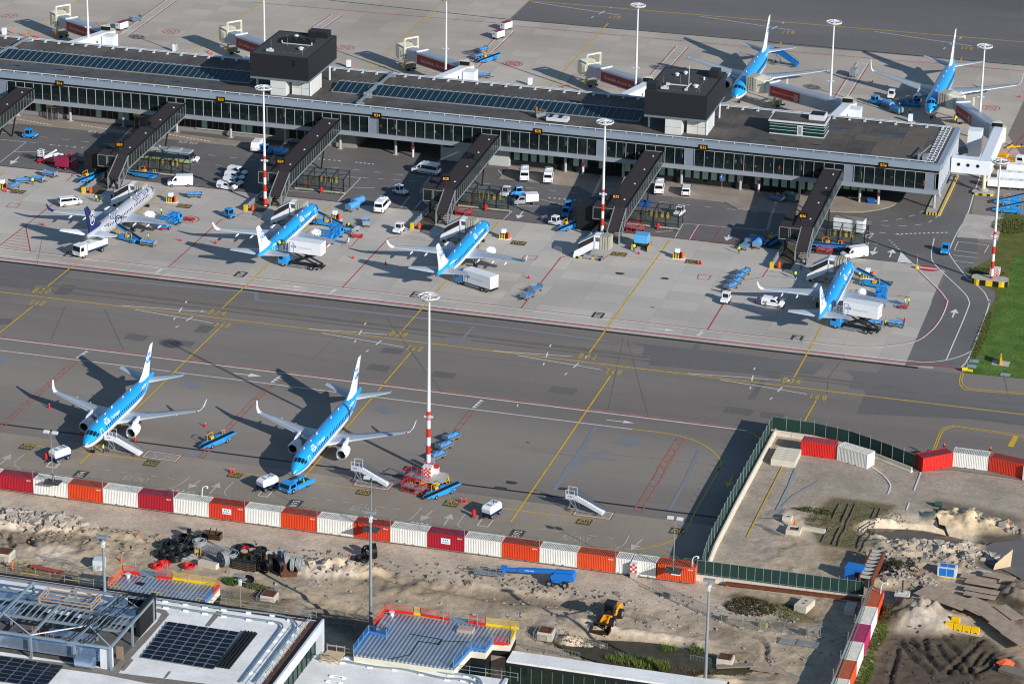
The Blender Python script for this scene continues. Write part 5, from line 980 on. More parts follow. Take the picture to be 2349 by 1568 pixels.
def airliner(name,label,loc,rz,kind='E190',livery='klm',reg='PH-EZA',doors=True):
 t=thing(name,label,'airliner',(loc[0],loc[1],0),rz,group={'E190':'blue and white regional jets','E175':'blue and white regional jets','B737':'blue and white airliners behind the pier'}[kind] if livery=='klm' else None)
 if kind=='B737': L,rw,rh,zc,cut=38.2,1.88,2.0,3.35,0; span,zt=17.9,12.3
 elif kind=='E190': L,rw,rh,zc,cut=35.3,1.5,1.68,3.15,0; span,zt=14.36,10.3
 else: L,rw,rh,zc,cut=30.8,1.5,1.68,3.15,4.5; span,zt=14.3,9.9
 F=L/2   # nose at x=+F
 k=rw/1.5
 st=[(0,.06,-.55),(.35,.42,-.5),(.9,.72,-.4),(1.7,1.02,-.26),(2.8,1.27,-.1),(4.2,1.44,-.02),(5.8,1.5,0),(L*.4,1.5,0),(L*.62,1.5,0),(L*.72,1.42,.07),(L*.8,1.18,.27),(L*.87,.88,.52),(L*.93,.6,.75),(L*.975,.4,.9),(L,.26,.97)]
 rings=[]; n=28
 for i,(x,r_,dz) in enumerate(st):
  rr=r_/1.5; ry=rw*rr; rz_=rh*rr
  rings.append([(F-x*1.,ry*math.sin(a),zc+dz*k+rz_*math.cos(a)) for a in [2*PI*j/n for j in range(n)]])
 m=MB().use(SK['b73' if kind=='B737' else livery]); m.loft(rings,cap=True); o=m.build('fuselage',t,recalc=True)
 def surf(x,ang,off=.0):
  for a,b in zip(st,st[1:]):
   if a[0]<=x<=b[0]: q=(x-a[0])/(b[0]-a[0]); r_=a[1]+(b[1]-a[1])*q; dz=a[2]+(b[2]-a[2])*q; break
  rr=r_/1.5; return ((F-x),(rw*rr+off)*math.sin(ang),zc+dz*k+(rh*rr+off)*math.cos(ang))
 one(Mexh).loft([[(-F+.02,.26*k*math.sin(a)*1.02,zc+.97*k+.29*k*math.cos(a)) for a in [2*PI*j/16 for j in range(16)]],[(-F-.75,.17*k*math.sin(a),zc+1.03*k+.19*k*math.cos(a)) for a in [2*PI*j/16 for j in range(16)]]]).build('tail_cone',t,recalc=True)
 fr=[]
 for q in range(9):
  a=q/8*PI; x=F-L*.36-q/8*L*.22; s_=math.sin(a)**.6+.001; fr.append([(x,rw*1.03*s_*math.sin(b_),zc-.95+(.95*s_)*math.cos(b_)*.98) for b_ in [2*PI*j/16 for j in range(16)]])
 one(Mwingw).loft(fr).build('belly_fairing',t,recalc=True)
 def ringpatch(mb,x0,x1,a0,a1,off,nx=1,na=3):
  for s_ in (-1,1):
   P=[[surf(x0+(x1-x0)*i/nx,(a0+(a1-a0)*j/na)*s_,off) for j in range(na+1)] for i in range(nx+1)]
   for i in range(nx):
    for j in range(na):
     q=[P[i][j],P[i+1][j],P[i+1][j+1],P[i][j+1]]; mb.add(q if s_>0 else q[::-1],[(0,1,2,3)])
 m=one(Mwin); x=6.2 if kind!='B737' else 6.
 while x<L*.76:
  if not(kind=='E190' and 13.6<x<14.6): ringpatch(m,x,x+.32,1.06,1.34,.015)
  x+=.79 if kind!='B737' else .51
 m.build('cabin_windows',t)
 m=one(Mwin)
 for a0,a1,x0,x1 in ((.04,.5,1.75,2.75),(.55,.98,2.0,3.05),(1.03,1.3,2.5,3.4)): ringpatch(m,x0,x1,a0,a1,.02,2,3)
 m.build('cockpit_windows',t)
 for x0 in ([4.0,L*.815-.2] if doors else []):
  m=one(Mwht)
  for (p,q,a,b_) in ((x0,x0+.08,.95,1.75),(x0+.85,x0+.93,.95,1.75),(x0,x0+.93,.92,.97),(x0,x0+.93,1.72,1.77)): ringpatch(m,p,q,a,b_,.02,1,3)
  m.build('door',t)
 m=MB().use(Mwht if livery=='klm' else Mnavy)
 if livery=='klm':
  for sg in (1,-1):
   for tx,h,x0,b_ in (('KLM',1.05,6.6,.01),('Cityhopper' if kind!='B737' else '',.8,9.1,.0)):
    if not tx: continue
    v,f=textmesh(tx,1,b_,'LEFT'); off=0 if tx=='KLM' else 2.6; LT=6.9 if kind!='B737' else 2.7
    m.add([surf(6.4+(off+p[0]*h if sg>0 else LT-off-p[0]*h),(.86-(p[1]*h)/rh)*sg,.03) for p in v],f)
   cx_=6.4+(.55 if sg>0 else LT-2.0)
   for q in range(4): xx=cx_+.35*q; pp=[surf(xx+a,(.44-b__)*sg,.03) for a,b__ in ((0,-.05),(.2,-.05),(.2,.05),(0,.05))]; m.add(pp,[(0,1,2,3)])
   pp=[surf(cx_+a,(.52-b__)*sg,.03) for a,b__ in ((0,-.02),(1.25,-.02),(1.25,.03),(0,.03))]; m.add(pp,[(0,1,2,3)])
   v,f=textmesh(reg,1,.02,'LEFT'); w_=max(p[0] for p in v)*.62; x0=L*.755; m.add([surf((x0+w_-p[0]*.62) if sg<0 else (x0+p[0]*.62),(.9-(p[1]*.62)/rh)*sg,.03) for p in v],f)
 else:
  for sg in (1,-1):
   v,f=textmesh('SKYTEAM',1,.01,'LEFT',1.2); w_=max(p[0] for p in v)*1.55; x0=4.9; m.add([surf((x0+w_-p[0]*1.55) if sg<0 else (x0+p[0]*1.55),(.66-(p[1]*1.5)/rh)*sg,.03) for p in v],f)
   for q in range(3):
    P=[]; 
    for i in range(15):
     u_=i/14; P.append((20.3+q*.9+2.4*math.sin(u_*4.6+q*.3),.25+u_*1.55))
    for a,b__ in zip(P,P[1:]):
     m.add([surf(a[0],a[1]*sg,.03),surf(a[0]+.28,a[1]*sg,.03),surf(b__[0]+.28,b__[1]*sg,.03),surf(b__[0],b__[1]*sg,.03)],[(0,1,2,3)])
   P=[(22.2+1.5*math.cos(u_),1.35+.62*math.sin(u_)) for u_ in [2*PI*i/18 for i in range(19)]]
   for a,b__ in zip(P,P[1:]):
    a2=(22.2+(a[0]-22.2)*.8,1.35+(a[1]-1.35)*.8); b2=(22.2+(b__[0]-22.2)*.8,1.35+(b__[1]-1.35)*.8)
    m.add([surf(q[0],q[1]*sg,.03) for q in (a,a2,b2,b__)],[(0,1,2,3)])
   v,f=textmesh('PH-EZX',1,.02,'LEFT'); m.add([surf((26.3+2.2-p[0]*.6) if sg<0 else (26.3+p[0]*.6),(1.0-(p[1]*.6)/rh)*sg,.03) for p in v],f)
 m.build('lettering',t)
 fl=MB()
 for sg in (1,-1):
  for i,c in enumerate(('#b02030','#e8e8ea','#1b3a86')):
   fl.use(M('flag_%d'%i,hx(c),.4,0,0)); x0=L*.725; fl.add([surf(x0,(.85+.08*i)*sg,.03),surf(x0+.75,(.85+.08*i)*sg,.03),surf(x0+.75,(.93+.08*i)*sg,.03),surf(x0,(.93+.08*i)*sg,.03)],[(0,1,2,3)])
 fl.build('flag',t)
 m=one(Mwht)
 for x0,s_ in ((5.5,.1),(9,.08),(12,.14),(L*.55,.1),(L*.66,.12)): p=surf(x0,0,0); m.box(p[0]-.18,p[0]+.1,-.04,.04,p[2]-.02,p[2]+s_*2.6)
 m.build('antennas',t)
 AF=[(0,0),(.03,.045),(.15,.075),(.4,.08),(.7,.045),(1,.004),(1,-.004),(.7,-.02),(.4,-.04),(.15,-.045),(.03,-.03)]
 def sec(x,y,z,c,th=1.,sy=1):
  return [(x-a*c,y*sy,z+b_*c*th) for a,b_ in AF]
 xr=F-L*.385 if kind!='E175' else F-L*.37; zr=zc-.95
 if kind=='B737': W_=[(0,1.2,zr-.1,7.6,1.),(.33,6.2,zr+.4,4.6,.9),(1.,span-.9,zr+1.55,1.6,.8)]; sw=(0,3.2,9.3)
 else: W_=[(0,1.1,zr,6.0,1.),(.34,4.9,zr+.35,3.6,.9),(1.,span-1.,zr+1.25,1.45,.8)]; sw=(0,2.35,6.55)
 wl={}
 for sy in (1,-1):
  m=one(Mwing); secs=[]
  for (q,y,z,c,th),sx_ in zip(W_,sw): secs.append(sec(xr-sx_,y,z,c,th,sy))
  m.loft(secs if sy>0 else [s_[::-1] for s_ in secs]); o=m.build('wing',t,recalc=True); 
  m=one(Mctl)
  def onw(q0,cf):
   for (A,B,sa,sb) in ((W_[0],W_[1],sw[0],sw[1]),(W_[1],W_[2],sw[1],sw[2])):
    if A[0]<=q0<=B[0]:
     q=(q0-A[0])/(B[0]-A[0]); y=A[1]+(B[1]-A[1])*q; z=A[2]+(B[2]-A[2])*q; c=A[3]+(B[3]-A[3])*q; x=xr-(sa+(sb-sa)*q); th=(.08 if cf<.5 else .08-(cf-.4)/.6*.076)*c*.9; return Vector((x-cf*c,y*sy,z+th+.012))
  def strokes(pts,w_=.07):
   for a,b_ in zip(pts,pts[1:]): m.bar(onw(*a),onw(*b_),w_,.012)
  strokes([(.03,.74),(.34,.72),(.66,.72),(.97,.74)]); strokes([(.66,.72),(.66,.97)]); strokes([(.34,.72),(.34,.97)]); strokes([(.02,.13),(.34,.12),(.97,.14)],.05); strokes([(.2,.5),(.6,.5)],.04)
  m.build('flap_lines',o)
  m=one(Mlip)
  for (A,B,sa,sb) in ((W_[0],W_[1],sw[0],sw[1]),(W_[1],W_[2],sw[1],sw[2])): m.tube((xr-sa-.06,A[1]*sy,A[2]+.0),(xr-sb-.05,B[1]*sy,B[2]),.07,.05,n=6)
  m.build('leading_edge',o)
  tipc=1.45 if kind!='B737' else 1.6; xt,yt,zt_=xr-sw[2],W_[2][1],W_[2][2]
  if kind!='B737' or label.find('upturned')>=0:
   hh=1.75 if kind!='B737' else 2.5; m=one(Mwingw if livery=='klm' else Mnavy)
   ws=[sec(xt,yt,zt_,tipc,.8,sy)]
   for (dx,dy,dz,c) in ((.35,.45,.12,1.25),(.9,.85,.6,1.0),(1.75,1.15,hh,.5)):
    ws.append([(xt-dx-a*c,(yt+dy)*sy-(b_*c)*sy,zt_+dz) for a,b_ in AF])
   m.loft(ws if sy>0 else [s_[::-1] for s_ in ws]); m.build('winglet',t,recalc=True)
  else:
   m=one(Mwing); m.loft([sec(xt,yt,zt_,tipc,.8,sy),sec(xt-.6,yt+.8,zt_+.05,.7,.8,sy)] if sy>0 else [s_[::-1] for s_ in (sec(xt,yt,zt_,tipc,.8,sy),sec(xt-.6,yt+.8,zt_+.05,.7,.8,sy))]); m.build('wing_tip',t,recalc=True)
  one(M('nav_red' if sy>0 else 'nav_green',hx('#d02020' if sy>0 else '#20a050'),.3,0,0)).cbox((xt-.1,yt*sy,zt_+.05),(.3,.25,.12)).build('navigation_light',t)
  for q0 in (.24,.5,.72):
   p=onw(q0,.9); m=one(Mwingw); m.loft([[(p.x+1.-i*.5,p.y+.16*r_*math.sin(a),p.z-.52+.2*r_*math.cos(a)) for a in [2*PI*j/8 for j in range(8)]] for i,r_ in enumerate((.2,.8,1.,.95,.6,.1))]); m.build('flap_fairing',t,recalc=True)
  if kind=='B737': ye,xe,ze,rn,ln_=4.85,xr+.9,1.62,1.05,3.9
  else: ye,xe,ze,rn,ln_=4.35,xr+.55,1.62,.93,3.5
  prof_=[(0,.86),(-.1,.96),(-.5,1.04),(-1.3,1.08),(-2.2,1.),(-ln_*.86,.78)]
  m=one(Mwingw)
  rgs=[[(xe+1.3+px,ye*sy+rn*pr*math.sin(a),ze+rn*pr*math.cos(a)) for a in [2*PI*j/24 for j in range(24)]] for px,pr in prof_]; m.loft(rgs,cap=False); e=m.build('engine',t,recalc=False)
  m=one(Mlip); rg2=[[(xe+1.3+px,ye*sy+rn*pr*math.sin(a),ze+rn*pr*math.cos(a)) for a in [2*PI*j/24 for j in range(24)]] for px,pr in ((-.12,.97),(0,.9),(.03,.84),(-.15,.78),(-.6,.76))]; m.loft(rg2,cap=False); m.build('intake_lip',e)
  m=one(Mfan); m.tube((xe+.62,ye*sy,ze),(xe+.6,ye*sy,ze),rn*.78,n=24).tube((xe+.6,ye*sy,ze),(xe+1.05,ye*sy,ze),rn*.25,.02,n=12); m.build('fan',e)
  m=one(Mexh); m.loft([[(xe+1.3+px,ye*sy+rn*pr*math.sin(a),ze+rn*pr*math.cos(a)) for a in [2*PI*j/20 for j in range(20)]] for px,pr in ((-ln_*.85,.6),(-ln_,.5),(-ln_-.5,.3),(-ln_-.9,.06))]); m.build('exhaust',e)
  m=one(Mwingw); m.add([(xe+.5,ye*sy-.16,ze+rn*.95),(xe-2.2,ye*sy-.16,ze+rn*.7),(xe-2.8,ye*sy-.16,ze+rn+.75),(xe-.6,ye*sy-.16,ze+rn+.55),(xe+.5,ye*sy+.16,ze+rn*.95),(xe-2.2,ye*sy+.16,ze+rn*.7),(xe-2.8,ye*sy+.16,ze+rn+.75),(xe-.6,ye*sy+.16,ze+rn+.55)],[(0,1,2,3),(7,6,5,4),(0,4,5,1),(1,5,6,2),(2,6,7,3),(3,7,4,0)]); m.build('pylon',t,recalc=True)
  xs_=-F+L*.135; hs=6.0 if kind!='B737' else 7.1; zs=zc+.75 if kind!='B737' else zc+1.
  m=one(Mwing if livery=='klm' else Mwingw); a_=sec(xs_+.3,.4,zs,3.9,.8,sy); b_=sec(xs_-hs*.52,hs,zs+hs*.12,1.3,.8,sy); m.loft([a_,b_] if sy>0 else [a_[::-1],b_[::-1]]); o=m.build('tailplane',t,recalc=True)
  m=one(Mctl).bar((xs_+.3-3.9*.72,.9*sy,zs+.14),(xs_-hs*.5-1.3*.6,hs*.95*sy,zs+hs*.12+.03),.06,.03); m.build('elevator_line',o)
  xg=F-L*.525 if kind!='E175' else F-L*.53
  yg=2.95
  m=one(Mpost).tube((xg,yg*sy,.4),(xg,yg*sy,2.4),.12,n=8).bar((xg,yg*sy,1.2),(xg,yg*sy*.6,2.2),.1); m.build('main_gear_leg',t)
  for dy in (-.26,.26): o=one(Mblack).tube((0,-.16,0),(0,.16,0),.5,n=16).use(Mlip).tube((0,-.17,0),(0,.17,0),.24,n=10).build('wheel',t); o.location=(xg,yg*sy+dy,.5)
 finm=Mwingw if livery=='klm' else Mnavy
 FS=[(-F+L*.235,zc+1.1*k,L*.205,.0),(-F+L*.16,zc+rh*.95+1.0,L*.135,.1),(-F+L*.025+.2,zt,L*.05,.1)]
 if kind=='B737': FS[2]=(-F+.9,zt,2.1,.1)
 secs=[]
 for x,z,c,th in ((FS[0][0],FS[0][1],FS[0][2],.06),(FS[1][0],FS[1][1],FS[1][2],.09),(FS[2][0],FS[2][1],FS[2][2],.09)):
  secs.append([(x-a*c,b_*c*(.5 if True else 1)*1.,z) for a,b_ in [(0,0),(.05,.07),(.3,.12),(.7,.07),(1,.0),(.7,-.07),(.3,-.12),(.05,-.07)]])
 o=one(finm).loft(secs).build('tail_fin',t,recalc=True)
 m=one(Mctl)
 for sy in (1,-1): m.bar((FS[1][0]-FS[1][2]*.72,.06*FS[1][2]*sy,FS[1][1]+.2),(FS[2][0]-FS[2][2]*.72,.04*FS[2][2]*sy,FS[2][1]-.15),.05)
 m.build('rudder_line',o)
 m=MB().use(Mklm if livery=='klm' else Mwht); zz=FS[1][1]+(1.75 if kind!='B737' else 3.); xx=FS[1][0]-FS[1][2]*(.62 if kind!='B737' else .75); kk=.9 if kind!='B737' else 1.05
 for sy in (1,-1):
  yy=lambda a,b_:sy*(.30-.06*(b_/kk+1)+.05)
  if livery=='klm':
   v,f=textmesh('KLM',1,.012,'CENTER'); m.add([(xx-.28*p[1]*kk-(p[0]*kk*1.25)*(sy),yy(0,p[1]),zz+p[1]*kk*1.25) for p in v],f)
   for i in range(4): q0=-.52+.35*i; m.add([(xx-.35-(q0+a)*sy,yy(0,1.2),zz+1.05+b_) for a,b_ in ((-.11,0),(.11,0),(.11,.24),(-.11,.24))],[(0,1,2,3)])
   m.add([(xx-.3-a*sy,yy(0,.9),zz+.78+b_) for a,b_ in ((-.66,0),(.66,0),(.66,.14),(-.66,.14))],[(0,1,2,3)])
  else:
   P=[(1.15*math.cos(u_),1.25*math.sin(u_)) for u_ in [PI*2*i/22 for i in range(23)]]
   for a,b_ in zip(P[2:],P[3:]): m.add([(xx-.2+q[0]*w_,sy*.34,zz-.4+q[1]*w_) for q,w_ in ((a,1),(a,.86),(b_,.86),(b_,1))],[(0,1,2,3)])
   for j in range(3): m.add([(xx-.2+a,sy*.34,zz-.4+b_+j*.35) for a,b_ in ((-.6,-.5),(.55,-.2),(.65,0),(-.5,-.3))],[(0,1,2,3)])
   v,f=textmesh('SKYTEAM',1,.02,'CENTER'); m.add([(xx-.2-math.sin(-p[0]*.62)*1.75*sy,sy*.33,zz-.4+math.cos(p[0]*.62)*(1.55+p[1]*.55)) for p in v],f)
 m.build('tail_logo',o)
 xg=F-4.2 if kind=='B737' else F-3.3
 one(Mpost).tube((xg,0,.3),(xg,0,2.),.09,n=8).build('nose_gear_leg',t)
 for dy in (-.2,.2): o=one(Mblack).tube((0,-.1,0),(0,.1,0),.33,n=14).build('wheel',t); o.location=(xg,dy,.33)
 return t
airliner('airliner','silver airliner with dark blue tail, SKYTEAM written above the windows',(-235.7,550.3),PI/2,'E190','sky')
airliner('airliner','blue and white airliner with the raised white catering box at its rear, at stand B24',(-199.4,550.4),PI/2,'E190','klm','PH-EZU')
airliner('airliner','blue and white airliner with the lowered white catering truck under its tail, at stand B28',(-162.8,551.4),PI/2,'E190','klm','PH-EZN')
airliner('airliner','blue and white airliner at the rightmost occupied stand B36',(-87.6,551.),PI/2,'E190','klm','PH-EXP')
airliner('airliner','shorter front airliner, blue and white, with white stairs at its door',(-196.,454.3),-PI/2,'E175','klm','PH-EXL')
airliner('airliner','longer front airliner, blue and white, with a blue tow tractor at its nose',(-158.6,456.5),-PI/2,'E190','klm','PH-EXA')
airliner('airliner','far airliner with plain straight wing tips and blue stairs at its rear door',(-133.,692.6),-PI/2,'B737','klm','PH-BXP')
airliner('airliner','far airliner with upturned white wing tips near the end of the pier',(-88.,695.),-PI/2,'B737','klm','PH-BCB')
# ================================================================ GROUND VEHICLES AND EQUIPMENT
Vb=M('vehicle_blue',hx('#2a8fd4',1.05),.35,0,.05,1); Vw=M('vehicle_white',hx('#e3e4e6',1.12),.3,0,.03,.6); Vy=M('machine_yellow',hx('#e0a422',1.1),.45,0,.08,1); Vg=M('cart_grey',hx('#8f979c',1.15),.45,.3,.15,2); Vtarp=M('blue_tarp',hx('#4f93cf',1.1),.55,0,.25,3,.5)
Vgl=M('car_glass',hx('#11161c'),.08,0,0,spec=.7); Vor=M('cone_orange',hx('#e0521f',1.15),.5,0,.05); Vrd=M('equipment_red',hx('#c5262a',1.1),.4,0,.06,1); Vdk=M('chassis_dark',hx('#222427'),.6,.1,.15,2); Vnavy=M('navy_band',hx('#1c2f5e'),.4,0,0); Vlamp=M('lamp_clear',hx('#dfe6ea'),.2,0,0); Vtail=M('lamp_red',hx('#a81818'),.3,0,0); Vbelt=M('belt_black',hx('#1b1b1c'),.7,0,.15,2); Vsil=M('silver_paint',hx('#a9adb2',1.15),.3,.4,.05)
PR={}
def proto(name): t=thing(name,None,None,(0,0,-500)); PR[name]=t; return t
def wheels(t,xs,hw,r=.33,w=.22,hub=True):
 for x in xs:
  for s in (1,-1):
   m=one(Vdk).tube((0,-w/2,0),(0,w/2,0),r,n=14)
   if hub: m.use(Vg).tube((0,s*w/2,0),(0,s*(w/2+.02),0),r*.5,n=10)
   o=m.build('wheel',t); o.location=(x,hw*s,r)
def lamps(t,x,hw,z,back):
 for s in (1,-1):
  o=one(Vlamp).box(-.04,.06,-.12,.12,-.09,.09).build('headlight',t); o.location=(x,hw*s,z); o=one(Vtail).box(-.05,.03,-.08,.08,-.16,.16).build('tail_light',t); o.location=(back,hw*s,z+.15)
def rear_axle(x): return x
def van(name,prof,w,belt,tuck,glass,wx,r,mat=None,band=False,win=None,vent=False,stripe=None,caddy=False):
 t=proto(name); m=one(mat or Vw).prof(prof,w,belt,tuck); m.build('body',t,recalc=True,bevel=.05)
 zt=max(p[1] for p in prof)
 def side(z): return w/2-(tuck*(z-belt)/(zt-belt) if z>belt else 0)+.015
 for key,pts in glass.items():
  mm=one(Vgl)
  for s in (1,-1): P=[(x,s*side(z),z) for x,z in pts]; mm.add(P if s<0 else P[::-1],[tuple(range(len(P)))])
  mm.build(key,t)
 fw,bw=win; m=one(Vgl)
 (x0,z0),(x1,z1)=fw; m.add([(x0+.02,-side(z0)*.93,z0),(x0+.02,side(z0)*.93,z0),(x1+.03,side(z1)*.9,z1),(x1+.03,-side(z1)*.9,z1)],[(0,1,2,3)]); m.build('windscreen',t)
 if bw: (x0,z0),(x1,z1)=bw; one(Vgl).add([(x0-.02,-side(z0)*.85,z0),(x0-.02,side(z0)*.85,z0),(x1-.02,side(z1)*.85,z1),(x1-.02,-side(z1)*.85,z1)],[(0,3,2,1)]).build('rear_window',t)
 wheels(t,wx,w/2-.1,r,.22); xs=[p[0] for p in prof]; lamps(t,max(xs)-.05,w/2-.25,.75,min(xs)+.03)
 one(Vdk).box(min(xs)-.06,min(xs)+.1,-w/2+.1,w/2-.1,.3,.52).build('bumper',t); one(Vdk).box(max(xs)-.12,max(xs)+.05,-w/2+.1,w/2-.1,.25,.48).build('bumper',t)
 for s in (1,-1): o=one(Vdk).box(-.08,.08,-.1,.1,-.12,.14).build('wing_mirror',t); o.location=(wx[0]-.05,s*(w/2+.1),belt+.12)
 if vent: one(Vw).box(-.5,.5,-.45,.45,zt,zt+.16).use(Vg).box(-.3,.3,-.35,.35,zt+.16,zt+.19).build('roof_vent',t)
 if band: 
  m=one(Vnavy)
  for s in (1,-1): m.box(min(xs)+.1,max(xs)-.4,*(sorted((s*(w/2),s*(w/2+.012)))),.52,.72)
  m.build('blue_band',t)
 if stripe:
  m=one(Vnavy)
  for s in (1,-1):
   y=s*(w/2+.014)
   for i in range(3): m.use(Vnavy if i%2==0 else Vrd); m.add([(-1.95+.28*i,y,.7),(-1.75+.28*i,y,.7),(-1.5+.3*i,y,1.15),(-1.65+.3*i,y,1.15)],[(0,1,2,3),(3,2,1,0)])
  m.build('stripe_decal',t)
 return t
van('minibus',[(-3.1,.35),(3.05,.35),(3.1,1.05),(2.2,1.35),(1.35,2.35),(1.0,2.6),(-3.05,2.65),(-3.15,1.2)],2.0,1.3,.16,{'side_window':[(-2.95,1.45),(.75,1.45),(.75,2.15),(-2.95,2.15)],'door_window':[(.95,1.4),(1.85,1.4),(1.2,2.1),(.95,2.1)]},(2.1,-2.),.36,band=False,win=(((2.25,1.36),(1.42,2.28)),((-3.12,1.5),(-3.08,2.2))),vent=True)
van('airport_minibus',[(-3.1,.35),(3.05,.35),(3.1,1.05),(2.2,1.35),(1.35,2.35),(1.0,2.6),(-3.05,2.65),(-3.15,1.2)],2.0,1.3,.16,{'side_window':[(-2.95,1.4),(.75,1.4),(.75,2.15),(-2.95,2.15)],'door_window':[(.95,1.4),(1.85,1.4),(1.2,2.1),(.95,2.1)]},(2.1,-2.),.36,band=True,win=(((2.25,1.36),(1.42,2.28)),((-3.12,1.5),(-3.08,2.2))),vent=True)
van('panel_van',[(-2.7,.35),(2.6,.35),(2.7,1.0),(1.9,1.35),(1.15,2.2),(.9,2.35),(-2.65,2.4),(-2.75,1.2)],2.0,1.3,.12,{'door_window':[(.7,1.35),(1.6,1.35),(1.05,1.95),(.7,1.95)]},(1.8,-1.7),.34,win=(((1.95,1.36),(1.2,2.15)),None))
van('people_carrier',[(-2.4,.35),(2.35,.35),(2.4,.95),(1.75,1.2),(.95,1.85),(-2.3,1.95),(-2.45,1.1)],1.85,1.15,.13,{'side_window':[(-2.2,1.22),(.3,1.22),(.3,1.75),(-2.2,1.75)],'door_window':[(.4,1.22),(1.35,1.22),(.85,1.72),(.4,1.72)]},(1.6,-1.5),.33,win=(((1.75,1.2),(1.0,1.8)),((-2.43,1.25),(-2.36,1.78))))
van('small_van',[(-2.15,.32),(2.1,.32),(2.15,.85),(1.3,1.1),(.65,1.7),(.3,1.78),(-2.05,1.8),(-2.2,1.0)],1.78,1.05,.12,{'door_window':[(-.35,1.12),(.95,1.12),(.45,1.6),(-.3,1.6)]},(1.4,-1.3),.31,win=(((1.32,1.1),(.72,1.66)),((-2.18,1.15),(-2.1,1.6))),stripe=True)
def tractor(name,mat):
 t=proto(name); one(mat).prof([(-1.6,.35),(1.6,.35),(1.65,.95),(.35,1.1),(.3,1.0),(-.9,1.0),(-1.6,.85)],1.5).build('body',t,recalc=True,bevel=.05)
 m=one(mat)
 for x,y in ((-.95,.65),(-.95,-.65),(.3,.65),(.3,-.65)): m.bar((x,y,.9),(x*.9,y*.95,1.9),.1)
 m.build('cab_frame',t); one(mat).box(-1.02,.35,-.72,.72,1.88,2.02,.05,.05).build('cab_roof',t); m=one(Vgl).box(-.93,.28,-.62,.62,1.02,1.85); m.build('cab_windows',t)
 wheels(t,(1.05,-1.05),.68,.34,.26); lamps(t,1.63,.5,.7,-1.6); one(Vdk).box(-1.85,-1.55,-.3,.3,.35,.6).box(1.6,1.75,-.7,.7,.25,.5).build('bumper',t); return t
tractor('baggage_tractor',Vb); tractor('white_tractor',Vw)
def cart(name,kind):
 t=proto(name); one(Vg).box(-1.5,1.5,-.75,.75,.5,.6).build('deck',t)
 m=one(Vg)
 for x in (-1.5,1.5): m.box(x-.03,x+.03,-.75,.75,.6,1.35 if kind!='cage' else 1.9)
 if kind=='cage': m.box(-1.5,1.5,.72,.75,.6,1.9).box(-1.5,1.5,-.75,.75,1.88,1.92)
 m.build('end_panels',t)
 m=one(Vg)
 for s in (1,-1): m.bar((-1.5,s*.74,1.0),(1.5,s*.74,1.),.05).bar((-1.5,s*.74,.72),(1.5,s*.74,.72),.05)
 m.build('side_rails',t)
 rr=random.Random(len(name))
 if kind in('tarp','half'):
  m=MB().use(Vtarp); n=9; rows=[]
  for i in range(n):
   x=-1.42+2.84*i/(n-1); row=[]
   for j in range(6): y=-.78+1.56*j/5; z=(.95 if kind=='tarp' else .8)+.28*math.sin(PI*j/5)*(1 if kind=='tarp' else .3)+rr.uniform(-.07,.07); row.append((x,y,z))
   rows.append(row)
  vs=[p for r_ in rows for p in r_]; m.add(vs,[(i*6+j,(i+1)*6+j,(i+1)*6+j+1,i*6+j+1) for i in range(n-1) for j in range(5)]); m.build('tarp',t)
 if kind=='cover':
  m=MB().use(Vtarp); rows=[[(x,y+rr.uniform(-.02,.02),z+rr.uniform(-.05,.05)) for y,z in ((-.8,.7),(-.82,1.4),(-.5,1.75),(0,1.92),(.5,1.75),(.82,1.4),(.8,.7))] for x in (-1.5,-.9,-.3,.3,.9,1.5)]; m.loft(rows); m.build('cover',t,recalc=True)
 if kind=='bags':
  for i in range(14):
   o=MB().use(M('bag_%d'%(i%5),hx(('#20222a','#1f2f55','#7a2030','#2f3a34','#57504a')[i%5]),.6,0,.1)).box(-.3,.3,-.22,.22,0,.3,.03,.03).build('suitcase',t,bevel=.04); o.location=(-1.2+.4*(i%7),-.35+.6*(i//7%2)+rr.uniform(-.1,.1),.6+.3*(i//9)); o.rotation_euler=(0,0,rr.uniform(-.6,.6))
 m=one(Vdk).bar((1.5,0,.45),(2.35,0,.35),.08).bar((1.5,.3,.45),(2.0,0,.38),.05).bar((1.5,-.3,.45),(2.,0,.38),.05); m.build('tow_bar',t); wheels(t,(1.05,-1.05),.6,.22,.14); return t
for nm,k in (('baggage_cart','tarp'),('covered_cart','cover'),('empty_cart','half'),('caged_cart','cage'),('loaded_cart','bags')): cart(nm,k)
def belt(name,z1=1.5):
 t=proto(name); one(Vb).prof([(-2.6,.35),(2.5,.35),(2.5,.8),(.4,.9),(-2.6,.85)],1.9).build('body',t,recalc=True,bevel=.04)
 z0=.75; m=one(Vbelt).bar((-3.6,-.35,z0),(3.7,-.35,z1+.0),.95,.1,up=(0,0,1)); m.build('belt',t); m=one(Vb).bar((-3.65,-.88,z0-.05),(3.75,-.88,z1-.05),.12,.3).bar((-3.65,.18,z0-.05),(3.75,.18,z1-.05),.12,.3); m.build('belt_frame',t)
 m=one(Vy).path([(-1.6,.5,.9),(-1.6,.5,2.),(-.9,.5,2.2),(-.3,.5,2.2),(-.3,.5,1.)],.05).path([(1.8,.5,.9),(1.8,.5,1.9),(2.4,.5,1.9),(2.4,.5,1.)],.05).box(-.9,-.2,.3,.9,.95,1.5); m.build('guard_rail',t)
 one(Vb).box(.2,1.6,.3,.92,.85,1.25).build('engine_cover',t); one(Vdk).box(-.9,-.4,.35,.85,.9,1.1).build('seat',t); wheels(t,(1.7,-1.7),.85,.36,.26); return t
belt('belt_loader',1.35); belt('raised_belt_loader',3.0)
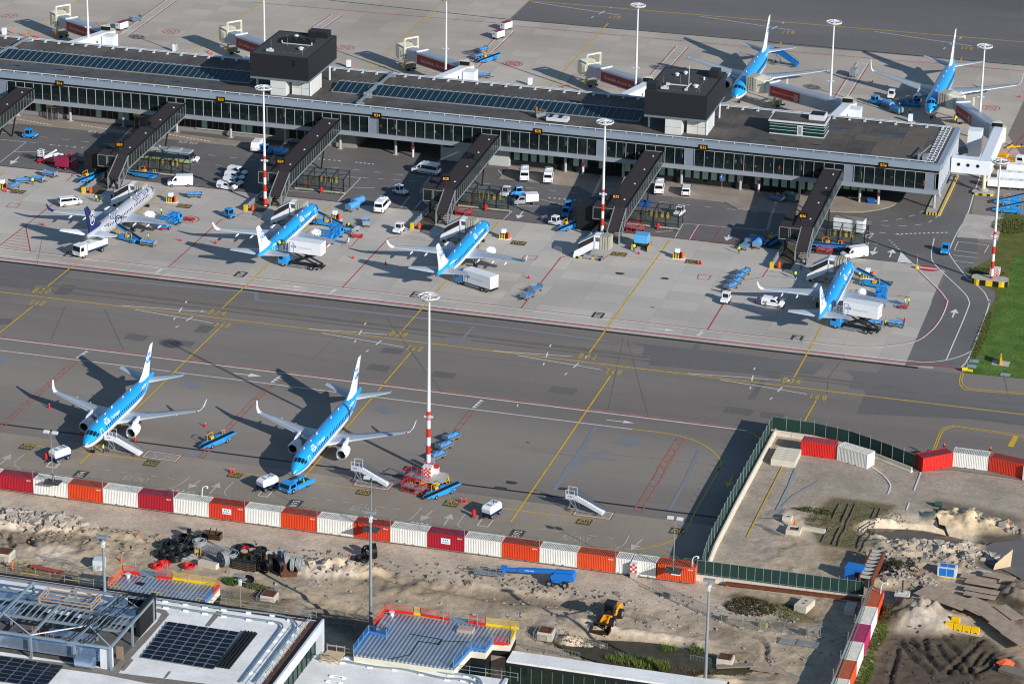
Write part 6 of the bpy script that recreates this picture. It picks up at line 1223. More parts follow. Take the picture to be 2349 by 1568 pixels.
t=proto('fuel_dispenser'); one(Vb).box(-3.2,1.7,-1.05,1.05,.7,.95).build('bed',t); one(Vb).prof([(1.8,.5),(3.3,.5),(3.35,1.3),(3.05,2.3),(1.8,2.35)],2.2,1.4,.1).build('cab',t,recalc=True,bevel=.05)
one(Vgl).add([(3.36,-.95,1.35),(3.36,.95,1.35),(3.1,.9,2.2),(3.1,-.9,2.2)],[(0,1,2,3)]).build('windscreen',t); m=one(Vgl)
for s in (1,-1): m.add([(2.2,s*1.12,1.4),(3.0,s*1.12,1.4),(2.9,s*1.05,2.1),(2.2,s*1.05,2.1)],[(0,1,2,3),(3,2,1,0)])
m.build('side_window',t); m=one(Vb).box(-2.9,-.4,-.8,.8,.95,1.9).tube((-2.4,-1.,1.4),(-2.4,1.,1.4),.55,n=14).rails([(-3.1,-1,.95),(1.6,-1,.95),(1.6,1,.95),(-3.1,1,.95),(-3.1,-1,.95)],1.9,.035,2,1.2).box(.2,1.2,-.9,.9,2.2,2.3); m.build('pump_frame',t)
m=one(Vdk).tube((-1,-.85,1.3),(-1,.85,1.3),.5,n=12).path([(-.2,-.9,1.),(0,-.9,2.2),(1,-.9,2.2)],.06); m.build('hose_reel',t); one(Vrd).box(-3.4,-3.2,-1.1,1.1,.45,.7).box(-3.3,1.6,1.05,1.12,.5,.62).build('red_bumper',t); wheels(t,(2.5,-1.9),.95,.42,.28)
def truckcab(t,mat,x0):
 one(mat).prof([(x0,.55),(x0+1.9,.55),(x0+2.,1.4),(x0+1.8,2.7),(x0,2.75)],2.35,1.5,.1).build('cab',t,recalc=True,bevel=.06)
 one(Vgl).add([(x0+2.01,-1.05,1.5),(x0+2.01,1.05,1.5),(x0+1.85,1.,2.5),(x0+1.85,-1.,2.5)],[(0,1,2,3)]).build('windscreen',t); m=one(Vgl)
 for s in (1,-1): m.add([(x0+.9,s*1.185,1.55),(x0+1.8,s*1.185,1.55),(x0+1.65,s*1.12,2.35),(x0+.9,s*1.12,2.35)],[(0,1,2,3),(3,2,1,0)])
 m.build('side_window',t)
 for s in (1,-1): o=one(Vlamp).box(-.03,.05,-.2,.2,-.1,.1).build('headlight',t); o.location=(x0+1.97,s*.8,.85)
Mbox=M('catering_box',hx('#dedee2',1.1),.5,0,.03,.4)
def catering(name,zb):
 t=proto(name); x0=2.7; truckcab(t,Vb,x0); one(Vdk).box(-4.6,2.7,-.5,.5,.6,.95).box(-4.7,-4.5,-1.2,1.2,.55,.75).build('chassis',t)
 m=one(Vg)
 for s in (1,-1): m.bar((-1.6,s*1.15,.75),(2.,s*1.15,.75),.05,.14).bar((-1.6,s*1.15,.5),(2.,s*1.15,.5),.05,.14).bar((-4.5,s*1.15,.75),(-3.3,s*1.15,.75),.05,.14)
 m.build('side_guard',t)
 one(Mbox).box(-4.7,2.3 if zb>2 else 2.4,-1.22,1.22,zb,zb+2.5).build('box_body',t,bevel=.03); bx=[c for c in KIDS[t.name] if c.name.startswith('box_body')][-1]
 m=one(Vdk)
 for y in (-1.235,1.235): m.add([(1.2,y,zb+.15),(1.28,y,zb+.15),(1.28,y,zb+2.1),(1.2,y,zb+2.1)],[(0,1,2,3),(3,2,1,0)]).add([(2.,y,zb+.15),(2.08,y,zb+.15),(2.08,y,zb+2.1),(2.,y,zb+2.1)],[(0,1,2,3),(3,2,1,0)]).add([(1.2,y,zb+2.05),(2.08,y,zb+2.05),(2.08,y,zb+2.12),(1.2,y,zb+2.12)],[(0,1,2,3),(3,2,1,0)])
 for i in range(4): m.box(-4.72,-4.7,-1.1,1.1,zb+.4+.5*i,zb+.46+.5*i)
 m.build('door',bx); m=one(Mklm)
 for y,s in ((1.24,-1),(-1.24,1)):
  v,f=textmesh('KLM',1,.03,'LEFT'); m.add([(-s*2.+0+(p[0]*.62)*s+(-.2),y,zb+1.25+p[1]*.62) for p in v],f)
  for i in range(4): m.add([(-s*2.-.2+s*(.35+.2*i)+a,y,zb+1.62+b) for a,b in ((-.06,0),(.06,0),(.06,.12),(-.06,.12))],[(0,1,2,3)])
  m.use(M('logo_pale_blue',hx('#8fb2d8'),.5,0,0)); v,f=textmesh('Catering Services',1,0,'LEFT'); m.add([(-s*2.-.2+(1.55+p[0]*.42)*s,y,zb+1.2+p[1]*.42) for p in v],f); m.use(Mklm)
 m.build('lettering',bx)
 if zb>2:
  m=one(Vdk)
  for s in (1,-1): m.bar((-4.3,s*.8,1.),(1.8,s*.8,zb),.2,.3).bar((1.8,s*.8,1.),(-3.6,s*.8,zb),.2,.3)
  m.use(Mhaz)
  for i in range(9): q=Vector((1.8,-.93,1.)).lerp(Vector((-3.6,-.93,zb)),.08+i*.1); m.cbox(q,(.22,.03,.22))
  m.build('scissor_lift',t)
 m=one(Vg).box(2.3,4.3,-1.2,1.2,zb,zb+.08).rails([(2.3,-1.15,zb),(4.2,-1.15,zb)],1.1,.03,2,.6).rails([(2.3,1.15,zb),(4.2,1.15,zb)],1.1,.03,2,.6); m.build('front_platform',t); wheels(t,(3.6,-2.5),1.0,.48,.32); return t
catering('raised_catering_truck',3.35); catering('catering_truck',1.05)
t=proto('water_truck'); truckcab(t,Vw,1.8); one(Vw).box(-3.9,1.6,-1.15,1.15,1.,2.5).build('tank_body',t,bevel=.08); one(Vdk).box(-4.,1.8,-.5,.5,.55,1.).build('chassis',t)
m=one(Vg)
for x,y in ((-2.5,.45),(-2.5,-.45),(.3,0)): m.tube((x,y,2.5),(x,y,2.62),.28,n=12)
m.rails([(-3.9,-1.,2.5),(-3.9,1.,2.5)],.7,.04); m.build('roof_hatch',t); one(Vnavy).box(-3.9,1.6,-1.17,-1.15,1.,1.35).box(-3.9,1.6,1.15,1.17,1.,1.35).build('side_skirt',t); wheels(t,(2.8,-2.3),1.,.46,.32)
t=proto('box_truck'); one(Vsil).prof([(.2,.4),(2.7,.4),(2.75,.95),(2.1,1.25),(1.5,1.9),(.2,1.95)],1.75,1.2,.1).build('cab',t,recalc=True,bevel=.05); one(Vgl).add([(2.12,-.75,1.27),(2.12,.75,1.27),(1.58,.7,1.85),(1.58,-.7,1.85)],[(0,1,2,3)]).build('windscreen',t); m=one(Vgl)
for s in (1,-1): m.add([(.4,s*.89,1.25),(1.75,s*.89,1.25),(1.4,s*.82,1.75),(.4,s*.82,1.75)],[(0,1,2,3),(3,2,1,0)])
m.build('side_window',t); one(Vw).box(-2.6,.15,-.95,.95,.75,2.4).build('box_body',t,bevel=.03); one(Vdk).box(-2.6,.3,-.4,.4,.4,.75).build('chassis',t); wheels(t,(1.9,-1.6),.75,.3,.22); lamps(t,2.72,.65,.8,-2.6)
t=proto('box_trailer'); one(Vw).box(-3.2,3.2,-1.15,1.15,.65,3.15).build('box_body',t,bevel=.04); one(M('trailer_roof',hx('#8d837b',1.1),.7)).box(-3.15,3.15,-1.1,1.1,3.15,3.17).build('roof',t); one(Vdk).box(-3.1,3.1,-.5,.5,.4,.65).bar((3.2,0,.5),(4.4,0,.45),.12).build('chassis',t); wheels(t,(.45,-.5),1.,.38,.25)
t=proto('aircraft_tow_tractor'); one(Vb).prof([(1.4,.3),(3.3,.3),(3.35,1.0),(3.0,1.7),(1.4,1.75)],2.4,1.0,.12).build('cab',t,recalc=True,bevel=.06); one(Vgl).add([(3.37,-1.,1.05),(3.37,1.,1.05),(3.08,.95,1.62),(3.08,-.95,1.62)],[(0,1,2,3)]).build('windscreen',t); m=one(Vgl)
for s in (1,-1): m.add([(1.7,s*1.215,1.05),(3.,s*1.215,1.05),(2.8,s*1.12,1.6),(1.7,s*1.12,1.6)],[(0,1,2,3),(3,2,1,0)])
m.build('side_window',t); m=one(Vb)
for s in (1,-1): m.prof and m.box(-3.,1.4,*(sorted((s*.7,s*1.3))),.3,1.)
m.build('side_arms',t,bevel=.08); one(Vdk).box(-1.6,1.4,-.7,.7,.3,.6).box(-2.6,-1.8,-.7,.7,.35,.8).build('wheel_clamp',t); wheels(t,(2.4,-1.3),1.1,.45,.35); lamps(t,3.33,.9,.65,-2.95)
t=proto('ground_power_unit'); m=MB()
for i in range(6): m.use(Mhaz if i%2==0 else Mblack).box(-.75+.25*i,-.5+.25*i,-.6,.6,.1,1.0)
m.build('striped_guard',t); one(Vw).box(-.45,.45,-.1,.65,1.1,1.95).build('cabinet',t,bevel=.03); one(Vdk).box(-.6,.6,-.25,.7,1.,1.1).build('shelf',t); o=one(Vor).tube((0,0,.1),(0,0,1.35),.27,n=14).tube((0,0,1.35),(0,0,1.5),.27,.1,n=14).build('orange_drum',t); o.location=(1.1,0,0); one(Vw).box(-.85,1.5,-.75,.8,.0,.1).build('base_plate',t)
t=proto('power_cabinet'); one(Vw).box(-.5,.5,-.4,.4,.2,1.9).build('cabinet',t,bevel=.04); one(Vdk).box(-.55,.55,-.45,.45,0,.2).build('base',t); m=one(Vor).path([(.6,0,.1),(1.2,.4,.06),(1.8,-.2,.06),(2.6,.3,.06),(2.2,.7,.06)],.05); m.build('cable',t)
t=proto('generator_trailer'); one(Vw).prof([(-1.7,.95),(1.6,.95),(1.75,1.7),(1.45,2.15),(-1.45,2.2),(-1.75,1.7)],1.8,1.6,.12).build('housing',t,recalc=True,bevel=.07); one(Vnavy).box(-1.68,1.58,-.88,.88,.55,.95).build('lower_body',t); one(Vdk).bar((1.6,0,.5),(2.7,0,.4),.12).bar((1.6,.4,.5),(2.4,0,.42),.08).bar((1.6,-.4,.5),(2.4,0,.42),.08).build('tow_bar',t); one(Vdk).tube((-.2,.2,2.15),(-.2,.2,2.75),.07,n=8).build('exhaust_pipe',t); one(Vg).box(-1.2,-.6,-.5,.5,2.18,2.2).box(.5,1.,-.5,.5,2.16,2.18).build('vent_grille',t); wheels(t,(1.1,-1.1),.75,.36,.24)
def stairs(name,mat):
 t=proto(name); m=one(mat)
 for s in (1,-1): m.add([(-3.7,s*.8,.25),(-3.6,s*.8,1.1),(1.5,s*.8,4.1),(3.1,s*.8,4.1),(3.1,s*.8,2.9),(1.5,s*.8,2.9)],[(0,1,2,3,4,5),(5,4,3,2,1,0)])
 m.box(3.04,3.1,-.8,-.75,2.9,4.9).box(3.04,3.1,.75,.8,2.9,4.9).box(1.5,1.56,-.8,-.75,2.9,4.9).box(1.5,1.56,.75,.8,2.9,4.9).bar((1.5,-.78,4.9),(3.1,-.78,4.9),.06).bar((1.5,.78,4.9),(3.1,.78,4.9),.06); m.build('side_panels',t)
 m=one(mat).bar((-3.7,0,.35),(1.5,0,3.0),1.5,.12).box(1.5,3.1,-.8,.8,2.86,2.95); m.build('stair_deck',t); m=one(mat)
 for i in range(14): q=Vector((-3.5,0,.5)).lerp(Vector((1.4,0,3.05)),i/13); m.cbox(q,(.26,1.4,.03))
 m.build('steps',t); m=one(Vdk)
 for s in (1,-1): m.bar((-3.6,s*.7,1.5),(1.5,s*.7,4.5),.04)
 m.build('handrail',t); m=one(Vg)
 for s in (1,-1): m.bar((-3.3,s*.8,.4),(2.8,s*.8,.4),.12).bar((2.6,s*.75,.4),(2.,s*.75,2.9),.1).bar((.9,s*.75,.4),(2.6,s*.75,2.9),.1).bar((.9,s*.75,.4),(1.6,s*.75,2.9),.08)
 m.bar((-3.3,-.8,.4),(-3.3,.8,.4),.1).bar((2.7,-.8,.4),(2.7,.8,.4),.1); m.build('undercarriage',t)
 m=one(Mklm if mat is Vw else Mwht)
 for y,s in ((-.82,1),(.82,-1)): v,f=textmesh('KLM',1,.03); m.add([(2.3+p[0]*.4*s,y,3.5+p[1]*.4) for p in v],f)
 m.build('lettering',t); wheels(t,(2.5,-2.6),.8,.28,.18); return t
stairs('passenger_stairs',Vw); stairs('blue_passenger_stairs',Vb)
t=proto('traffic_cone'); one(Vrd).box(-.25,.25,-.25,.25,0,.06).tube((0,0,.06),(0,0,.95),.22,.05,n=12).build('cone_body',t); one(Mwht).tube((0,0,.28),(0,0,.48),.175,.13,n=12).tube((0,0,.64),(0,0,.78),.105,.085,n=12).build('white_bands',t)
t=proto('orange_cone'); one(Vor).box(-.25,.25,-.25,.25,0,.06).tube((0,0,.06),(0,0,.85),.2,.05,n=12).build('cone_body',t); one(Mwht).tube((0,0,.4),(0,0,.55),.125,.1,n=12).build('white_bands',t)
t=proto('fire_extinguisher_cart'); one(Vrd).tube((0,0,.2),(0,0,1.2),.26,n=14).tube((0,0,1.2),(0,0,1.35),.26,.08,n=14).box(-.35,.35,.15,.25,.2,1.3).build('bottle',t); one(Vdk).bar((-.3,.25,.9),(-.3,.6,1.3),.05).build('handle',t); wheels(t,(0,),.35,.2,.08)
def human(name,vest,legs,hair='#3a2c20',skin='#b98a6a',pose=0):
 t=proto(name)
 me=bpy.data.meshes.new('person'); 
 V=[(0,0,.95),(0,0,1.2),(.01,0,1.42),(.01,0,1.52),(.03,0,1.66),(0,.11,.9),(.02+.12*pose,.12,.5),(-.02-.05*pose,.12,.06),(.12,.13,.03),(0,-.11,.9),(.02-.05*pose,-.12,.5),(-.02-.15*pose,-.12,.06),(.1-.15*pose,-.13,.03),(0,.19,1.4),(.02+.15*pose,.25,1.13),(.12+.25*pose,.24,.92),(0,-.19,1.4),(.02+.1*pose,-.25,1.13),(.14+.2*pose,-.22,.93)]
 Ed=[(0,1),(1,2),(2,3),(3,4),(0,5),(5,6),(6,7),(7,8),(0,9),(9,10),(10,11),(11,12),(2,13),(13,14),(14,15),(2,16),(16,17),(17,18)]
 rad=[.13,.14,.13,.06,.1,.085,.065,.045,.04,.085,.065,.045,.04,.06,.045,.04,.06,.045,.04]
 me.from_pydata(V,Ed,[]); o=bpy.data.objects.new('person_body',me); COL.objects.link(o); sk_=o.modifiers.new('s','SKIN'); 
 for i,r_ in enumerate(rad): me.skin_vertices[0].data[i].radius=(r_,r_*1.1)
 me.skin_vertices[0].data[0].use_root=True; o.modifiers.new('u','SUBSURF').levels=1
 dg=bpy.context.evaluated_depsgraph_get(); nm=bpy.data.meshes.new_from_object(o.evaluated_get(dg)); bpy.data.objects.remove(o)
 ms=[M('skin_tone',hx(skin),.6,0,0),M('cloth_'+vest,hx('#'+vest,1.1),.8,0,.08,5),M('cloth_'+legs,hx('#'+legs,1.1),.8,0,.08,5)]
 nm.materials.clear(); [nm.materials.append(q) for q in ms]
 for p in nm.polygons:
  z=p.center.z; p.material_index=0 if z>1.5 or (z<1.0 and abs(p.center.y)>.19) else (1 if z>.93 else 2); p.use_smooth=True
 b=bpy.data.objects.new('body',nm); COL.objects.link(b); adopt(b,t)
 m=one(M('hair_'+hair.strip('#'),hx(hair),.8,0,.1)); rg=[]
 for k in range(4): z=1.68+.035*k; r_=(.112,.112,.09,.04)[k]; rg.append([(.02+r_*math.cos(a)-.02,r_*.95*math.sin(a),z) for a in [2*PI*j/10 for j in range(10)]])
 m.loft(rg).build('hair',t,recalc=True); f=one(M('face_dark',hx('#4a2e22'),.7,0,0)).box(.12,.135,-.05,-.02,1.665,1.68).box(.12,.135,.02,.05,1.665,1.68).box(.125,.138,-.025,.025,1.605,1.612); f.build('face',t); return t
human('person','d2f53c'[0:6],'23283a'); PR['hivis']=PR['person']; t=human('person','e8692c','e0602a','#2a2018'); PR['orange']=t; t=human('person','2c2f3a','22242c','#2a2018',pose=.6); PR['dark']=t; t=human('person','8f9fb8','20242c','#6a5136',pose=.8); PR['traveller']=t; PR['travel2']=human('person','d9d9dd','2b3348','#241c16',pose=-.6)
def place(pn,s,to,label,cat,group=None,z=None,onsoil=False):
 c=g1(s) if not onsoil else T3(s)
 if isinstance(to,str):
  d=(g1(to)-g1(s)); rz=math.atan2(d.y,d.x)
 else: rz=R(to)
 src=PR[pn]; o=dup(src,(c.x,c.y,z if z is not None else (c.z if onsoil else 0)),rz); o['label']=label; o['category']=cat
 if group: o['group']=group
 return o
GT='baggage tractors on the stands'; GC='baggage carts'; GB='belt loaders'; GV='white vans and minibuses'; GK='red and white cones'; GPg='ground power points at the stands'; GE='white generator trailers'; GS='white passenger stairs'
P_=place
for s,to,l,w_ in (('A0 275 1262',2,'blue baggage tractor driving alone below the gate B16 part of the pier',0),('B0 2095 615',150,'blue baggage tractor beside the painted stairs boxes left of stand B24',0),('B2 45 415',215,'blue baggage tractor beside the silver box truck',0),('B2 515 555',-75,'blue baggage tractor in shadow, rear one of two left of gate B32',0),('B2 490 610',-80,'blue baggage tractor in shadow, front one of two left of gate B32',0),('B3 1625 945',-92,'blue baggage tractor driving alone on the asphalt at the right',0),('A3 985 955',-25,'blue baggage tractor with cab beside the far right airliner',0),('A1 90 1405',-10,'blue baggage tractor in the shadow under gate walkway B24',0),('O 545 492',0,'',0)):
 if l: P_('baggage_tractor',s,to,l,'tractor',GT)
for s,to,l in (('B1 1325 405',-20,'white baggage tractor on the service road between gates B24 and B28'),('B1 1310 755',-95,'white baggage tractor standing left of the painted stairs boxes at B28'),('B2 410 690',-15,'white baggage tractor in front of the two blue ones at gate B32'),('B2 1960 1395',-92,'white baggage tractor pulling four carts left of stand B36'),('B1 2290 420',-95,'white baggage tractor parked right of shelter B28'),('B2 1535 600',-100,'white tractor with ladder rack parked right of shelter B32'),('A3 1130 900',-90,'white baggage tractor behind the covered carts at the far right airliner')): P_('white_tractor',s,to,l,'tractor',GT)
for s,to,l,k in (('B2 115 255',-75,'white minibus, left one of two parked nose in before the green curtained windows','minibus'),('B2 335 275',-78,'white minibus, right one of two parked before the green curtained windows','minibus'),('B2 1352 375',-80,'white minibus with two rear windows parked right of gate walkway B32','minibus'),('B1 1160 545',-88,'white minibus seen from behind, standing beside the blue covered carts','minibus')):
 P_(k,s,(to+180)%360,l,'minibus',GV)
P_('airport_minibus','B1 1560 215',172,'white minibus with a dark blue band beside gate walkway B28','minibus',GV)
P_('people_carrier','B2 1598 400',100,'white people carrier parked right of the minibus near gate B32','van',GV); P_('people_carrier','B0 645 505',40,'white people carrier driving away left of the silver airliner','van',GV)
P_('panel_van','B0 1655 325',200,'large white panel van right of the nose of the silver airliner','van',GV); P_('panel_van','B3 790 985',217,'white van with side window behind the nose of the airliner at B36','van',GV); P_('panel_van','A1 20 1370',95,'white van under the pier beside the ground floor, near the left mast','van',GV)
P_('small_van','B0 1740 105',8,'small white van with red curved stripe right of the parked bus','van',GV); P_('small_van','B3 45 1430',-4,'small white van with striped rear standing left of the airliner at B36','van',GV)
for i,(s,l) in enumerate((('B0 2180 225','furthest of the four parked'),('B0 2155 270','second from the back of the four parked'),('B0 2140 320','third from the back of the four parked'),('B0 2085 360','nearest of the four parked'))): P_('small_van',s,-12,'small white van, '+l+' left of gate B24','van',GV)
P_('box_truck','B2 125 495',207,'silver light truck with a white box body right of shelter B28','truck'); P_('box_trailer','B3 745 755',-6,'tall white box trailer behind the shelter of gate B36','trailer'); P_('water_truck','B0 828 950',-113,'white tank truck behind the tail of the silver airliner','truck')
P_('raised_catering_truck','B1 420 1075',176,'catering truck with its long white box raised on a scissor lift at B24','truck','catering trucks'); P_('catering_truck','B1 2020 1260',155,'catering truck with its white box lowered under the tail at B28','truck','catering trucks'); P_('raised_catering_truck','C3 800 275',170,'catering truck with its white box raised on a black lift at B36','truck','catering trucks')
P_('aircraft_tow_tractor','D1 1060 425',-112,'blue low tow tractor holding the nose wheel of the longer front airliner','tow tractor')
for s,to,l in (('B0 1560 700',80,'blue fuel dispenser truck under the wing of the silver airliner'),('B1 700 830',85,'blue fuel dispenser truck under the wing of the airliner at B24'),('B3 1030 1400',95,'blue fuel dispenser truck under the wing of the airliner at B36')): P_('fuel_dispenser',s,to,l,'fuel truck','blue fuel dispenser trucks')
for s,to,l,k in (('B0 1170 830',160,'raised belt loader reaching the rear hold of the silver airliner','raised_belt_loader'),('B0 830 275',63,'belt loader with yellow rails parked left of the gate B20 stairs','belt_loader'),('B0 1330 250',-12,'belt loader parked before shelter B20','belt_loader'),('B1 640 690',172,'raised belt loader with suitcases at the airliner at B24','raised_belt_loader'),('B2 530 720',60,'belt loader with a yellow frame left of the free boarding ramp at B32','belt_loader'),('B3 960 1250',168,'raised belt loader at the forward hold of the airliner at B36','raised_belt_loader'),('B3 560 905',-8,'belt loader before shelter B36 behind the red rack','belt_loader'),('B3 60 850',70,'belt loader in shadow left of gate walkway B36','belt_loader'),('C0 1985 1320',62,'belt loader standing alone right of the shorter front airliner','belt_loader'),('D2 350 510',58,'belt loader with yellow frame beside the red tow bars','belt_loader'),('A1 2130 560',60,'belt loader beside the open carts behind the pier','belt_loader'),('A3 1320 970',-5,'belt loader at the hold of the far right airliner','raised_belt_loader'),('B3 2230 500',8,'upper belt loader of two parked at the right edge','raised_belt_loader'),('B3 2220 575',4,'lower belt loader of two parked at the right edge','raised_belt_loader')): P_(k,s,to,l,'belt loader',GB)
def train(pts,to,kind,lab,cat='baggage cart'):
 nth=('first','second','third','fourth','fifth')
 for i,s in enumerate(pts): P_(kind,s,to,lab%nth[i],cat,GC)
train(['B0 460 245','B0 350 290','B0 215 305','B0 125 355'],-100,'baggage_cart','%s cart from the top in the loose row of blue tarped carts at far left')
for o_,r_ in zip([o for o in bpy.data.objects if o.name.startswith('baggage_cart')][-4:],(-8,-8,20,-105)): o_.rotation_euler=(0,0,R(r_))
train(['B1 935 510','B1 885 555'],-110,'covered_cart','%s cart under a blue cover beside the white minibus at B24')
P_('baggage_cart','B0 1790 435',200,'blue tarped cart standing alone above the yellow power point at B20','baggage cart',GC); P_('empty_cart','B1 1010 690',-70,'cart with a black sheet standing alone between stands B24 and B28','baggage cart',GC)
P_('baggage_cart','B0 1365 880',175,'blue tarped cart beside the worker behind the silver airliner','baggage cart',GC); P_('loaded_cart','B1 880 740',150,'cart piled with suitcases beside the belt loader at B24','baggage cart',GC); P_('baggage_cart','B1 830 765',175,'grey tarped cart next to the suitcase cart at B24','baggage cart',GC)
train(['B2 2010 1275','B2 2045 1235','B2 2075 1190','B2 2120 1150'],-118,'baggage_cart','%s cart behind the white tractor left of stand B36')
train(['B2 145 1360','B2 215 1300'],-112,'empty_cart','%s open cart of the pair on the red line at empty stand B32')
train(['B2 2140 905','B2 2190 850'],-100,'empty_cart','%s open grey cart of the pair left of the B36 belt loader'); P_('covered_cart','B2 2255 890',-95,'cart under a blue cover left of gate walkway B36','baggage cart',GC)
train(['C1 1660 1455','C1 1725 1365','C1 1790 1285'],-118,'baggage_cart','%s blue tarped cart from below in the train right of the tallest mast')
P_('baggage_cart','C3 1185 245',178,'blue tarped cart right of the raised catering truck at B36','baggage cart',GC); P_('baggage_cart','C3 985 240',178,'blue tarped cart directly behind the catering truck at B36','baggage cart',GC)
train(['A1 2035 540','A1 2075 480'],-118,'baggage_cart','%s blue tarped cart of the pair behind the pier by the belt loader'); P_('baggage_cart','A1 2095 715',10,'tarped cart beside the white stair tower behind the pier','baggage cart',GC)
train(['A3 1095 990','A3 1180 1040'],-40,'covered_cart','%s cart under a blue cover at the far right airliner')
P_('caged_cart','A3 785 700',-95,'grey caged cart standing alone between the two far airliners','baggage cart',GC); P_('caged_cart','B3 210 470',-20,'grey caged cart in the shade under the pier near B36','baggage cart',GC); P_('empty_cart','B3 80 470',-20,'open cart in the shade under the pier near B36','baggage cart',GC); P_('empty_cart','A0 1245 195',60,'open grey trolley behind the pier near the leftmost bridge','baggage cart',GC)
P_('covered_cart','A1 230 1430',-5,'blue covered cart in the shadow behind gate walkway B24','baggage cart',GC)
def uld(name,roof):
 t=proto(name); one(Vw).box(-1.5,1.5,-.8,.8,.55,2.1).build('container',t,bevel=.03); one(roof).box(-1.5,1.5,-.8,.8,2.1,2.14).build('roof',t); m=one(Vrd).box(-1.52,-1.5,-.5,-.2,1.4,1.8).box(1.5,1.52,-.4,0,1.3,1.7); m.build('red_mark',t); one(Vdk).box(-1.6,1.6,-.7,.7,.4,.5).bar((1.6,0,.45),(2.3,0,.35),.08).build('dolly_frame',t); wheels(t,(1.1,-1.1),.6,.22,.14); return t
uld('cargo_dolly',M('maroon_roof',hx('#7c3c3e',1.1),.6,0,.1)); uld('white_cargo_dolly',Vw)
for s,to,l in (('A1 2295 275',-115,'upper white cargo box with maroon roof on the striped lane behind the pier'),('A1 2225 355',-115,'lower white cargo box with maroon roof on the striped lane behind the pier'),('A0 1120 275',-110,'white cargo box with maroon roof beside the leftmost white bridge')): P_('cargo_dolly',s,to,l,'cargo dolly','cargo boxes on dollies')
k=0
for r_,(yy,n) in enumerate(((215,2),(290,3),(365,4))):
 for i in range(n):
  k+=1; o=P_('white_cargo_dolly','B3 %d %d'%(2345-i*95+r_*8,yy+i*-6),3,'white cargo box in the rows of boxes beside the right hand mast','cargo dolly','white cargo boxes in rows at the right edge')
for s,l in (('B0 1565 475','at the silver airliner'),('B1 720 640','at the nose of the airliner at B24'),('B2 1515 990','at empty stand B32'),('B1 2270 810','at the nose of the airliner at B28'),('B3 910 1170','at the nose of the airliner at B36'),('B0 20 355','cut by the left edge')): P_('ground_power_unit',s,0,'yellow black striped power point with orange drum '+l,'power unit',GPg)
for s,l in (('A0 40 325','below the leftmost far stand'),('A0 1605 475','between the two left boarding bridges'),('A1 850 620','right of the left black plant room'),('A2 165 785','left of the Grandads bridge'),('A3 1305 1120','before the far right airliner')): P_('power_cabinet',s,0,'white power cabinet with orange cable '+l,'power cabinet','white power cabinets behind the pier')
for s,to,l in (('C0 550 1465',-118,'white generator trailer below the nose of the shorter front airliner'),('D1 715 440',-118,'white generator trailer left of the blue tow tractor'),('D2 935 745',-108,'white generator trailer at the right of the front apron')): P_('generator_trailer',s,to,l,'generator',GE)
for s,l in (('C0 1125 1395','docked at the door of the shorter front airliner'),('D1 1880 375','standing right of the longer front airliner'),('D2 1990 700','standing alone at the right of the front apron')): o=P_('passenger_stairs',s,176,'white mobile passenger stairs '+l,'passenger stairs',GS); o.scale=(.95,1.,.76)
P_('blue_passenger_stairs','A3 145 600',172,'blue mobile passenger stairs at the rear door of the far left airliner','passenger stairs')
for i,(s,l) in enumerate((('C0 452 990','beside the left wing of the shorter front airliner'),('C0 737 1235','in the shadow left of the nose of the shorter front airliner'),('C0 1240 1290','under the right engine of the shorter front airliner'),('C0 1885 1160','left of the lone belt loader on the front apron'),('D1 293 255','left of a pair at the longer front airliner'),('D1 328 258','right of a pair at the longer front airliner'),('D2 588 597','left of a pair near the white generator at right'),('D2 636 597','right of a pair near the white generator at right'),('B0 397 690','left of the dark blue tail'),('B0 1658 835','between the first two stands, upper one'),('B0 1982 858','between the first two stands, lower one'),('B1 893 995','behind the wing of the airliner at B24'),('B1 1190 1050','in the shadow left of the airliner at B28'),('B2 155 1178','above the open carts at stand B32'),('B2 1165 955','below the blue box at gate B32'),('B2 1708 1045','left of a pair at the right of stand B32'),('B2 1733 1048','right of a pair at the right of stand B32'),('B2 2232 1405','in the shadow left of the small white van'),('C3 1255 190','right of the catering truck at B36'),('A3 960 758','between the two far airliners'),('A3 2312 895','at the far right behind the pier'),('A0 320 345','left of a pair behind the left end of the pier'),('A0 345 348','right of a pair behind the left end of the pier'),('A0 1912 483','behind the pier near the Sun seekers bridge'),('A0 1940 503','close to the pier near the Sun seekers bridge'),('A2 468 805','left of the Grandads bridge'),('B0 37 380','left of a pair at the left edge of stand B20'),('B0 55 383','right of a pair at the left edge of stand B20'))): P_('traffic_cone',s,0,'red and white cone '+l,'cone',GK)
for s,l in (('D0 1577 970','beside the sand heap below the container row'),('D0 1388 1268','beside the orange safety fence'),('D1 1633 1235','behind the small black hose coils'),('D4 2163 1135','at the broken slab edge at right'),('E3 1276 450','at the end of the rusty beam')): P_('orange_cone',s,0,'orange cone '+l,'cone','orange cones in the building site',onsoil=True)
P_('traffic_cone','E0 1480 1300',0,'red and white cone on the roof beside the solar panels','cone',GK,z=6.1)
for s,l in (('C0 425 1465','left of the generator at the shorter front airliner'),('D1 610 420','left of the generator at the longer front airliner'),('D2 728 765','left of the rightmost generator')): P_('fire_extinguisher_cart',s,0,'red wheeled fire extinguisher '+l,'fire extinguisher','red fire extinguishers')
for s,l in (('B1 597 395','shelter B24'),('B1 2105 555','shelter B28'),('B2 1337 725','shelter B32'),('B3 675 890','shelter B36')): P_('fire_extinguisher_cart',s,0,'red fire extinguisher before '+l,'fire extinguisher','red fire extinguishers')
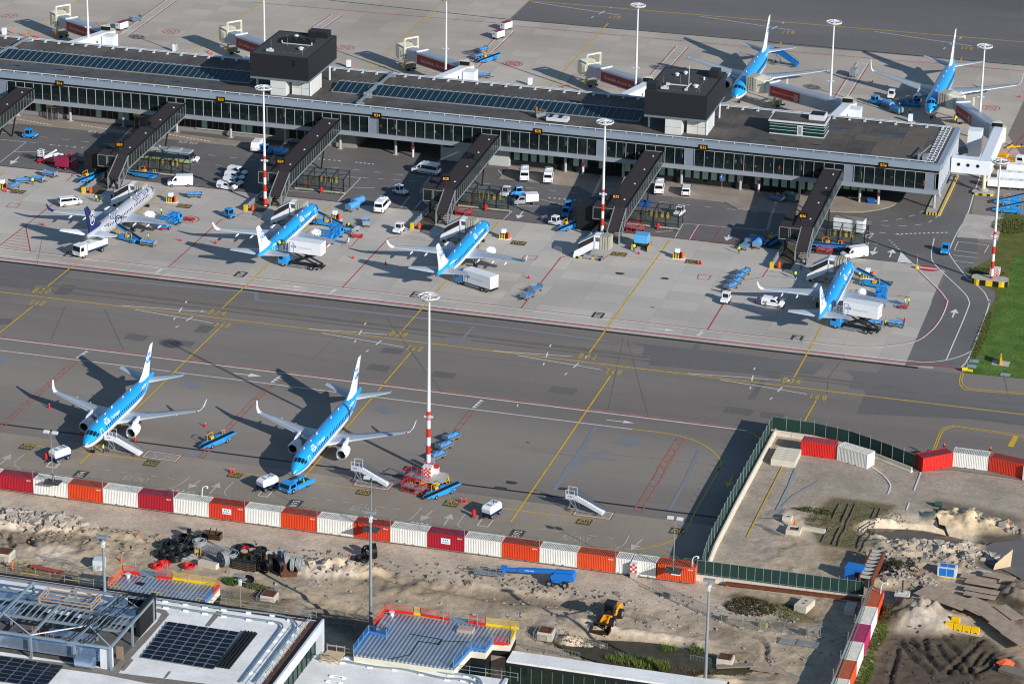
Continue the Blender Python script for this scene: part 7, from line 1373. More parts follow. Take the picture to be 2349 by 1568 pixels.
for s,to,k,l in (('B0 1360 832',200,'hivis','worker in a yellow vest behind the silver airliner'),('B0 882 478',90,'hivis','worker in yellow beside the painted stairs box at B20'),('B0 912 480',90,'dark','worker in dark clothing beside the painted stairs box at B20'),('B0 1025 470',90,'dark','worker in dark clothing at the foot of the gate B20 stairs'),('B0 1042 375',-90,'traveller','traveller walking down the gate B20 stairs'),('B1 850 735',180,'hivis','worker in a yellow vest beside the suitcase cart'),('B3 250 1180',-30,'hivis','worker in a yellow vest left of the ramp at B36'),('B3 1290 1425',180,'hivis','right one of two workers at the wing tip at B36'),('B3 1255 1430',0,'hivis','left one of two workers at the wing tip at B36'),('C3 1075 245',200,'hivis','bending worker in yellow behind the catering truck at B36'),('B3 300 1100',-80,'travel2','traveller in white walking from gate B36'),('B3 325 1075',-80,'traveller','traveller in pale blue walking from gate B36'),('B3 340 1055',-80,'dark','traveller in dark clothes walking from gate B36'),('A0 127 310',0,'orange','worker in orange at the far left behind the pier'),('A0 238 340',0,'orange','worker in orange close to the pier roof edge'),('A0 500 350',0,'orange','worker in orange beside the leftmost gantry'),('A3 1205 1000',0,'hivis','worker in yellow at the far right airliner'),('B3 385 1150',0,'dark','worker in dark clothing beside the ramp at B36'),('A1 40 1270',0,'hivis','worker in a vest under the pier beside the white van')): P_(k,s,to,l,'person','people on the apron')
c=g1('B1 225 900',0); 
for dx,l in ((-.4,'left'),(.5,'right')):
 o=P_('hivis','B1 225 900',90,l+' catering worker in green standing on the raised platform at B24','person','people on the apron'); o.location=(-196.6+dx-.6,540.4,3.45)
P_('orange','E0 145 265',0,'builder in orange behind the scaffold fence at far left','person','people on the apron',onsoil=True)
rr=random.Random(21)
for i in range(64):
 x=-80-2.35*i-rr.random()
 if any(abs(x-gx)<3.5 for gx in GATES.values()): continue
 o=dup(PR[rr.choice(('dark','traveller','travel2','orange','dark'))],(x,612.9+rr.random()*2.6,5.3),rr.uniform(0,6.3)); o.scale=(1,1,rr.choice((.75,.75,1))); o['label']='traveller waiting behind the panes of the upper hall'; o['category']='person'; o['group']='travellers in the upper hall'
for i,(s,l) in enumerate((('B0 1480 600','beside the nose gear of the silver airliner'),('B1 620 660','at the belt loader at B24'),('B1 2040 900','under the nose of the airliner at B28'),('B2 1120 930','below the blue box at gate B32'),('B3 840 1180','at the power point at B36'),('C0 950 1400','at the nose gear of the shorter front airliner'),('D1 1130 420','beside the blue tow tractor'),('B2 2080 950','left of the carts at B36'),('B0 300 320','beside the loose carts at far left'),('A3 1300 1050','under the far right airliner nose'))): P_('hivis',s,37*i,'worker in a yellow vest '+l,'person','people on the apron')
t=thing('apron_bus','green and white airport bus parked beside shelter B20','bus',(0,0,0)); c=g1('B0 1480 140'); t.location=(c.x,c.y+3.2,0)
one(M('bus_body',hx('#8f9aa0',1.1),.3)).box(-6,6,-1.35,1.35,.4,2.9,.08,.1).build('body',t,bevel=.1); m=one(Vgl).box(-5.8,5.8,-1.37,1.37,1.3,2.3).box(5.9,6.02,-1.2,1.2,1.1,2.5); m.build('window_band',t); one(M('bus_green',hx('#9ab545',1.1),.4)).box(-5.95,5.95,-1.38,1.38,.5,.95).build('green_band',t); one(Vsil).box(-4.6,-1.6,-1,1,2.9,3.25,.2,.2).box(.6,3.6,-1,1,2.9,3.2,.2,.2).build('roof_unit',t); wheels(t,(4,-3.2),1.2,.48,.3)
def redrack(s,label,rz=0,w=3.,l=1.6,h=1.5):
 c=g1(s); t=thing('maintenance_rack',label,'equipment rack',(c.x,c.y,0),R(rz),group='red maintenance racks'); m=one(Vrd)
 for z in (.3,h*.55,h): m.bar((-w/2,-l/2,z),(w/2,-l/2,z),.08).bar((-w/2,l/2,z),(w/2,l/2,z),.08).bar((-w/2,-l/2,z),(-w/2,l/2,z),.08).bar((w/2,-l/2,z),(w/2,l/2,z),.08)
 for x in (-w/2,-w/6,w/6,w/2):
  for y in (-l/2,l/2): m.bar((x,y,.1),(x,y,h),.08)
 m.bar((-w/2,-l/2,.3),(w/2,l/2,h),.08).bar((-w/2,l/2,.3),(w/2,-l/2,h),.08); m.build('frame',t)
 one(Vg).box(-w/2+.1,w/2-.1,-l/2+.1,l/2-.1,h*.55,h*.6).build('steps',t); wheels(t,(w/2-.3,-w/2+.3),l/2,.2,.12)
redrack('D2 70 380','red frame of steps and tow bars, upper one before the tallest mast',-20,3.6,2.,2.4); redrack('D2 50 480','red frame of steps and tow bars, lower one before the tallest mast',-15,4.,1.8,1.8)
redrack('B0 665 165','red frame of steps beside the maroon box at far left',80,2.6,1.6,3.2); redrack('B1 1905 600','red frame of steps behind the ramp at B28',-10,3,1.5,1.6); redrack('B2 1130 750','red round frame of steps behind the blue box at B32',-10,3.4,1.6,1.8); redrack('B3 520 940','red frame of steps behind the ramp at B36',-5,3,1.4,1.2); redrack('B0 1735 645','low red hydrant cart with a pole right of the silver airliner wing',0,2.,1.,.5); redrack('B1 930 800','low red hydrant cart beside the wing tip at B24',15,2.2,1.2,.5); redrack('B3 1240 1450','low red hydrant cart at the wing tip at B36',10,1.6,1.,.6)
t=thing('maroon_box_trailer','maroon box trailer beside the white access lift at far left','trailer',tuple(g1('B0 580 170'))); one(M('maroon_paint',hx('#8c2342',1.1),.4,0,.05)).box(-1.5,1.5,-1,1,.7,2.7).build('box_body',t,bevel=.04); one(Vdk).box(-1.5,1.5,-.5,.5,.4,.7).build('chassis',t); wheels(t,(.9,-.9),.8,.32,.2)
t=thing('access_lift','white truck with folded lift boom and red base at far left','access truck',tuple(g1('B0 490 120'))); one(Vw).prof([(.6,.5),(2.4,.5),(2.4,1.2),(2.,2.2),(.6,2.2)],1.8,1.2,.1).build('cab',t,recalc=True,bevel=.05); one(Vgl).box(1.2,2.1,-.92,.92,1.35,1.95).build('side_window',t); one(Vw).bar((1.2,0,2.3),(-2.,-.3,1.2),.5,.5).bar((-2.,-.4,1.2),(1.,-.4,3.2),.4,.4).build('boom',t); m=one(Vw).rails([(-3.4,-.8,1.6),(-2.2,-.8,1.6),(-2.2,.6,1.6),(-3.4,.6,1.6),(-3.4,-.8,1.6)],1.1,.04,2,.5).box(-3.4,-2.2,-.8,.6,1.5,1.6); m.build('basket',t); one(Vrd).box(-3.4,2.2,-.9,.9,.4,.7).bar((-2.8,-1.6,.2),(-2.8,1.6,.2),.2).build('base',t); wheels(t,(1.6,-1.8),.9,.36,.24)
t=thing('service_trailer','grey service trailer right of the red frame near gate B20','trailer',tuple(g1('B0 760 115'))); one(Vg).box(-1.2,1.2,-.8,.8,.6,1.7).build('body',t,bevel=.03); wheels(t,(.6,-.6),.7,.25,.15)
t=thing('blue_power_module','light blue box on chequered legs right of the gate B32 stairs','power module',(-131.2,573.,0)); one(Mlblue).box(-1.4,1.4,-1.2,1.2,1.2,2.9).build('housing',t,bevel=.03); m=MB()
for i in range(9):
 for s in (-1,1): m.use(Mhaz if i%2 else Mblack).box(-1.9 if s<0 else 1.5,-1.75 if s<0 else 1.65,-2.6+.45*i,-2.15+.45*i,.1,.8)
m.build('chequered_barriers',t); one(Vdk).box(-1.2,-.9,-1,1,0,1.2).box(.9,1.2,-1,1,0,1.2).build('legs',t)
for s,l,c_ in (('B3 873 480','black wheeled waste bin left of the blue one','#202226'),('B3 945 492','blue wheeled waste bin on the paved island near B36','#2357a8'),('B2 1195 515','blue wheeled waste bins left one beside shelter B32','#2357a8'),('B2 1240 520','blue wheeled waste bin right one beside shelter B32','#2357a8')):
 t=thing('wheeled_bin',l,'waste bin',tuple(g1(s)),group='wheeled waste bins'); q=M('bin'+c_,hx(c_,1.1),.5,0,.05); one(q).box(-.65,.65,-.45,.45,.15,1.15,-.05,-.05).build('bin_body',t); one(q).bar((-.75,0,1.2),(.75,0,1.2),1.05,.1).build('lid',t); wheels(t,(.5,-.5),.4,.1,.06,False)
t=thing('parking_sign','blue parking sign with a white P on a pole','sign',tuple(g1('B2 1925 372'))); one(Mpost).tube((0,0,0),(-.1,0,3.2),.05,n=6).build('pole',t); m=one(M('sign_blue',hx('#1d63b8'),.4,0,0)).box(-.6,.4,-.04,.04,2.7,3.8); m.use(Mwht); addtext(m,'P',lambda a,b:(-.1+a,-.05,3.25+b),1.,.03); m.build('sign_plate',t)
for i,s in enumerate(('B2 650 225','B2 2262 385','B3 1010 500','A1 1440 1440')):
 t=thing('red_pillar_sign',('red topped white pillar by the curtained windows, left','red topped white pillar in the shade right of the parking sign','red topped white pillar on the paved island near B36','red topped pillar at the underpass beside the white wall')[i],'pillar',tuple(g1(s)),group='red topped pillars under the pier'); one(Maluw).tube((0,0,0),(0,0,4.3),.27,n=12).build('pillar',t); one(M('deep_red',hx('#8d1f2c'),.5)).tube((0,0,3.6),(0,0,4.3),.34,n=12).box(-.3,.3,-.34,-.28,1.9,2.7).build('red_plates',t)
t=thing('marker_pole','white and red marker pole on a striped foot at the lane split','marker pole',tuple(g1('B3 1365 1085'))); one(Maluw).tube((0,0,.3),(0,0,3.),.05,n=6).build('pole',t); one(Vrd).tube((0,0,2.2),(0,0,2.9),.07,n=6).build('red_band',t); one(Mhaz).tube((0,0,0),(0,0,.5),.45,.4,n=12).build('foot',t)
t=thing('runway_sign','yellow taxiway sign board standing in the grass','sign',tuple(g1('C3 2135 580'))); one(Mconcr).box(-1.6,1.6,-1.2,1.2,-.02,.08).build('slab',t); o=one(Vy).box(-.2,.2,-1.1,1.1,.1,1.6,.05,0).build('sign_board',t); o.rotation_euler=(0,0,.1)
t=thing('approach_light','yellow round light housing at the corner of the grass','airfield light',tuple(g1('C3 1820 655'))); one(M('light_yellow',hx('#dcc22c',1.1),.5)).tube((-.8,0,.4),(.2,.1,.4),.38,n=14).tube((.3,0,.3),(1.1,-.1,.3),.28,n=12).build('housing',t)
for i,s in enumerate(('C3 1890 560','C3 1868 608','C3 2178 685')):
 tag(one(M('grate_blue',hx('#8fa3ad',1.1),.5,.2,.2,3)).box(-.9,.9,-.7,.7,0,.06).build('drain_grate',loc=g1(s)+Vector((0,0,.04))),'pale metal drain cover in the grass corner, '+('upper','middle','right')[i]+' one','drain cover','metal drain covers')
m=MB()
for i in range(2):
 c=g1(('A3 2225 1350','A3 2285 1355')[i]); t=thing('tow_bar','yellow tow bar lying on the apron by the long white link, '+('left','right')[i]+' one','tow bar',(c.x,c.y,.3),(R(70),R(30))[i],group='yellow tow bars'); one(Vy).bar((-2,0,0),(2,0,0),.3,.25).build('bar',t); wheels(t,(1.2,),.3,.25,.1)
t=thing('flatbed_truck','orange flatbed truck with a white cab behind the right hand mast','truck',tuple(g1('A3 2230 1500')),R(-12)); one(Vw).prof([(1.2,.5),(3.1,.5),(3.1,1.3),(2.7,2.2),(1.2,2.2)],2.,1.2,.1).build('cab',t,recalc=True,bevel=.05); one(Vgl).box(1.7,2.8,-1.01,1.01,1.35,1.95).build('side_window',t); one(Vy).box(-3.4,1.,-1.1,1.1,.8,1.1).box(-3.4,-1,-1,1,1.1,1.9).rails([(-3.4,-1.1,1.1),(1,-1.1,1.1),(1,1.1,1.1),(-3.4,1.1,1.1)],.8,.04).build('bed',t); wheels(t,(2.3,-2.2),.95,.4,.26)
# ================================================================ CONTAINERS
Cc_={'crimson':('#a3202f','#7c3444'),'white':('#dcdad4','#bdbab2'),'orange':('#cb4420','#83473a'),'redor':('#c43c28','#7f3a32'),'red':('#c82a26','#a34a50'),'magenta':('#b0275a','#8a2f56'),'orange2':('#d04f28','#9a4c33')}
Mrust=M('rust',hx('#5e3a2c',1.1),.9,0,.3,2)
def cmat(c,k): return M('container_%s_%d'%(c,k),hx(Cc_[c][k],1.12),.5,0,.1 if k==0 else .22,.7 if k==0 else 1.2)
CT=0
def container(x,y,rz,L,col,label,z=0,group='stacked red and white site containers in a line',plaque=False,code=True,rough=True):
 global CT; CT+=1
 t=thing('shipping_container',label,'shipping container',(x,y,z),rz,group=group); W_,H_=2.44,2.59; a,b=cmat(col,0),cmat(col,1)
 m=one(a); hx_=L/2
 for sx in (-1,1):
  for sy in (-1,1): m.box(*sorted((sx*hx_,sx*(hx_-.14))),*sorted((sy*W_/2,sy*(W_/2-.14))),0,H_)
 for sy in (-1,1): m.box(-hx_+.14,hx_-.14,*sorted((sy*W_/2,sy*(W_/2-.12))),.02,.17).box(-hx_+.14,hx_-.14,*sorted((sy*W_/2,sy*(W_/2-.1))),H_-.12,H_)
 for sx in (-1,1): m.box(*sorted((sx*hx_,sx*(hx_-.12))),-W_/2+.14,W_/2-.14,.02,.17).box(*sorted((sx*hx_,sx*(hx_-.1))),-W_/2+.14,W_/2-.14,H_-.12,H_)
 m.build('frame',t)
 n=int(L/.29); p=(L-.3)/n; m=one(a)
 for sy in (-1,1):
  vs=[]
  for i in range(n):
   x0=-hx_+.15+i*p
   for dx,dy in ((0,.02),(p*.3,.02),(p*.42,.075),(p*.88,.075)): vs.append((x0+dx,sy*(W_/2-dy)))
  vs.append((hx_-.15,sy*(W_/2-.02))); k=len(vs); m.add([(q[0],q[1],.15) for q in vs]+[(q[0],q[1],H_-.1) for q in vs],[(i,i+1,k+i+1,k+i) if sy<0 else (i+1,i,k+i,k+i+1) for i in range(k-1)])
 m.build('side_wall',t); m=one(b); vs=[]
 for i in range(n):
  x0=-hx_+.15+i*p
  for dx,dz in ((0,-.06),(p*.35,-.06),(p*.5,.05),(p*.85,.05)): vs.append((x0+dx,H_-.06+dz))
 vs.append((hx_-.15,H_-.06)); k=len(vs); m.add([(q[0],-W_/2+.1,q[1]) for q in vs]+[(q[0],W_/2-.1,q[1]) for q in vs],[(i,i+1,k+i+1,k+i) for i in range(k-1)]); m.build('roof_panel',t)
 m=one(a).box(hx_-.08,hx_-.03,-W_/2+.12,0,.17,H_-.12).box(hx_-.08,hx_-.03,.01,W_/2-.12,.17,H_-.12); m.use(Vg)
 for y_ in (-.8,-.3,.3,.8): m.tube((hx_-.01,y_,.2),(hx_-.01,y_,H_-.15),.03,n=6)
 m.build('door',t); one(a).box(-hx_+.03,-hx_+.08,-W_/2+.12,W_/2-.12,.17,H_-.12).build('end_wall',t)
 one(Vdk).box(-.9,-.55,-W_/2-.005,W_/2+.005,.03,.14).box(.55,.9,-W_/2-.005,W_/2+.005,.03,.14).build('forklift_pocket',t)
 if code and col!='white': m=MB().use(Mwht); v,f=textmesh('HSFU 45',1,.02); m.add([(hx_-.75+p_[0]*.22,-W_/2-.012,H_-.42+p_[1]*.3) for p_ in v],f); m.build('code_letters',t)
 if plaque:
  m=one(Mwht).box(-.75,.75,-W_/2-.05,-W_/2-.02,1.0,1.95); m.use(Mklm)
  for i in range(5): m.box(-.6+.24*i,-.46+.24*i,-W_/2-.06,-W_/2-.05,1.15,1.4)
  m.use(Vdk)
  for i in range(3): m.box(-.45+.35*i,-.25+.35*i,-W_/2-.06,-W_/2-.05,1.58,1.78)
  m.build('sign_plaque',t)
 return t
X0=-198.73; PT=6.195; YR=424.95
seq=['white','crimson','white','orange','white','crimson','white','redor','white','orange','white','redor','white','crimson','white','orange','white','orange2']
nm={'white':'white','crimson':'crimson','orange':'orange','redor':'red orange','orange2':'bright orange','red':'red','magenta':'magenta'}
ords={}
tot={c:seq.count(c) for c in seq}
order=['first','second','third','fourth','fifth','sixth','seventh','eighth','ninth']
for i,c in enumerate(seq):
 k=i-2; ords[c]=ords.get(c,0)+1
 extra={0:', under a lamp frame',9:', under a lamp frame'}.get(k,'')
 container(X0+PT*(k+.5),YR,0,6.13,c,'%s container, %s %s from the left in the row%s'%(nm[c],order[ords[c]-1],nm[c],extra),plaque=k in(5,11))
xe=X0+PT*16; container(xe+1.25,YR,0,2.35,'white','short white container near the right end of the long row'); container(xe+4.6,YR,0,3.85,'white','white container beside the last orange one in the long row'); container(xe+9.75,YR,0,6.1,'orange2','orange container closing the right end of the long row',plaque=True)
t=thing('wire_fence','thin wire fence with steel posts along the top of the container row','fence',(X0,YR,2.6)); 
m=one(Mpost); mw=one(M('wire_green',hx('#5d7a6c'),.6,.1,0)).bar((X0-20,YR+1.15,3.),(xe+13,YR+1.15,3.),.07).bar((X0-20,YR+1.2,2.75),(xe+13,YR+1.2,2.75),.05); wbuild(mw,'wire',t)
for k in range(-2,18): x=X0+PT*k if k<17 else xe+12.5; wbuild(one(Mpost).tube((x,YR-1.15,2.4),(x,YR-1.15,4.),.045,n=6).bar((x,YR-1.1,3.95),(x-.1,YR+1.1,3.),.03),'fence_post',t)
for s,l,xx in (('C0 465 1212','twin head lamp post standing on the first white container of the row',X0+3.1),('D1 1905 322','twin head lamp post standing on the container beside the thick grey post',X0+PT*9.5),('D3 690 780','twin head lamp post standing on the last orange container',xe+9.75)):
 lamp(s,9.,l,z0=2.62,r=.09,heads=2); c=g1(s,11.62); o=one(M('platform_dark',hx('#4b4a48'),.8,.1,.2,2)).box(-1.3,1.3,-1,1,0,.18).bar((-1,-.8,.2),(0,0,1.8),.06).bar((1,-.8,.2),(0,0,1.8),.06).bar((0,.9,.2),(0,0,1.8),.06).build('lamp_base_frame',loc=(c.x,c.y,2.62)); tag(o,'dark steel base frame under the '+l.split(' standing')[0]+' '+('at the left','at the middle','at the right')[int((s[:2]=='D1')+2*(s[:2]=='D3'))],'base frame')
for s,l,zz in (('D0 2315 530','white curved camera pole on the container row at left',2.6),('D3 880 1335','white curved camera pole at the end of the container row',2.6),('E4 705 530','white curved camera pole on the right hand orange container',2.6)):
 c=g1(s,zz); t=thing('camera_pole',l,'camera pole',(c.x,c.y,zz),group='white curved camera poles'); one(Mwht).path([(0,0,0),(.05,0,1.2),(.2,0,1.7),(.6,0,1.95),(.9,0,1.95)],.07).build('pole',t); one(Mwht).tube((.95,0,1.95),(.95,0,1.65),.15,n=10).build('camera',t)
cols=['orange2','white','magenta','white','orange2','white','orange2','white']
for i,c in enumerate(cols):
 container(-58.45,424.95-6.13*(i+.5),PI/2,6.08,c,'%s container, number %s from the top in the slanting line at lower right'%(nm[c],('one','two','three','four','five','six','seven','eight')[i]),group='containers in the slanting line at lower right')
t=thing('wire_fence','coiled wire and green cable along the slanting container line','fence',(-59.5,400,2.6)); m=one(Mpost)
for i in range(120): y=425-.42*i; m.bar((-59.9,y,2.7),(-59.2,y-.2,3.25),.03).bar((-59.2,y-.2,3.25),(-59.6,y-.4,2.7),.03)
wbuild(m,'coiled_wire',t); wbuild(one(M('cable_green',hx('#3f7d5e'),.6)).path([(-59.2,425,2.75),(-59.1,418,2.75),(-59.,410,2.75),(-58.95,400,2.75),(-58.9,380,2.75)],.07),'cable',t)
for i in range(8): wbuild(one(Mpost).tube((-59.75,425-6.13*i,.2),(-59.75,425-6.13*i,4.),.05,n=6),'fence_post',t)
def edgecont(s,col,label,L=6.06,plaque=False):
 a,b=g(s); d=(b-a).normalized(); n=Vector((-d.y,d.x,0)); c=a+d*L/2+n*1.24; return container(c.x,c.y,math.atan2(d.y,d.x),L,col,label,group='containers in the yard at right',plaque=plaque,code=False)
edgecont('C3 297 1418 620 1462','red','red container with beams leaning on it behind the green screen',plaque=False); edgecont('C3 628 1465 905 1550','white','white container with its door end open to view in the yard')
edgecont('D4 1185 540 1520 476','red','red container turned at an angle where the green screen ends'); edgecont('D4 1524 470 1930 522','white','white container between the two red ones along the right yard edge'); edgecont('D4 1940 525 2320 612','redor','orange red container near the right edge of the yard'); edgecont('D4 2328 628 2600 700','white','white container cut by the right edge of the photo')
for s,l in (('D4 1433 245','left'),('D4 1962 285','right')): c=g1(s,2.6); o=one(Vdk).tube((0,0,0),(0,0,.3),.22,n=10).use(Vor).tube((0,0,.3),(0,0,.7),.2,.12,n=10).build('warning_lamp',loc=(c.x,c.y,2.6)); tag(o,'orange warning lamp on the yard containers, '+l+' one','warning lamp','orange warning lamps')
# ================================================================ GREEN SCREEN AND CONCRETE BARRIERS
Mgreen=M('screen_green',hx('#1f3f38',.9),.8,0,.15,.8); Mjers=M('pale_concrete',hx('#c4bcab',1.1),.8,0,.12,1.2,.1)
SEG=[]
def screen(pts,label,h=3.1,base=.35,off=0,side=1,posts=2.6):
 t=thing('screen_fence',label,'fence',(pts[0][0],pts[0][1],0),group='dark green screen fences'); P=[Vector((p[0],p[1],0)) for p in pts]
 m=one(Mgreen)
 for a,b in zip(P,P[1:]): m.add([a+Vector((0,0,base)),b+Vector((0,0,base)),b+Vector((0,0,h)),a+Vector((0,0,h))],[(0,1,2,3)])
 wbuild(m,'screen',t)
 for a,b in zip(P,P[1:]):
  n=max(1,int(round((b-a).length/posts)))
  for i in range(n): q=a.lerp(b,i/n); wbuild(one(Mpost).tube(q,q+Vector((0,0,h+.5)),.05,n=6),'post',t)
 m=one(Mpost)
 for a,b in zip(P,P[1:]):
  for z in (base+.05,h): m.bar(a+Vector((0,0,z)),b+Vector((0,0,z)),.05)
 wbuild(m,'rails',t)
def jersey(mb,L): 
 pr=[(-.38,0),(.38,0),(.36,.18),(.16,.42),(.11,.95),(-.11,.95),(-.16,.42),(-.36,.18)]; mb.loft([[(-L/2+.03,y,z) for y,z in pr],[(L/2-.03,y,z) for y,z in pr]],smooth=False); return mb
JM=None
def barriers(pts,off,lab,L=4.4):
 global JM
 P=[Vector((p[0],p[1],0)) for p in pts]; k=0; nth=['%s'%w for w in ('first','second','third','fourth','fifth','sixth','seventh','eighth','ninth','tenth','eleventh','twelfth','thirteenth','fourteenth','fifteenth')]
 for a,b in zip(P,P[1:]):
  n=max(1,int(round((b-a).length/L))); d=(b-a).normalized(); nn=Vector((-d.y,d.x,0))
  for i in range(n):
   q=a.lerp(b,(i+.5)/n)+nn*off; o=jersey(one(Mjers),(b-a).length/n).build('concrete_barrier',loc=q,rz=math.atan2(d.y,d.x),recalc=True); tag(o,lab%nth[k],'concrete barrier','pale concrete barriers under the green screen'); k+=1
west=[(-87.0,486.4),(-87.1,470),(-87.2,452),(-87.1,437),(-86.8,431.5),(-86.4,426.8)]
north_=[(-87.0,486.4),(-79.5,485.9),(-73.2,484.3),(-67,481.2),(-60.6,477.4)]
a_,b_=g1('E3 925 372'),g1('E4 500 625'); south=[(a_.x,a_.y+.5),(b_.x,b_.y+.5)]
screen(west,'dark green screen fence running along the front apron edge'); screen(north_,'dark green screen fence bending toward the red container'); screen(south,'dark green screen fence with grey posts from the orange container to the trench box',h=3.2,base=.9,posts=1.35)
barriers(west,.65,'pale concrete barrier, %s from the top along the left screen'); barriers(north_,-.65,'pale concrete barrier, %s from the left along the bent screen'); barriers(south,-.5,'pale concrete barrier, %s from the orange container along the lower screen')
c=g1('C3 115 1530'); 
for i in range(8):
 for z in (0,): o=MB().use(Mjers).box(-2.1,2.1,-.33,.33,0,1.15,0,.12).build('stacked_barrier',loc=(c.x+.3,c.y+.6+.74*i,z),bevel=.04); tag(o,'pale concrete block lying in the stack of eight beside the red container','concrete block','concrete blocks in the stack')
# ================================================================ SITE MACHINES
def wheel_at(t,x,y,r,w): o=one(Vdk).tube((0,-w/2,0),(0,w/2,0),r,n=20).use(Vg).tube((0,-w/2-.02,0),(0,w/2+.02,0),r*.5,n=12).build('wheel',t); o.location=(x,y,r)
Mbl=M('lift_blue',hx('#1f6fc0',1.1),.4,0,.06,1)
c=T3('E2 1700 425'); t=thing('boom_lift','blue telescopic boom lift with folded arm on the haul road','boom lift',(c.x,c.y,c.z),R(180+2))
one(Mbl).box(-1.5,1.5,-.9,.9,.6,1.05).build('chassis',t,bevel=.06); one(Mbl).prof([(-2.6,1.1),(1.,1.1),(1.2,1.7),(.6,2.2),(-2.4,2.3),(-2.7,1.8)],2.0).build('turret',t,recalc=True,bevel=.06)
one(Mbl).bar((-2.2,.1,2.45),(8.6,.1,1.55),.42,.5).bar((1.,.1,2.2),(6.5,.1,1.75),.55,.62).build('boom',t); m=MB().use(Mwht)
for y,s in ((.42,1),(-.22,-1)): v,f=textmesh('RENTAL & SALES',1,.02); m.add([(4.6+p[0]*.2*s*-1*-1,y,1.9+p[1]*.26) for p in v],f)
m.build('lettering',t); one(Mbl).bar((8.4,.1,1.6),(9.3,.1,.9),.4).tube((8.9,-.4,1.2),(8.9,.6,1.2),.35,n=10).box(8.2,9.2,-.2,.5,1.7,2.1).build('jib',t); m=one(Vg).box(8.6,13.4,-.2,.9,.55,.62).rails([(8.6,-.2,.6),(13.4,-.2,.6),(13.4,.9,.6),(8.6,.9,.6),(8.6,-.2,.6)],1.1,.03,1,1.); m.build('basket',t)
for x in (1.2,-1.3):
 for y in (-1.15,1.15): wheel_at(t,x,y,.55,.4)
c=T3('E2 2290 850'); t=thing('wheel_loader','yellow wheel loader with a wide bucket pushing sand','wheel loader',(c.x,c.y,c.z-.1),R(-97))
ly=M('loader_yellow',hx('#e0951c',1.1),.45,0,.1,1)
one(ly).prof([(-3.4,.9),(-.6,.9),(-.4,1.9),(-3.,2.1),(-3.4,1.8)],1.5).build('engine_hood',t,recalc=True,bevel=.06); one(Vdk).box(-.9,.7,-.75,.75,1.5,3.2,.08,.05).box(-1.,.8,-.85,.85,3.2,3.35).build('cab',t,bevel=.04); one(Vgl).box(.55,.7,-.68,.68,1.9,3.1).box(-.75,.55,-.77,.77,2.,3.05).build('cab_windows',t)
one(ly).box(.3,1.9,-.5,.5,.8,1.5).bar((1.2,-.45,1.6),(3.2,-.55,.9),.2,.35).bar((1.2,.45,1.6),(3.2,.55,.9),.2,.35).build('loader_arms',t); one(M('bucket_steel',hx('#5b4a3c',1.1),.6,.3,.2,2)).add([(3.1,-1.4,.1),(3.1,1.4,.1),(3.0,1.4,1.3),(3.,-1.4,1.3),(4.4,-1.4,.05),(4.4,1.4,.05),(3.8,1.4,1.35),(3.8,-1.4,1.35)],[(0,1,2,3),(3,2,1,0),(0,4,5,1),(1,5,4,0),(0,3,4),(4,3,0),(1,5,2),(2,5,1),(3,7,6,2),(2,6,7,3)]).build('bucket',t)
for x in (1.5,-1.9):
 for y in (-1.05,1.05): wheel_at(t,x,y,.8,.55)
# ================================================================ MATERIAL YARD
Mhose=M('black_hose',hx('#1a1a1c'),.45,0,.2,3); Mghose=M('grey_hose',hx('#8d9092',1.1),.6,0,.15,3); Mrhose=M('red_hose',hx('#c4201e',1.1),.5,0,.1,2)
def torus(mb,c,R_,r_,ax=(0,0,1),n=22,k=7):
 ax=Vector(ax).normalized(); a=ax.orthogonal().normalized(); b=ax.cross(a); rings=[]
 for i in range(n+1):
  th=2*PI*i/n; d=a*math.cos(th)+b*math.sin(th); p=Vector(c)+d*R_; rings.append([p+(d*math.cos(2*PI*j/k)+ax*math.sin(2*PI*j/k))*r_ for j in range(k)])
 return mb.loft(rings,cap=False)
def coil(s,label,mat=None,R_=1.1,n=5,up=True,rot=0,name='hose_coil',grp='coils of black hose'):
 p=T3(s); t=thing(name,label,'hose coil',(p.x,p.y,p.z),group=grp); rr=random.Random(int(p.x*77)); m=MB().use(mat or Mhose)
 for i in range(n):
  if up: torus(m,(rr.uniform(-.05,.05),rr.uniform(-.05,.05),.14+.2*i),R_*rr.uniform(.88,1.),.12); torus(m,(0,0,.2+.2*i),R_*.66,.11,n=16,k=5)
  else: d=Vector((math.cos(rot),math.sin(rot),0)); torus(m,Vector((0,0,R_+.05))+d*(.2*i-.1*n),R_*rr.uniform(.9,1.),.12,ax=d); torus(m,Vector((0,0,R_+.05))+d*(.2*i-.1*n),R_*.6,.11,ax=d,n=16,k=5)
 m.build('winding',t); return t
k=0
for s,R_,n,up,rot in (('D0 2115 1030',1.,4,True,0),('D0 2175 1025',.95,3,False,.3),('D0 2240 1050',1,3,True,0),('D0 2310 1030',1,3,True,0),('D0 1950 1145',1.3,6,True,0),('D0 2055 1130',1.4,7,True,0),('D0 2190 1095',.9,4,False,-.4),('D0 1895 1230',1.2,5,True,0),('D0 2000 1260',1.2,5,True,0),('D0 2090 1210',1.2,4,True,0),('D0 2140 1130',1.,4,True,0),
 ('D1 655 1335',1.2,4,True,0),('D1 670 1405',1.1,3,False,1.2),('D1 755 1370',1.3,3,False,.4),('D1 840 1390',1.2,4,False,1.),('D1 830 1300',1.,3,True,0),('D1 760 1305',.9,2,True,0),('D1 455 1140',1.6,2,True,0),('D1 1790 1270',1.2,3,True,0),('D1 1870 1250',1.2,3,False,1.2),('D1 1945 1230',1.2,3,False,.5),('D1 640 1165',.9,3,True,0)):
 k+=1; coil(s,'coil of ribbed black hose in the material yard on the sand',R_=R_,n=n,up=up,rot=rot)
coil('D1 445 1500','wide loose coil of black hose lying below the pallets',R_=1.7,n=2)
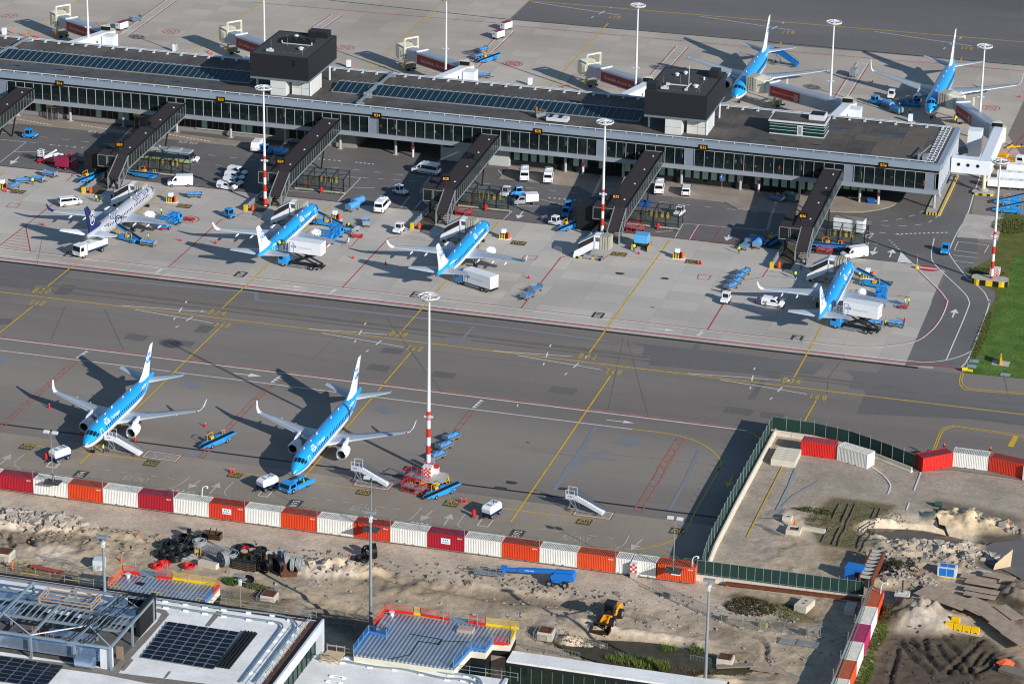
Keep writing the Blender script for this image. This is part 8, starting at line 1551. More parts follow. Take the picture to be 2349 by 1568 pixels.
for s,R_,n,up,rot in (('D0 2285 1110',1.2,6,True,0),('D1 295 1225',1.3,4,True,0),('D1 265 1270',1.,3,True,0),('D1 215 1330',1.3,4,False,.9),('D1 870 1265',1.1,3,False,.2),('D1 935 1345',1.4,4,False,.5),('D1 1020 1385',1.2,3,False,.1),('D1 1085 1360',1.,4,False,.05)): coil(s,'coil of grey ribbed pipe in the material yard on the sand',Mghose,R_,n,up,rot,'pipe_coil','coils of grey pipe')
for s,l in (('D0 1880 1310','left coil of red hose beside the scaffold stair'),('D0 1800 1340','smallest coil of red hose at the scaffold stair'),('D0 2160 1340','tangled coil of red hose right of the scaffold stair'),('D1 465 1140','red hose lying inside the black coil above the rusty rings')): coil(s,l,Mrhose,1.0 if 'inside' not in l else .6,2,True,0,'red_hose','coils of red hose')
def rebar(s,label,w=3.,l=2.,h=.8):
 p=T3(s); t=thing('steel_mesh_stack',label,'steel mesh',(p.x,p.y,p.z),-.2,group='stacks of steel mesh'); m=one(Mghose)
 for z in (.3,h):
  for i in range(13): m.bar((-w/2+w*i/12,-l/2,z),(-w/2+w*i/12,l/2,z),.05)
  for i in range(8): m.bar((-w/2,-l/2+l*i/7,z),(w/2,-l/2+l*i/7,z),.05)
 m.build('mesh',t)
rebar('D1 150 1190','stack of grey steel mesh behind the pale blocks in the material yard',4.4,2.6,.9); rebar('D1 90 1260','lower stack of grey steel mesh in the material yard',3.,1.8,.5)
for i,s in enumerate(('D1 450 1220','D1 545 1205')): p=T3(s); m=one(M('rust_orange',hx('#96602e',1.1),.85,0,.3,3)); [m.tube((0,0,.27*j),(0,0,.27*j+.24),.62,n=16) for j in range(4)]; m.use(Mconcr).tube((0,0,1.06),(0,0,1.1),.58,n=16); tag(m.build('ring_stack',loc=p),'stack of round rusty manhole rings, '+('left','right')[i]+' one','manhole rings','stacks of rusty rings')
p=T3('D1 750 1275'); m=one(M('rust_orange',hx('#96602e'))); [m.box(-.6,.6,-.5,.5,.3*j,.3*j+.26) for j in range(5)]; m.use(Maluw); [m.cbox((-.5+.25*(j%5),-.4+.3*(j//5),1.6),(.16,.2,.25)) for j in range(15)]; tag(m.build('ring_stack',loc=p),'square stack of rusty frames topped with silver fittings','metal frames')
k=0
for s,n in (('D1 375 1345',5),('D1 465 1365',5),('D1 550 1375',5),('D1 500 1290',5),('D1 585 1300',4),('D1 620 1240',5),('D1 650 1200',3)):
 p=T3(s); t=thing('black_crate_stack','stack of black grid crates in the material yard between the coils','crate stack',(p.x,p.y,p.z),-.1,group='stacks of black crates'); m=one(Vdk)
 for j in range(n): m.box(-.62,.62,-.55,.55,.3*j+.03,.3*j+.26)
 m.build('crates',t); m=one(M('lath',hx('#8e7b55',1.1),.8)); [m.box(-.64,.64,-.57,.57,.3*j,.3*j+.03) for j in range(n)]; m.build('battens',t)
p=T3('D1 40 1335'); tag(one(Mjers).box(-1.7,1.7,-.5,.5,0,.9).build('pale_block_row',loc=p,rz=-.2,bevel=.05),'row of pale concrete blocks below the steel mesh','concrete block'); p=T3('D1 85 1010'); m=one(M('bucket_steel',hx('#5b4a3c'))).add([(-1.5,-.5,0),(1.5,-.5,0),(1.5,.6,0),(-1.5,.6,0),(-1.5,-.6,1.),(1.5,-.6,1.),(1.5,.7,1.1),(-1.5,.7,1.1)],[(0,3,2,1),(0,1,5,4),(1,2,6,5),(2,3,7,6),(3,0,4,7),(4,5,1,0)]); m.bar((-.5,.6,.2),(-.5,.6,1.6),.12).bar((.5,.6,.2),(.5,.6,1.6),.12); tag(m.build('digger_bucket',loc=p),'rusty digger bucket lying on the haul road edge','bucket')
p=T3('D1 960 1430'); m=one(Mrust).add([(-1.2,-.7,0),(1.2,-.7,0),(1.2,.7,0),(-1.2,.7,0),(-1.4,-.9,.9),(1.4,-.9,1.),(1.,.9,1.6),(-1.2,.9,1.7)],[(0,3,2,1),(0,1,5,4),(1,2,6,5),(2,3,7,6),(3,0,4,7),(4,7,3,0)]); tag(m.build('skip_tub',loc=p,rz=.4),'open rusty steel tub beside the grey pipe coils','skip')
p=T3('D0 2150 1240'); m=one(Mghose); [m.tube((-1.2,-.3+.15*i,.1+.16*(i%3)),(1.2,-.3+.15*i,.1+.16*(i%3)),.09,n=6) for i in range(8)]; tag(m.build('pipe_bundle',loc=p,rz=.7),'bundle of grey steel tubes between black coils','pipe bundle')
p=T3('D0 2270 1200'); m=one(M('reel_wood',hx('#a58a58',1.1),.8)).tube((-.5,0,.7),(-.4,0,.7),.7,n=16).tube((.4,0,.7),(.5,0,.7),.7,n=16).tube((-.4,0,.7),(.4,0,.7),.35,n=12); tag(m.build('cable_drum',loc=p,rz=.3),'wooden cable drum in the material yard','cable drum')
def crowd(p,rz,label,n=1,L=2.4):
 t=thing('crowd_barrier',label,'crowd barrier',p,rz,group='galvanised crowd barriers'); m=one(Mpost)
 m.path([(-L/2,0,.15),(-L/2,0,1.1),(L/2,0,1.1),(L/2,0,.15),(-L/2,0,.15)],.03); [m.bar((-L/2+L*i/14,0,.15),(-L/2+L*i/14,0,1.1),.025) for i in range(1,14)]; m.bar((-L/2+.3,-.3,0),(-L/2+.3,.3,0),.05).bar((L/2-.3,-.3,0),(L/2-.3,.3,0),.05); m.build('frame',t); return t
def stub(s,label,w=1.9,h=1.2,fence=True):
 p=T3(s); t=thing('foundation_stub',label,'foundation block',(p.x,p.y,p.z-.2),group='concrete foundation blocks with rusty bars'); one(Mjers).box(-w/2-.2,w/2+.2,-w/2,w/2,0,h+.2).build('concrete_block',t,bevel=.04); m=one(Mrust)
 for i in range(9):
  for j in range(9):
   if i in(0,1,7,8) or j in (0,1,7,8): x,y=-w/2+.1+(w-.2)*i/8,-w/2+.1+(w-.2)*j/8; m.bar((x,y,h+.2),(x,y,h+.45),.05)
 m.box(-w/2+.05,w/2-.05,-w/2+.05,w/2-.05,h+.2,h+.24).build('rebar',t)
 if fence:
  for dx,dy,rz in ((-w/2-.7,0,PI/2),(w/2+.8,0,PI/2),(0,-w/2-.6,0),(0,w/2+.7,0)): crowd((p.x+dx,p.y+dy,p.z),rz,'crowd barrier guarding the '+label.split(',')[0])
stub('E1 740 600','foundation block ringed by barriers near the white roof',2.,1.2); stub('E2 1560 1040','foundation block with rusty top below the wheel loader',2.,1.2); stub('E3 1265 1330','foundation block at the right end of the reed pond',2.,1.1,False); stub('E0 60 130','foundation block with a rusty top cut by the left edge',2.2,1.3)
for s,rz,l in (('E1 250 545',-.1,'crowd barrier lying near the yellow edged deck'),('E1 1090 670',-.1,'crowd barrier with a white plate beside the foundation block'),('E2 2150 1160',-.25,'crowd barrier with a white plate left of the reeds'),('E3 980 1330',-.1,'crowd barrier standing in the reed pond'),('E0 600 170',-.15,'crowd barrier fallen on the sand left of the lamp post'),('E0 800 200',-.15,'second crowd barrier fallen on the sand left of the lamp post'),('E2 1450 1195',-.12,'left crowd barrier in the row behind the glass bridge'),('E2 1640 1225',-.12,'middle crowd barrier in the row behind the glass bridge'),('E2 1830 1260',-.12,'right crowd barrier in the row behind the glass bridge'),('E1 1450 870',-.1,'left crowd barrier at the shadow edge below the sand'),('E1 1620 890',-.1,'right crowd barrier at the shadow edge below the sand')): p=T3(s); crowd((p.x,p.y,p.z),rz,l,L=3.2)
p=T3('E0 1140 250'); t=thing('white_tank','white box tank beside the grey lamp post at left','tank',(p.x,p.y,p.z),.2); one(Maluw).box(-.9,.9,-.9,.9,.1,1.8).build('tank_body',t,bevel=.05); crowd((p.x-.6,p.y-1.6,p.z),.6,'crowd barrier leaning before the white tank')
p=T3('E0 540 275'); m=MB().use(M('plank_red',hx('#9c4a3a',1.1),.7,0,.15,2)); [m.box(-2.9,2.9,-.45+.3*i,-.2+.3*i,.25,.4) for i in range(3)]; m.use(M('lath',hx('#8e7b55'))).box(-2,-1.8,-.7,.6,.1,.25).box(1.6,1.8,-.7,.6,.1,.25); tag(m.build('plank_stack',loc=p,rz=-.12),'stack of long red planks on the sand at left','planks')
t=thing('site_fence','grey wire site fence on concrete feet crossing the sand','fence',tuple(T3('E3 430 480'))); FP=[T3(s) for s in ('E3 430 480','E3 545 575','E3 760 665','E3 978 765','E3 1215 855','E3 1450 940','E3 1665 960','E3 1940 990','E3 2205 1025','E3 2349 1040')]
m=one(M('wire_mesh',hx('#7c8488'),.6,.2,0,alpha=.22)); 
for a,b in zip(FP,FP[1:]): m.add([a,b,b+Vector((0,0,2)),a+Vector((0,0,2))],[(0,1,2,3)])
wbuild(m,'mesh',t); m=one(Mpost)
for a,b in zip(FP,FP[1:]): m.bar(a+Vector((0,0,2)),b+Vector((0,0,2)),.05).bar(a+Vector((0,0,.2)),b+Vector((0,0,.2)),.05)
wbuild(m,'rails',t)
for a in FP: wbuild(one(Mpost).tube(a,a+Vector((0,0,2.3)),.045,n=6).use(Mconcr).box(a.x-.35,a.x+.35,a.y-.12,a.y+.12,a.z,a.z+.16),'post',t)
for s,c_,l in (('E3 585 575','#55544e','dark rubber block at the corner of the site fence'),('E3 1240 840','#6b6a5f','grey block behind the site fence'),('E3 1695 910','#a59462','tan block at the foot of the site fence'),('E3 2150 990','#5b5b55','dark block at the right of the site fence')): p=T3(s); tag(one(M('blk'+c_,hx(c_,1.1),.8,0,.15,2)).box(-.7,.7,-.35,.35,0,.75,.05,.05).build('ballast_block',loc=p,rz=-.3,bevel=.05),l,'ballast block','ballast blocks along the site fence')
for i,s in enumerate(('E3 2010 1100','E3 2210 1120')):
 p=T3(s); m=one(Mghose); [m.bar((-1.6+.2*j,-1,.25),(-1.6+.2*j,1,.25),.04) for j in range(17)]; [m.bar((-1.6,-1+.2*j,.27),(1.6,-1+.2*j,.27),.04) for j in range(11)]; tag(m.build('grid_panel',loc=p,rz=-.1),'grey grid panel lying flat on the sand, '+('left','right')[i]+' one','grid panel','grid panels on the sand')
p=T3('E3 2170 700'); m=MB().use(Mjers).box(-1.,1.,-1.7,1.7,0,1.1); m.use(M('dot_red',hx('#b03038'),.6)).tube((.0,-.5,1.1),(0,-.5,1.115),.25,n=14).tube((.0,.5,1.1),(0,.5,1.115),.25,n=14); tag(m.build('concrete_counterweight',loc=p,rz=-.25),'pale concrete block with two red dots','concrete block')
a=T3('E3 1262 452'); b=g1('E4 490 640'); m=MB().use(M('rust_beam',hx('#6b3a28',1.1),.8,.1,.3,2)); a.z=.5;b.z=.6; m.bar(a,b,.5,.45); o=m.build('steel_beam'); tag(o,'long rusty steel beam running below the green screen','beam')
p=T3('E4 360 740'); tag(one(Mjers).box(-.8,.8,-1.3,1.3,0,1.1).build('concrete_support',loc=p),'pale concrete support in the shadow under the rusty beam','concrete block')
p=g1('E4 600 235',1.2); t=thing('trench_box','long rusty open steel trench box with cross struts','trench box',(p.x,p.y,0),-.02); mm=M('rust_beam',hx('#6b3a28')); one(mm).box(-1.1,-.85,-5,5,0,2.).box(.85,1.1,-5,5,0,2.).build('side_walls',t)
for i in range(8): one(Mconcr).box(-.85,.85,-4.9+1.4*i,-4.6+1.4*i,1.6,2.).build('strut',t)
p=g1('E4 395 400'); t=thing('site_cabin','blue steel cabin beside the trench box','cabin',(p.x,p.y+1,0),-.12); one(Mbl).box(-1.4,1.4,-1.1,1.1,.1,2.2).build('body',t,bevel=.04); one(Mbl).box(-1.45,1.45,-1.15,1.15,2.2,2.3).build('roof',t); one(Vdk).box(.3,1.,-1.13,-1.1,.3,1.9).build('door',t)
p=T3('E4 1460 350'); t=thing('pump_unit','grey framed pump unit with a blue twin panel','pump',(p.x,p.y+.6,p.z)); one(Maluw).box(-1.5,1.5,-.9,.9,.2,1.8).build('housing',t,bevel=.05); m=one(Mbl).add([(-1.15,-.5,1.82),(-.05,-.5,1.82),(-.05,.7,1.82),(-1.15,.7,1.82)],[(0,1,2,3)]).add([(.05,-.5,1.82),(1.15,-.5,1.82),(1.15,.7,1.82),(.05,.7,1.82)],[(0,1,2,3)]).box(-1.15,-.05,-.93,-.91,.4,1.7).box(.05,1.15,-.93,-.91,.4,1.7); m.build('blue_panels',t); one(Mhaz).box(-1.4,1.4,-.95,-.85,.05,.2).build('base_rail',t)
PT3=[T3(s)+Vector((0,0,.15)) for s in ('E4 1370 280','E4 1250 320','E4 1160 350','E4 1165 420','E4 1205 495','E4 1205 560','E4 1220 630','E4 1200 665')]; tag(MB().use(M('pink_hose',hx('#a8625a',1.1),.6,0,.1)).path(PT3,.16,n=8).build('drain_hose'),'dull pink hose winding from the pump unit to the grey heap','hose')
for s,n,l in (('E4 1640 960',4,'row of linked yellow road barriers on a pale board'),('E4 1565 870',1,'single yellow road barrier behind the linked row')):
 p=T3(s); t=thing('road_barrier',l,'road barrier',(p.x,p.y,p.z),-.12,group='yellow plastic road barriers'); w=1.35 if n>1 else 1.4
 for i in range(n): o=one(M('plastic_yellow',hx('#e6b714',1.12),.4,0,.05,2)).box(-w/2+.04,w/2-.04,-.3,.3,.15,1.0,.03,.08).box(-w/2+.1,-w/2+.4,-.42,.42,0,.16).box(w/2-.4,w/2-.1,-.42,.42,0,.16).build('barrier_unit',t,bevel=.04); o.location=((i-(n-1)/2)*w,0,.1)
 if n>1: one(M('board',hx('#b5aa98',1.1),.8)).box(-3.2,3.2,-.9,.7,.02,.1).build('board',t)
p=T3('E4 2130 1350'); rr=random.Random(5); m=MB().use(M('bag_orange',hx('#e0623a',1.12),.7,0,.25,3,.4)); rg=[]
for k_ in range(6): z=.22*k_; r_=(1.,1.15,1.1,.85,.55,.15)[k_]; rg.append([(r_*1.2*math.cos(a_)*rr.uniform(.8,1.15),r_*math.sin(a_)*rr.uniform(.8,1.15),z) for a_ in [2*PI*j/14 for j in range(14)]])
tag(m.loft(rg,smooth=False).build('orange_net_bag',loc=p),'crumpled orange netting heap in the dark mud','netting')
p=T3('E4 2270 1460'); m=MB().use(M('weathered_wood',hx('#7f7468',1.1),.9,0,.2,2)); [m.box(-2.6,2.6,-1.+.34*i,-.7+.34*i,.05+.3*j,.3+.3*j) for i in range(6) for j in range(2)]; tag(m.build('timber_stack',loc=p,rz=-.35),'stack of grey timber beams at the lower right corner','timber')
plm=M('road_plate',hx('#9d8a77',1.2),.75,.05,.22,.7)
k=0
for s,w,l,rz in (('E4 1830 395',5.6,1.8,-.1),('E4 1870 465',5.4,1.6,-.1),('E4 1860 540',5.4,1.6,-.1),('E4 1840 610',5.,1.4,-.1),('E4 1330 600',5.5,4.,-.45),('E4 1560 680',5.,4.2,-.45),('E4 1800 740',5.,4.4,-.6),('E4 2000 870',5.2,3.4,-.85),('E4 2150 1000',5.4,3.4,-.85),('E4 2290 1120',5.4,3.2,-.8),('E4 2170 850',5.,2.2,-.85),('E4 2060 420',5.,1.6,-.12)):
 k+=1; p=T3(s); tag(MB().use(plm).box(-w/2,w/2,-l/2,l/2,0,.05).build('road_plate',loc=(p.x,p.y,.5+.052*k),rz=rz),'rusty steel road plate laid on the mud at lower right','road plate','steel road plates')
for s,w,l,rz in (('E3 1655 1370',2.,3.6,-.1),('E3 1790 1390',2.,3.6,-.1),('E3 1890 1400',1.6,3.,-.1),('E3 1560 1350',1.2,1.8,.3)): p=T3(s); tag(MB().use(plm).box(-w/2,w/2,-l/2,l/2,0,.05).build('road_plate',loc=(p.x,p.y,p.z+.15),rz=rz),'rusty steel plate on the sand right of the reed pond','road plate','steel plates by the pond')
p=T3('E3 1370 1385'); m=MB().use(M('weathered_wood',hx('#7f7468'))); [m.bar((-2.8,-.5+.25*i,.3),(2.8,-.2+.25*i,.3),.22) for i in range(4)]; tag(m.build('timber_stack',loc=p,rz=.35),'loose grey timber planks right of the reed pond','timber')
p=T3('E4 2100 250'); tag(MB().use(M('plywood',hx('#bda98a',1.1),.7,0,.1)).add([(-1.6,0,.1),(1.6,.3,.1),(1.9,.5,3.),(-1.2,.2,1.)],[(0,1,2,3),(3,2,1,0)]).build('plywood_sheet',loc=p,rz=.6),'plywood sheet standing askew at the edge of the dark slab','plywood sheet')
p=T3('E4 1915 340'); t=thing('mixer_tub','pale blue tub standing in the rubble','tub',(p.x,p.y,p.z)); one(Maluw).box(-.8,.8,-.5,.5,.1,.9,.1,.08).build('tub_body',t,bevel=.08)
p=T3('E4 950 600'); t=thing('survey_post','rusty post with a cross head on a square concrete block','post',(p.x,p.y,p.z)); one(Mjers).box(-1.1,1.1,-.9,.9,-.2,1.2).build('block',t); one(Mrust).tube((0,0,1.2),(0,0,3.4),.14,n=8).build('post',t); one(Maluw).bar((-.5,0,3.4),(.5,0,3.5),.1).box(-.7,.6,-.4,.4,1.2,1.3).build('head',t)
for s,l in (('D3 1975 800','small square concrete ring on the sand, upper one'),('D3 2050 940','square concrete ring with an orange cone on it'),):
 p=T3(s); t=thing('concrete_ring',l,'concrete ring',(p.x,p.y,max(p.z,0)),group='square concrete rings'); w=.75 if 'upper' in l else 1.15; m=one(Mjers).box(-w,w,-w,-w+.4,0,.8).box(-w,w,w-.4,w,0,.8).box(-w,-w+.4,-w+.4,w-.4,0,.8).box(w-.4,w,-w+.4,w-.4,0,.8); m.build('wall',t); one(Mrust).box(-w+.4,w-.4,-w+.4,w-.4,.1,.6).build('cover',t)
P_('orange_cone','D3 2058 900',0,'orange cone standing on the square concrete ring','cone',z=.8)
for i,(s,rz) in enumerate((('D3 1790 780',.2),('D3 1760 890',-.5),('D3 1880 950',-.6))): p=T3(s); o=crowd((p.x,p.y,p.z+.05),rz,'fallen crowd barrier by the concrete rings, '+('upper','left','lower')[i]+' one',L=3.2); o.rotation_euler=(R(60),0,rz)
p=T3('D3 2270 925'); tag(MB().use(Mjers).box(-2.,2.,-.35,.35,0,.6).build('concrete_beam',loc=p,rz=-.1),'pale concrete beam on the sand right of the rings','concrete beam')
p=g1('D4 1370 930'); t=thing('green_tank','dark green tank at the corner of the broken slab','tank',(p.x,p.y,0)); one(M('tank_green',hx('#2f5a48'),.5)).tube((-.6,0,.45),(.6,0,.45),.42,n=14).build('tank_body',t)
PT3=[T3(s)+Vector((0,0,.2)) for s in ('D4 1340 1230','D4 1335 1170','D4 1370 1130','D4 1450 1100','D4 1500 1125','D4 1440 1160','D4 1360 1140')]; tag(MB().use(Mhose).path(PT3,.15,n=8).build('black_hose'),'black hose looping over the edge of the water pit','hose')
tag(MB().use(M('pit_water',hx('#6b5a48'),.12,0,.15,.5,spec=.6)).poly([(g1('D4 1150 1245').x+8*math.cos(a)*(1+.12*math.sin(3*a)),g1('D4 1150 1245').y+2.6*math.sin(a)*(1+.1*math.cos(4*a)),-.62) for a in [2*PI*i/28 for i in range(28)]]).build('pit_water'),kind='structure')
tag(MB().use(M('pond_water',hx('#4a4330'),.4,0,.3,.8,spec=.3)).poly([(g1('E3 430 1240').x+15*math.cos(a)*(1+.12*math.sin(3*a)),g1('E3 430 1240').y+4.4*math.sin(a)*(1+.1*math.cos(4*a)),-.42) for a in [2*PI*i/28 for i in range(28)]]).build('pond_water'),kind='structure')
yl=MB().use(Yl.mats[0]); ln(yl,'D3 1925 178 1510 1000',.26,.09); yl.build('yard_yellow_line')['kind']='structure'
yl=MB().use(Wh.mats[0]); ln(yl,'D4 610 485 730 570 800 650 820 710 790 790',.26,.09,sm=True); ln(yl,'D4 1170 540 1090 750',.26,.09); ln(yl,'D4 1035 890 1005 970',.26,.09); yl.build('yard_white_lines')['kind']='structure'
yl=MB().use(M('pale_seam',hx('#8f9294',1.1),.9,0,.1)); ln(yl,'D3 2110 120 1990 420 1850 700',.5,.085); ln(yl,'D3 2349 350 2050 520 1880 680',.5,.087); yl.build('yard_sealed_seams')['kind']='structure'
sheet('broken_slab',g('D4 1880 1400 2000 1350 2349 1310 E4 2349 390 2180 300 2050 240 1900 190 1740 160 1720 60'),.16,asph_dark)
def rubble(name,s,rx,ry,n,label,mat,smax=.7,seed=1):
 c=g1(s); rr=random.Random(seed); m=MB().use(mat)
 for i in range(n):
  a=rr.uniform(0,2*PI); q=math.sqrt(rr.random()); x=c.x+rx*q*math.cos(a); y=c.y+ry*q*math.sin(a); z=gz(x,y); sz=smax*rr.uniform(.15,1)**1.6+.08
  M_=Matrix.Rotation(rr.uniform(0,6),3,'Z')@Matrix.Rotation(rr.uniform(-.6,.6),3,'X'); vs=[M_@Vector((sz*dx*rr.uniform(.7,1.4),sz*dy*rr.uniform(.6,1.1),sz*.45*dz*rr.uniform(.7,1.2)))+Vector((x,y,z+sz*.15)) for dx in (-1,1) for dy in (-1,1) for dz in (-1,1)]
  m.add(vs,[(0,1,3,2),(4,6,7,5),(0,4,5,1),(2,3,7,6),(0,2,6,4),(1,5,7,3)])
 o=m.build(name,recalc=True); tag(o,label,'rubble',kind='stuff')
Mrub=M('rubble_pale',hx('#a89d90',1.1),.9,0,.2,1.5); Mrubd=M('rubble_grey',hx('#968c80',1.1),.9,0,.25,1.5)
rubble('rubble_pile','D0 250 800',13,3.,300,'pale broken concrete slabs heaped at the left edge',Mrub,.72,1); rubble('rubble_pile','E4 1600 80',7,3.,70,'broken concrete around the dark slab at right',Mrub,.45,2); rubble('rubble_pile','D4 1450 1430',11,1.6,90,'stones along the lower rim of the water pit',Mrub,.36,3); rubble('rubble_pile','E4 1150 150',10,2.6,110,'grey rubble left of the pump unit',Mrubd,.36,4); rubble('rubble_pile','E1 1250 230',8,3,60,'loose stones on the pale sand heap',Mrub,.4,5); rubble('rubble_pile','E4 1000 380',5,3,120,'rubble around the concrete post',Mrubd,.38,6); rubble('rubble_pile','D4 2150 1170',7,2.,80,'dark stones along the broken slab edge',Mrubd,.5,7)
rubble('loose_stones','E1 1800 350',40,9,200,'small stones scattered over the site sand',Mrubd,.22,8); rubble('loose_stones','E3 900 900',30,10,300,'small stones scattered over the haul sand',Mrubd,.2,9); rubble('clods','E4 1350 1250',12,9,120,'dark clods of mud over the rutted ground',M('clod_dark',hx('#4d443b',1.1),.95,0,.25,2),.16,10); rubble('clods','D0 900 980',22,5,260,'earth clods over the heaps at left',M('clod_brown',hx('#8b7d6a',1.1),.95,0,.25,2),.32,11)
rubble('clods','E2 600 330',30,3,160,'earth clods along the haul road edge',M('clod_brown',hx('#8b7d6a')),.3,12)
def plants(s,rx,ry,n,h,cols,label,seed=1,name='reeds'):
 c=g1(s); rr=random.Random(seed); m=MB(); ms=[M('leaf'+q,hx(q,.9),.8,0,.25,3) for q in cols]
 for i in range(n):
  a=rr.uniform(0,2*PI); q=math.sqrt(rr.random()); x=c.x+rx*q*math.cos(a); y=c.y+ry*q*math.sin(a); z=gz(x,y)-.05; m.use(rr.choice(ms))
  for k_ in range(5): b=rr.uniform(0,6.28); hh=h*rr.uniform(.4,1.1); w=.05+.03*rr.random(); l=hh*rr.uniform(.2,.5); m.add([(x-w*math.sin(b),y+w*math.cos(b),z),(x+w*math.sin(b),y-w*math.cos(b),z),(x+l*math.cos(b),y+l*math.sin(b),z+hh)],[(0,1,2)])
 tag(m.build(name),label,'plants',kind='stuff')
plants('E3 620 1140',1.6,1.,120,1.3,('#4c6a2f','#5f7a35'),'clump of upright green reeds at the top of the pond',1); plants('E3 270 1300',5.,1.4,420,1.3,('#4c6a2f','#6b8038','#8a8a3c'),'long clump of green reeds along the lower pond edge',2); plants('E3 940 1160',1.4,.8,80,1.1,('#4c6a2f','#6b8038'),'small clump of reeds right of the first',3); plants('E3 540 1340',1.,.8,80,1.2,('#4c6a2f','#7a8a3a'),'reed clump above the white roof edge',4); plants('E3 430 1230',15,4.2,1500,.35,('#6d6428','#4d4a24','#7d7a34'),'low marsh plants in the pond bed',5); plants('E3 920 1400',3.,1.,200,.7,('#7a6038','#6a5230'),'brown dead reeds beside the roof edge',6)
plants('E3 1550 690',4.,3.,700,.5,('#3f3c22','#4f4a26','#5a4a30'),'dark scrub right of the sand mound',7,'scrub'); plants('E3 1900 720',3.5,2.5,260,.35,('#5a6030','#6b6a38'),'olive scrub behind the site fence',8,'scrub'); plants('E1 320 400',1.8,1.,220,.7,('#5a7a30','#4a6a2a'),'green tuft beside the yellow edged deck',9,'scrub'); plants('E1 600 450',2.4,.8,200,.5,('#5f7034','#6b6a3c'),'green scrub above the barrier ringed block',10,'scrub'); plants('E4 680 950',1.6,7,900,.3,('#4f6a22','#6a7a2c','#7a7434'),'grass along the slanting container line',11,'tall_grass'); plants('E4 520 1400',1.5,6,600,.3,('#4f6a22','#6a7a2c'),'grass at the foot of the slanting line',12,'tall_grass'); plants('E4 860 280',4,3,420,.5,('#33361e','#4a4a26'),'dark scrub left of the pump unit',13,'scrub'); plants('D3 2280 700',3.5,1.5,260,.4,('#3f4a22','#5a5a2c'),'scrub at the corner of the sunken plot',14,'scrub'); plants('D4 450 1130',9,8,700,.28,('#5a5a34','#6a6440','#4a4a2a'),'low weeds over the sunken plot',15,'scrub'); plants('E0 300 230',5,1.5,160,.3,('#6a6a3c','#7a7040'),'weeds on the sand behind the steel frame',16,'scrub')
plants('B3 2230 700',4,5,900,.5,('#6a6a38','#55602c','#7a7444'),'rough tall grass on the verge by the mast',17,'tall_grass'); plants('B3 1990 1120',4,2.5,500,.4,('#6a6a38','#55602c'),'rough grass around the mast block',18,'tall_grass'); plants('C3 1960 330',1.,14,700,.35,('#5a6a2c','#6a6a38'),'rough grass strip along the road edge',19,'tall_grass')
t=thing('plot_kerbs','thin concrete kerbs dividing the weedy plot','kerbs',tuple(g1('D4 400 1130')))
for s in ('D4 235 900 30 1340','D4 420 900 220 1390','D4 345 900 160 1370','D4 650 950 460 1410','D4 710 950 510 1450'): a,b=g(s); wbuild(one(M('kerb_dull',hx('#6d675a'),.9,0,.2)).bar(a+Vector((0,0,.08)),b+Vector((0,0,.08)),.1,.14),'kerb',t)
# ================================================================ NEW BUILDINGS, LOWER LEFT
Mwr=groundmat('white_membrane',hx('#c4c2bf',1.4),hx('#d6d4d1',1.4),6,1.5,.9,.03,.15,.25,.5); Mwr2=M('roof_gravel',hx('#7d766e',1.1),.9,0,.2,2); Msteel=M('steel_beam_grey',hx('#8b9aa3',1.15),.4,.35,.1,1); Msol=None
def corr(name,c1,c2,p=.42):
 m=bpy.data.materials.new(name); m.use_nodes=True; N=m.node_tree.nodes; L=m.node_tree.links; b=N['Principled BSDF']; b.inputs['Roughness'].default_value=.32; b.inputs['Metallic'].default_value=.5
 tc=N.new('ShaderNodeTexCoord'); w=N.new('ShaderNodeTexWave'); w.bands_direction='X'; w.inputs['Scale'].default_value=.314/p; w.inputs['Distortion'].default_value=0; L.new(tc.outputs['Object'],w.inputs['Vector'])
 r=N.new('ShaderNodeValToRGB'); r.color_ramp.elements[0].position=.35; r.color_ramp.elements[1].position=.6; r.color_ramp.elements[0].color=c1; r.color_ramp.elements[1].color=c2; L.new(w.outputs['Fac'],r.inputs['Fac'])
 n=N.new('ShaderNodeTexNoise'); n.inputs['Scale'].default_value=.35; n.inputs['Detail'].default_value=6; L.new(tc.outputs['Object'],n.inputs['Vector']); mr=N.new('ShaderNodeMapRange'); mr.inputs[3].default_value=.7; mr.inputs[4].default_value=1.25; L.new(n.outputs['Fac'],mr.inputs[0]); v=N.new('ShaderNodeVectorMath'); v.operation='SCALE'; L.new(r.outputs['Color'],v.inputs[0]); L.new(mr.outputs[0],v.inputs['Scale']); L.new(v.outputs[0],b.inputs['Base Color'])
 bp=N.new('ShaderNodeBump'); bp.inputs['Distance'].default_value=.08; bp.inputs['Strength'].default_value=.6; L.new(w.outputs['Fac'],bp.inputs['Height']); L.new(bp.outputs['Normal'],b.inputs['Normal']); MATS[name]=m; return m
Mdeck=corr('metal_deck',hx('#76808a',1.1),hx('#b4bcc6',1.2),.62)
Z1r=10.2
C1=g1('E1 1345 835',Z1r); XB,YB=C1.x,C1.y
bld=thing('new_terminal_wing','unfinished white roofed terminal wing with black louvre wall and glass end','building',(XB-40,YB-15,0))
wbuild(one(Mwallw).box(XB-130,XB-.9,YB-60,YB-.3,0,Z1r-.6),'walls',bld); wbuild(one(Mwr).box(XB-130,XB,YB-60,YB,Z1r-.6,Z1r),'roof',bld)
wbuild(one(Maluw).box(XB-.05,XB+.25,YB-60,YB+.1,Z1r-1.5,Z1r+.18).box(XB-.9,XB+.25,YB-.8,YB+.1,4.6,Z1r-1.5),'white_frame',bld)
wbuild(one(Mdark).box(XB-.45,XB-.06,YB-60,YB-.1,Z1r,Z1r+.2).box(XB-130,XB-.45,YB-.35,YB+.05,Z1r,Z1r+.16),'roof_coping',bld)
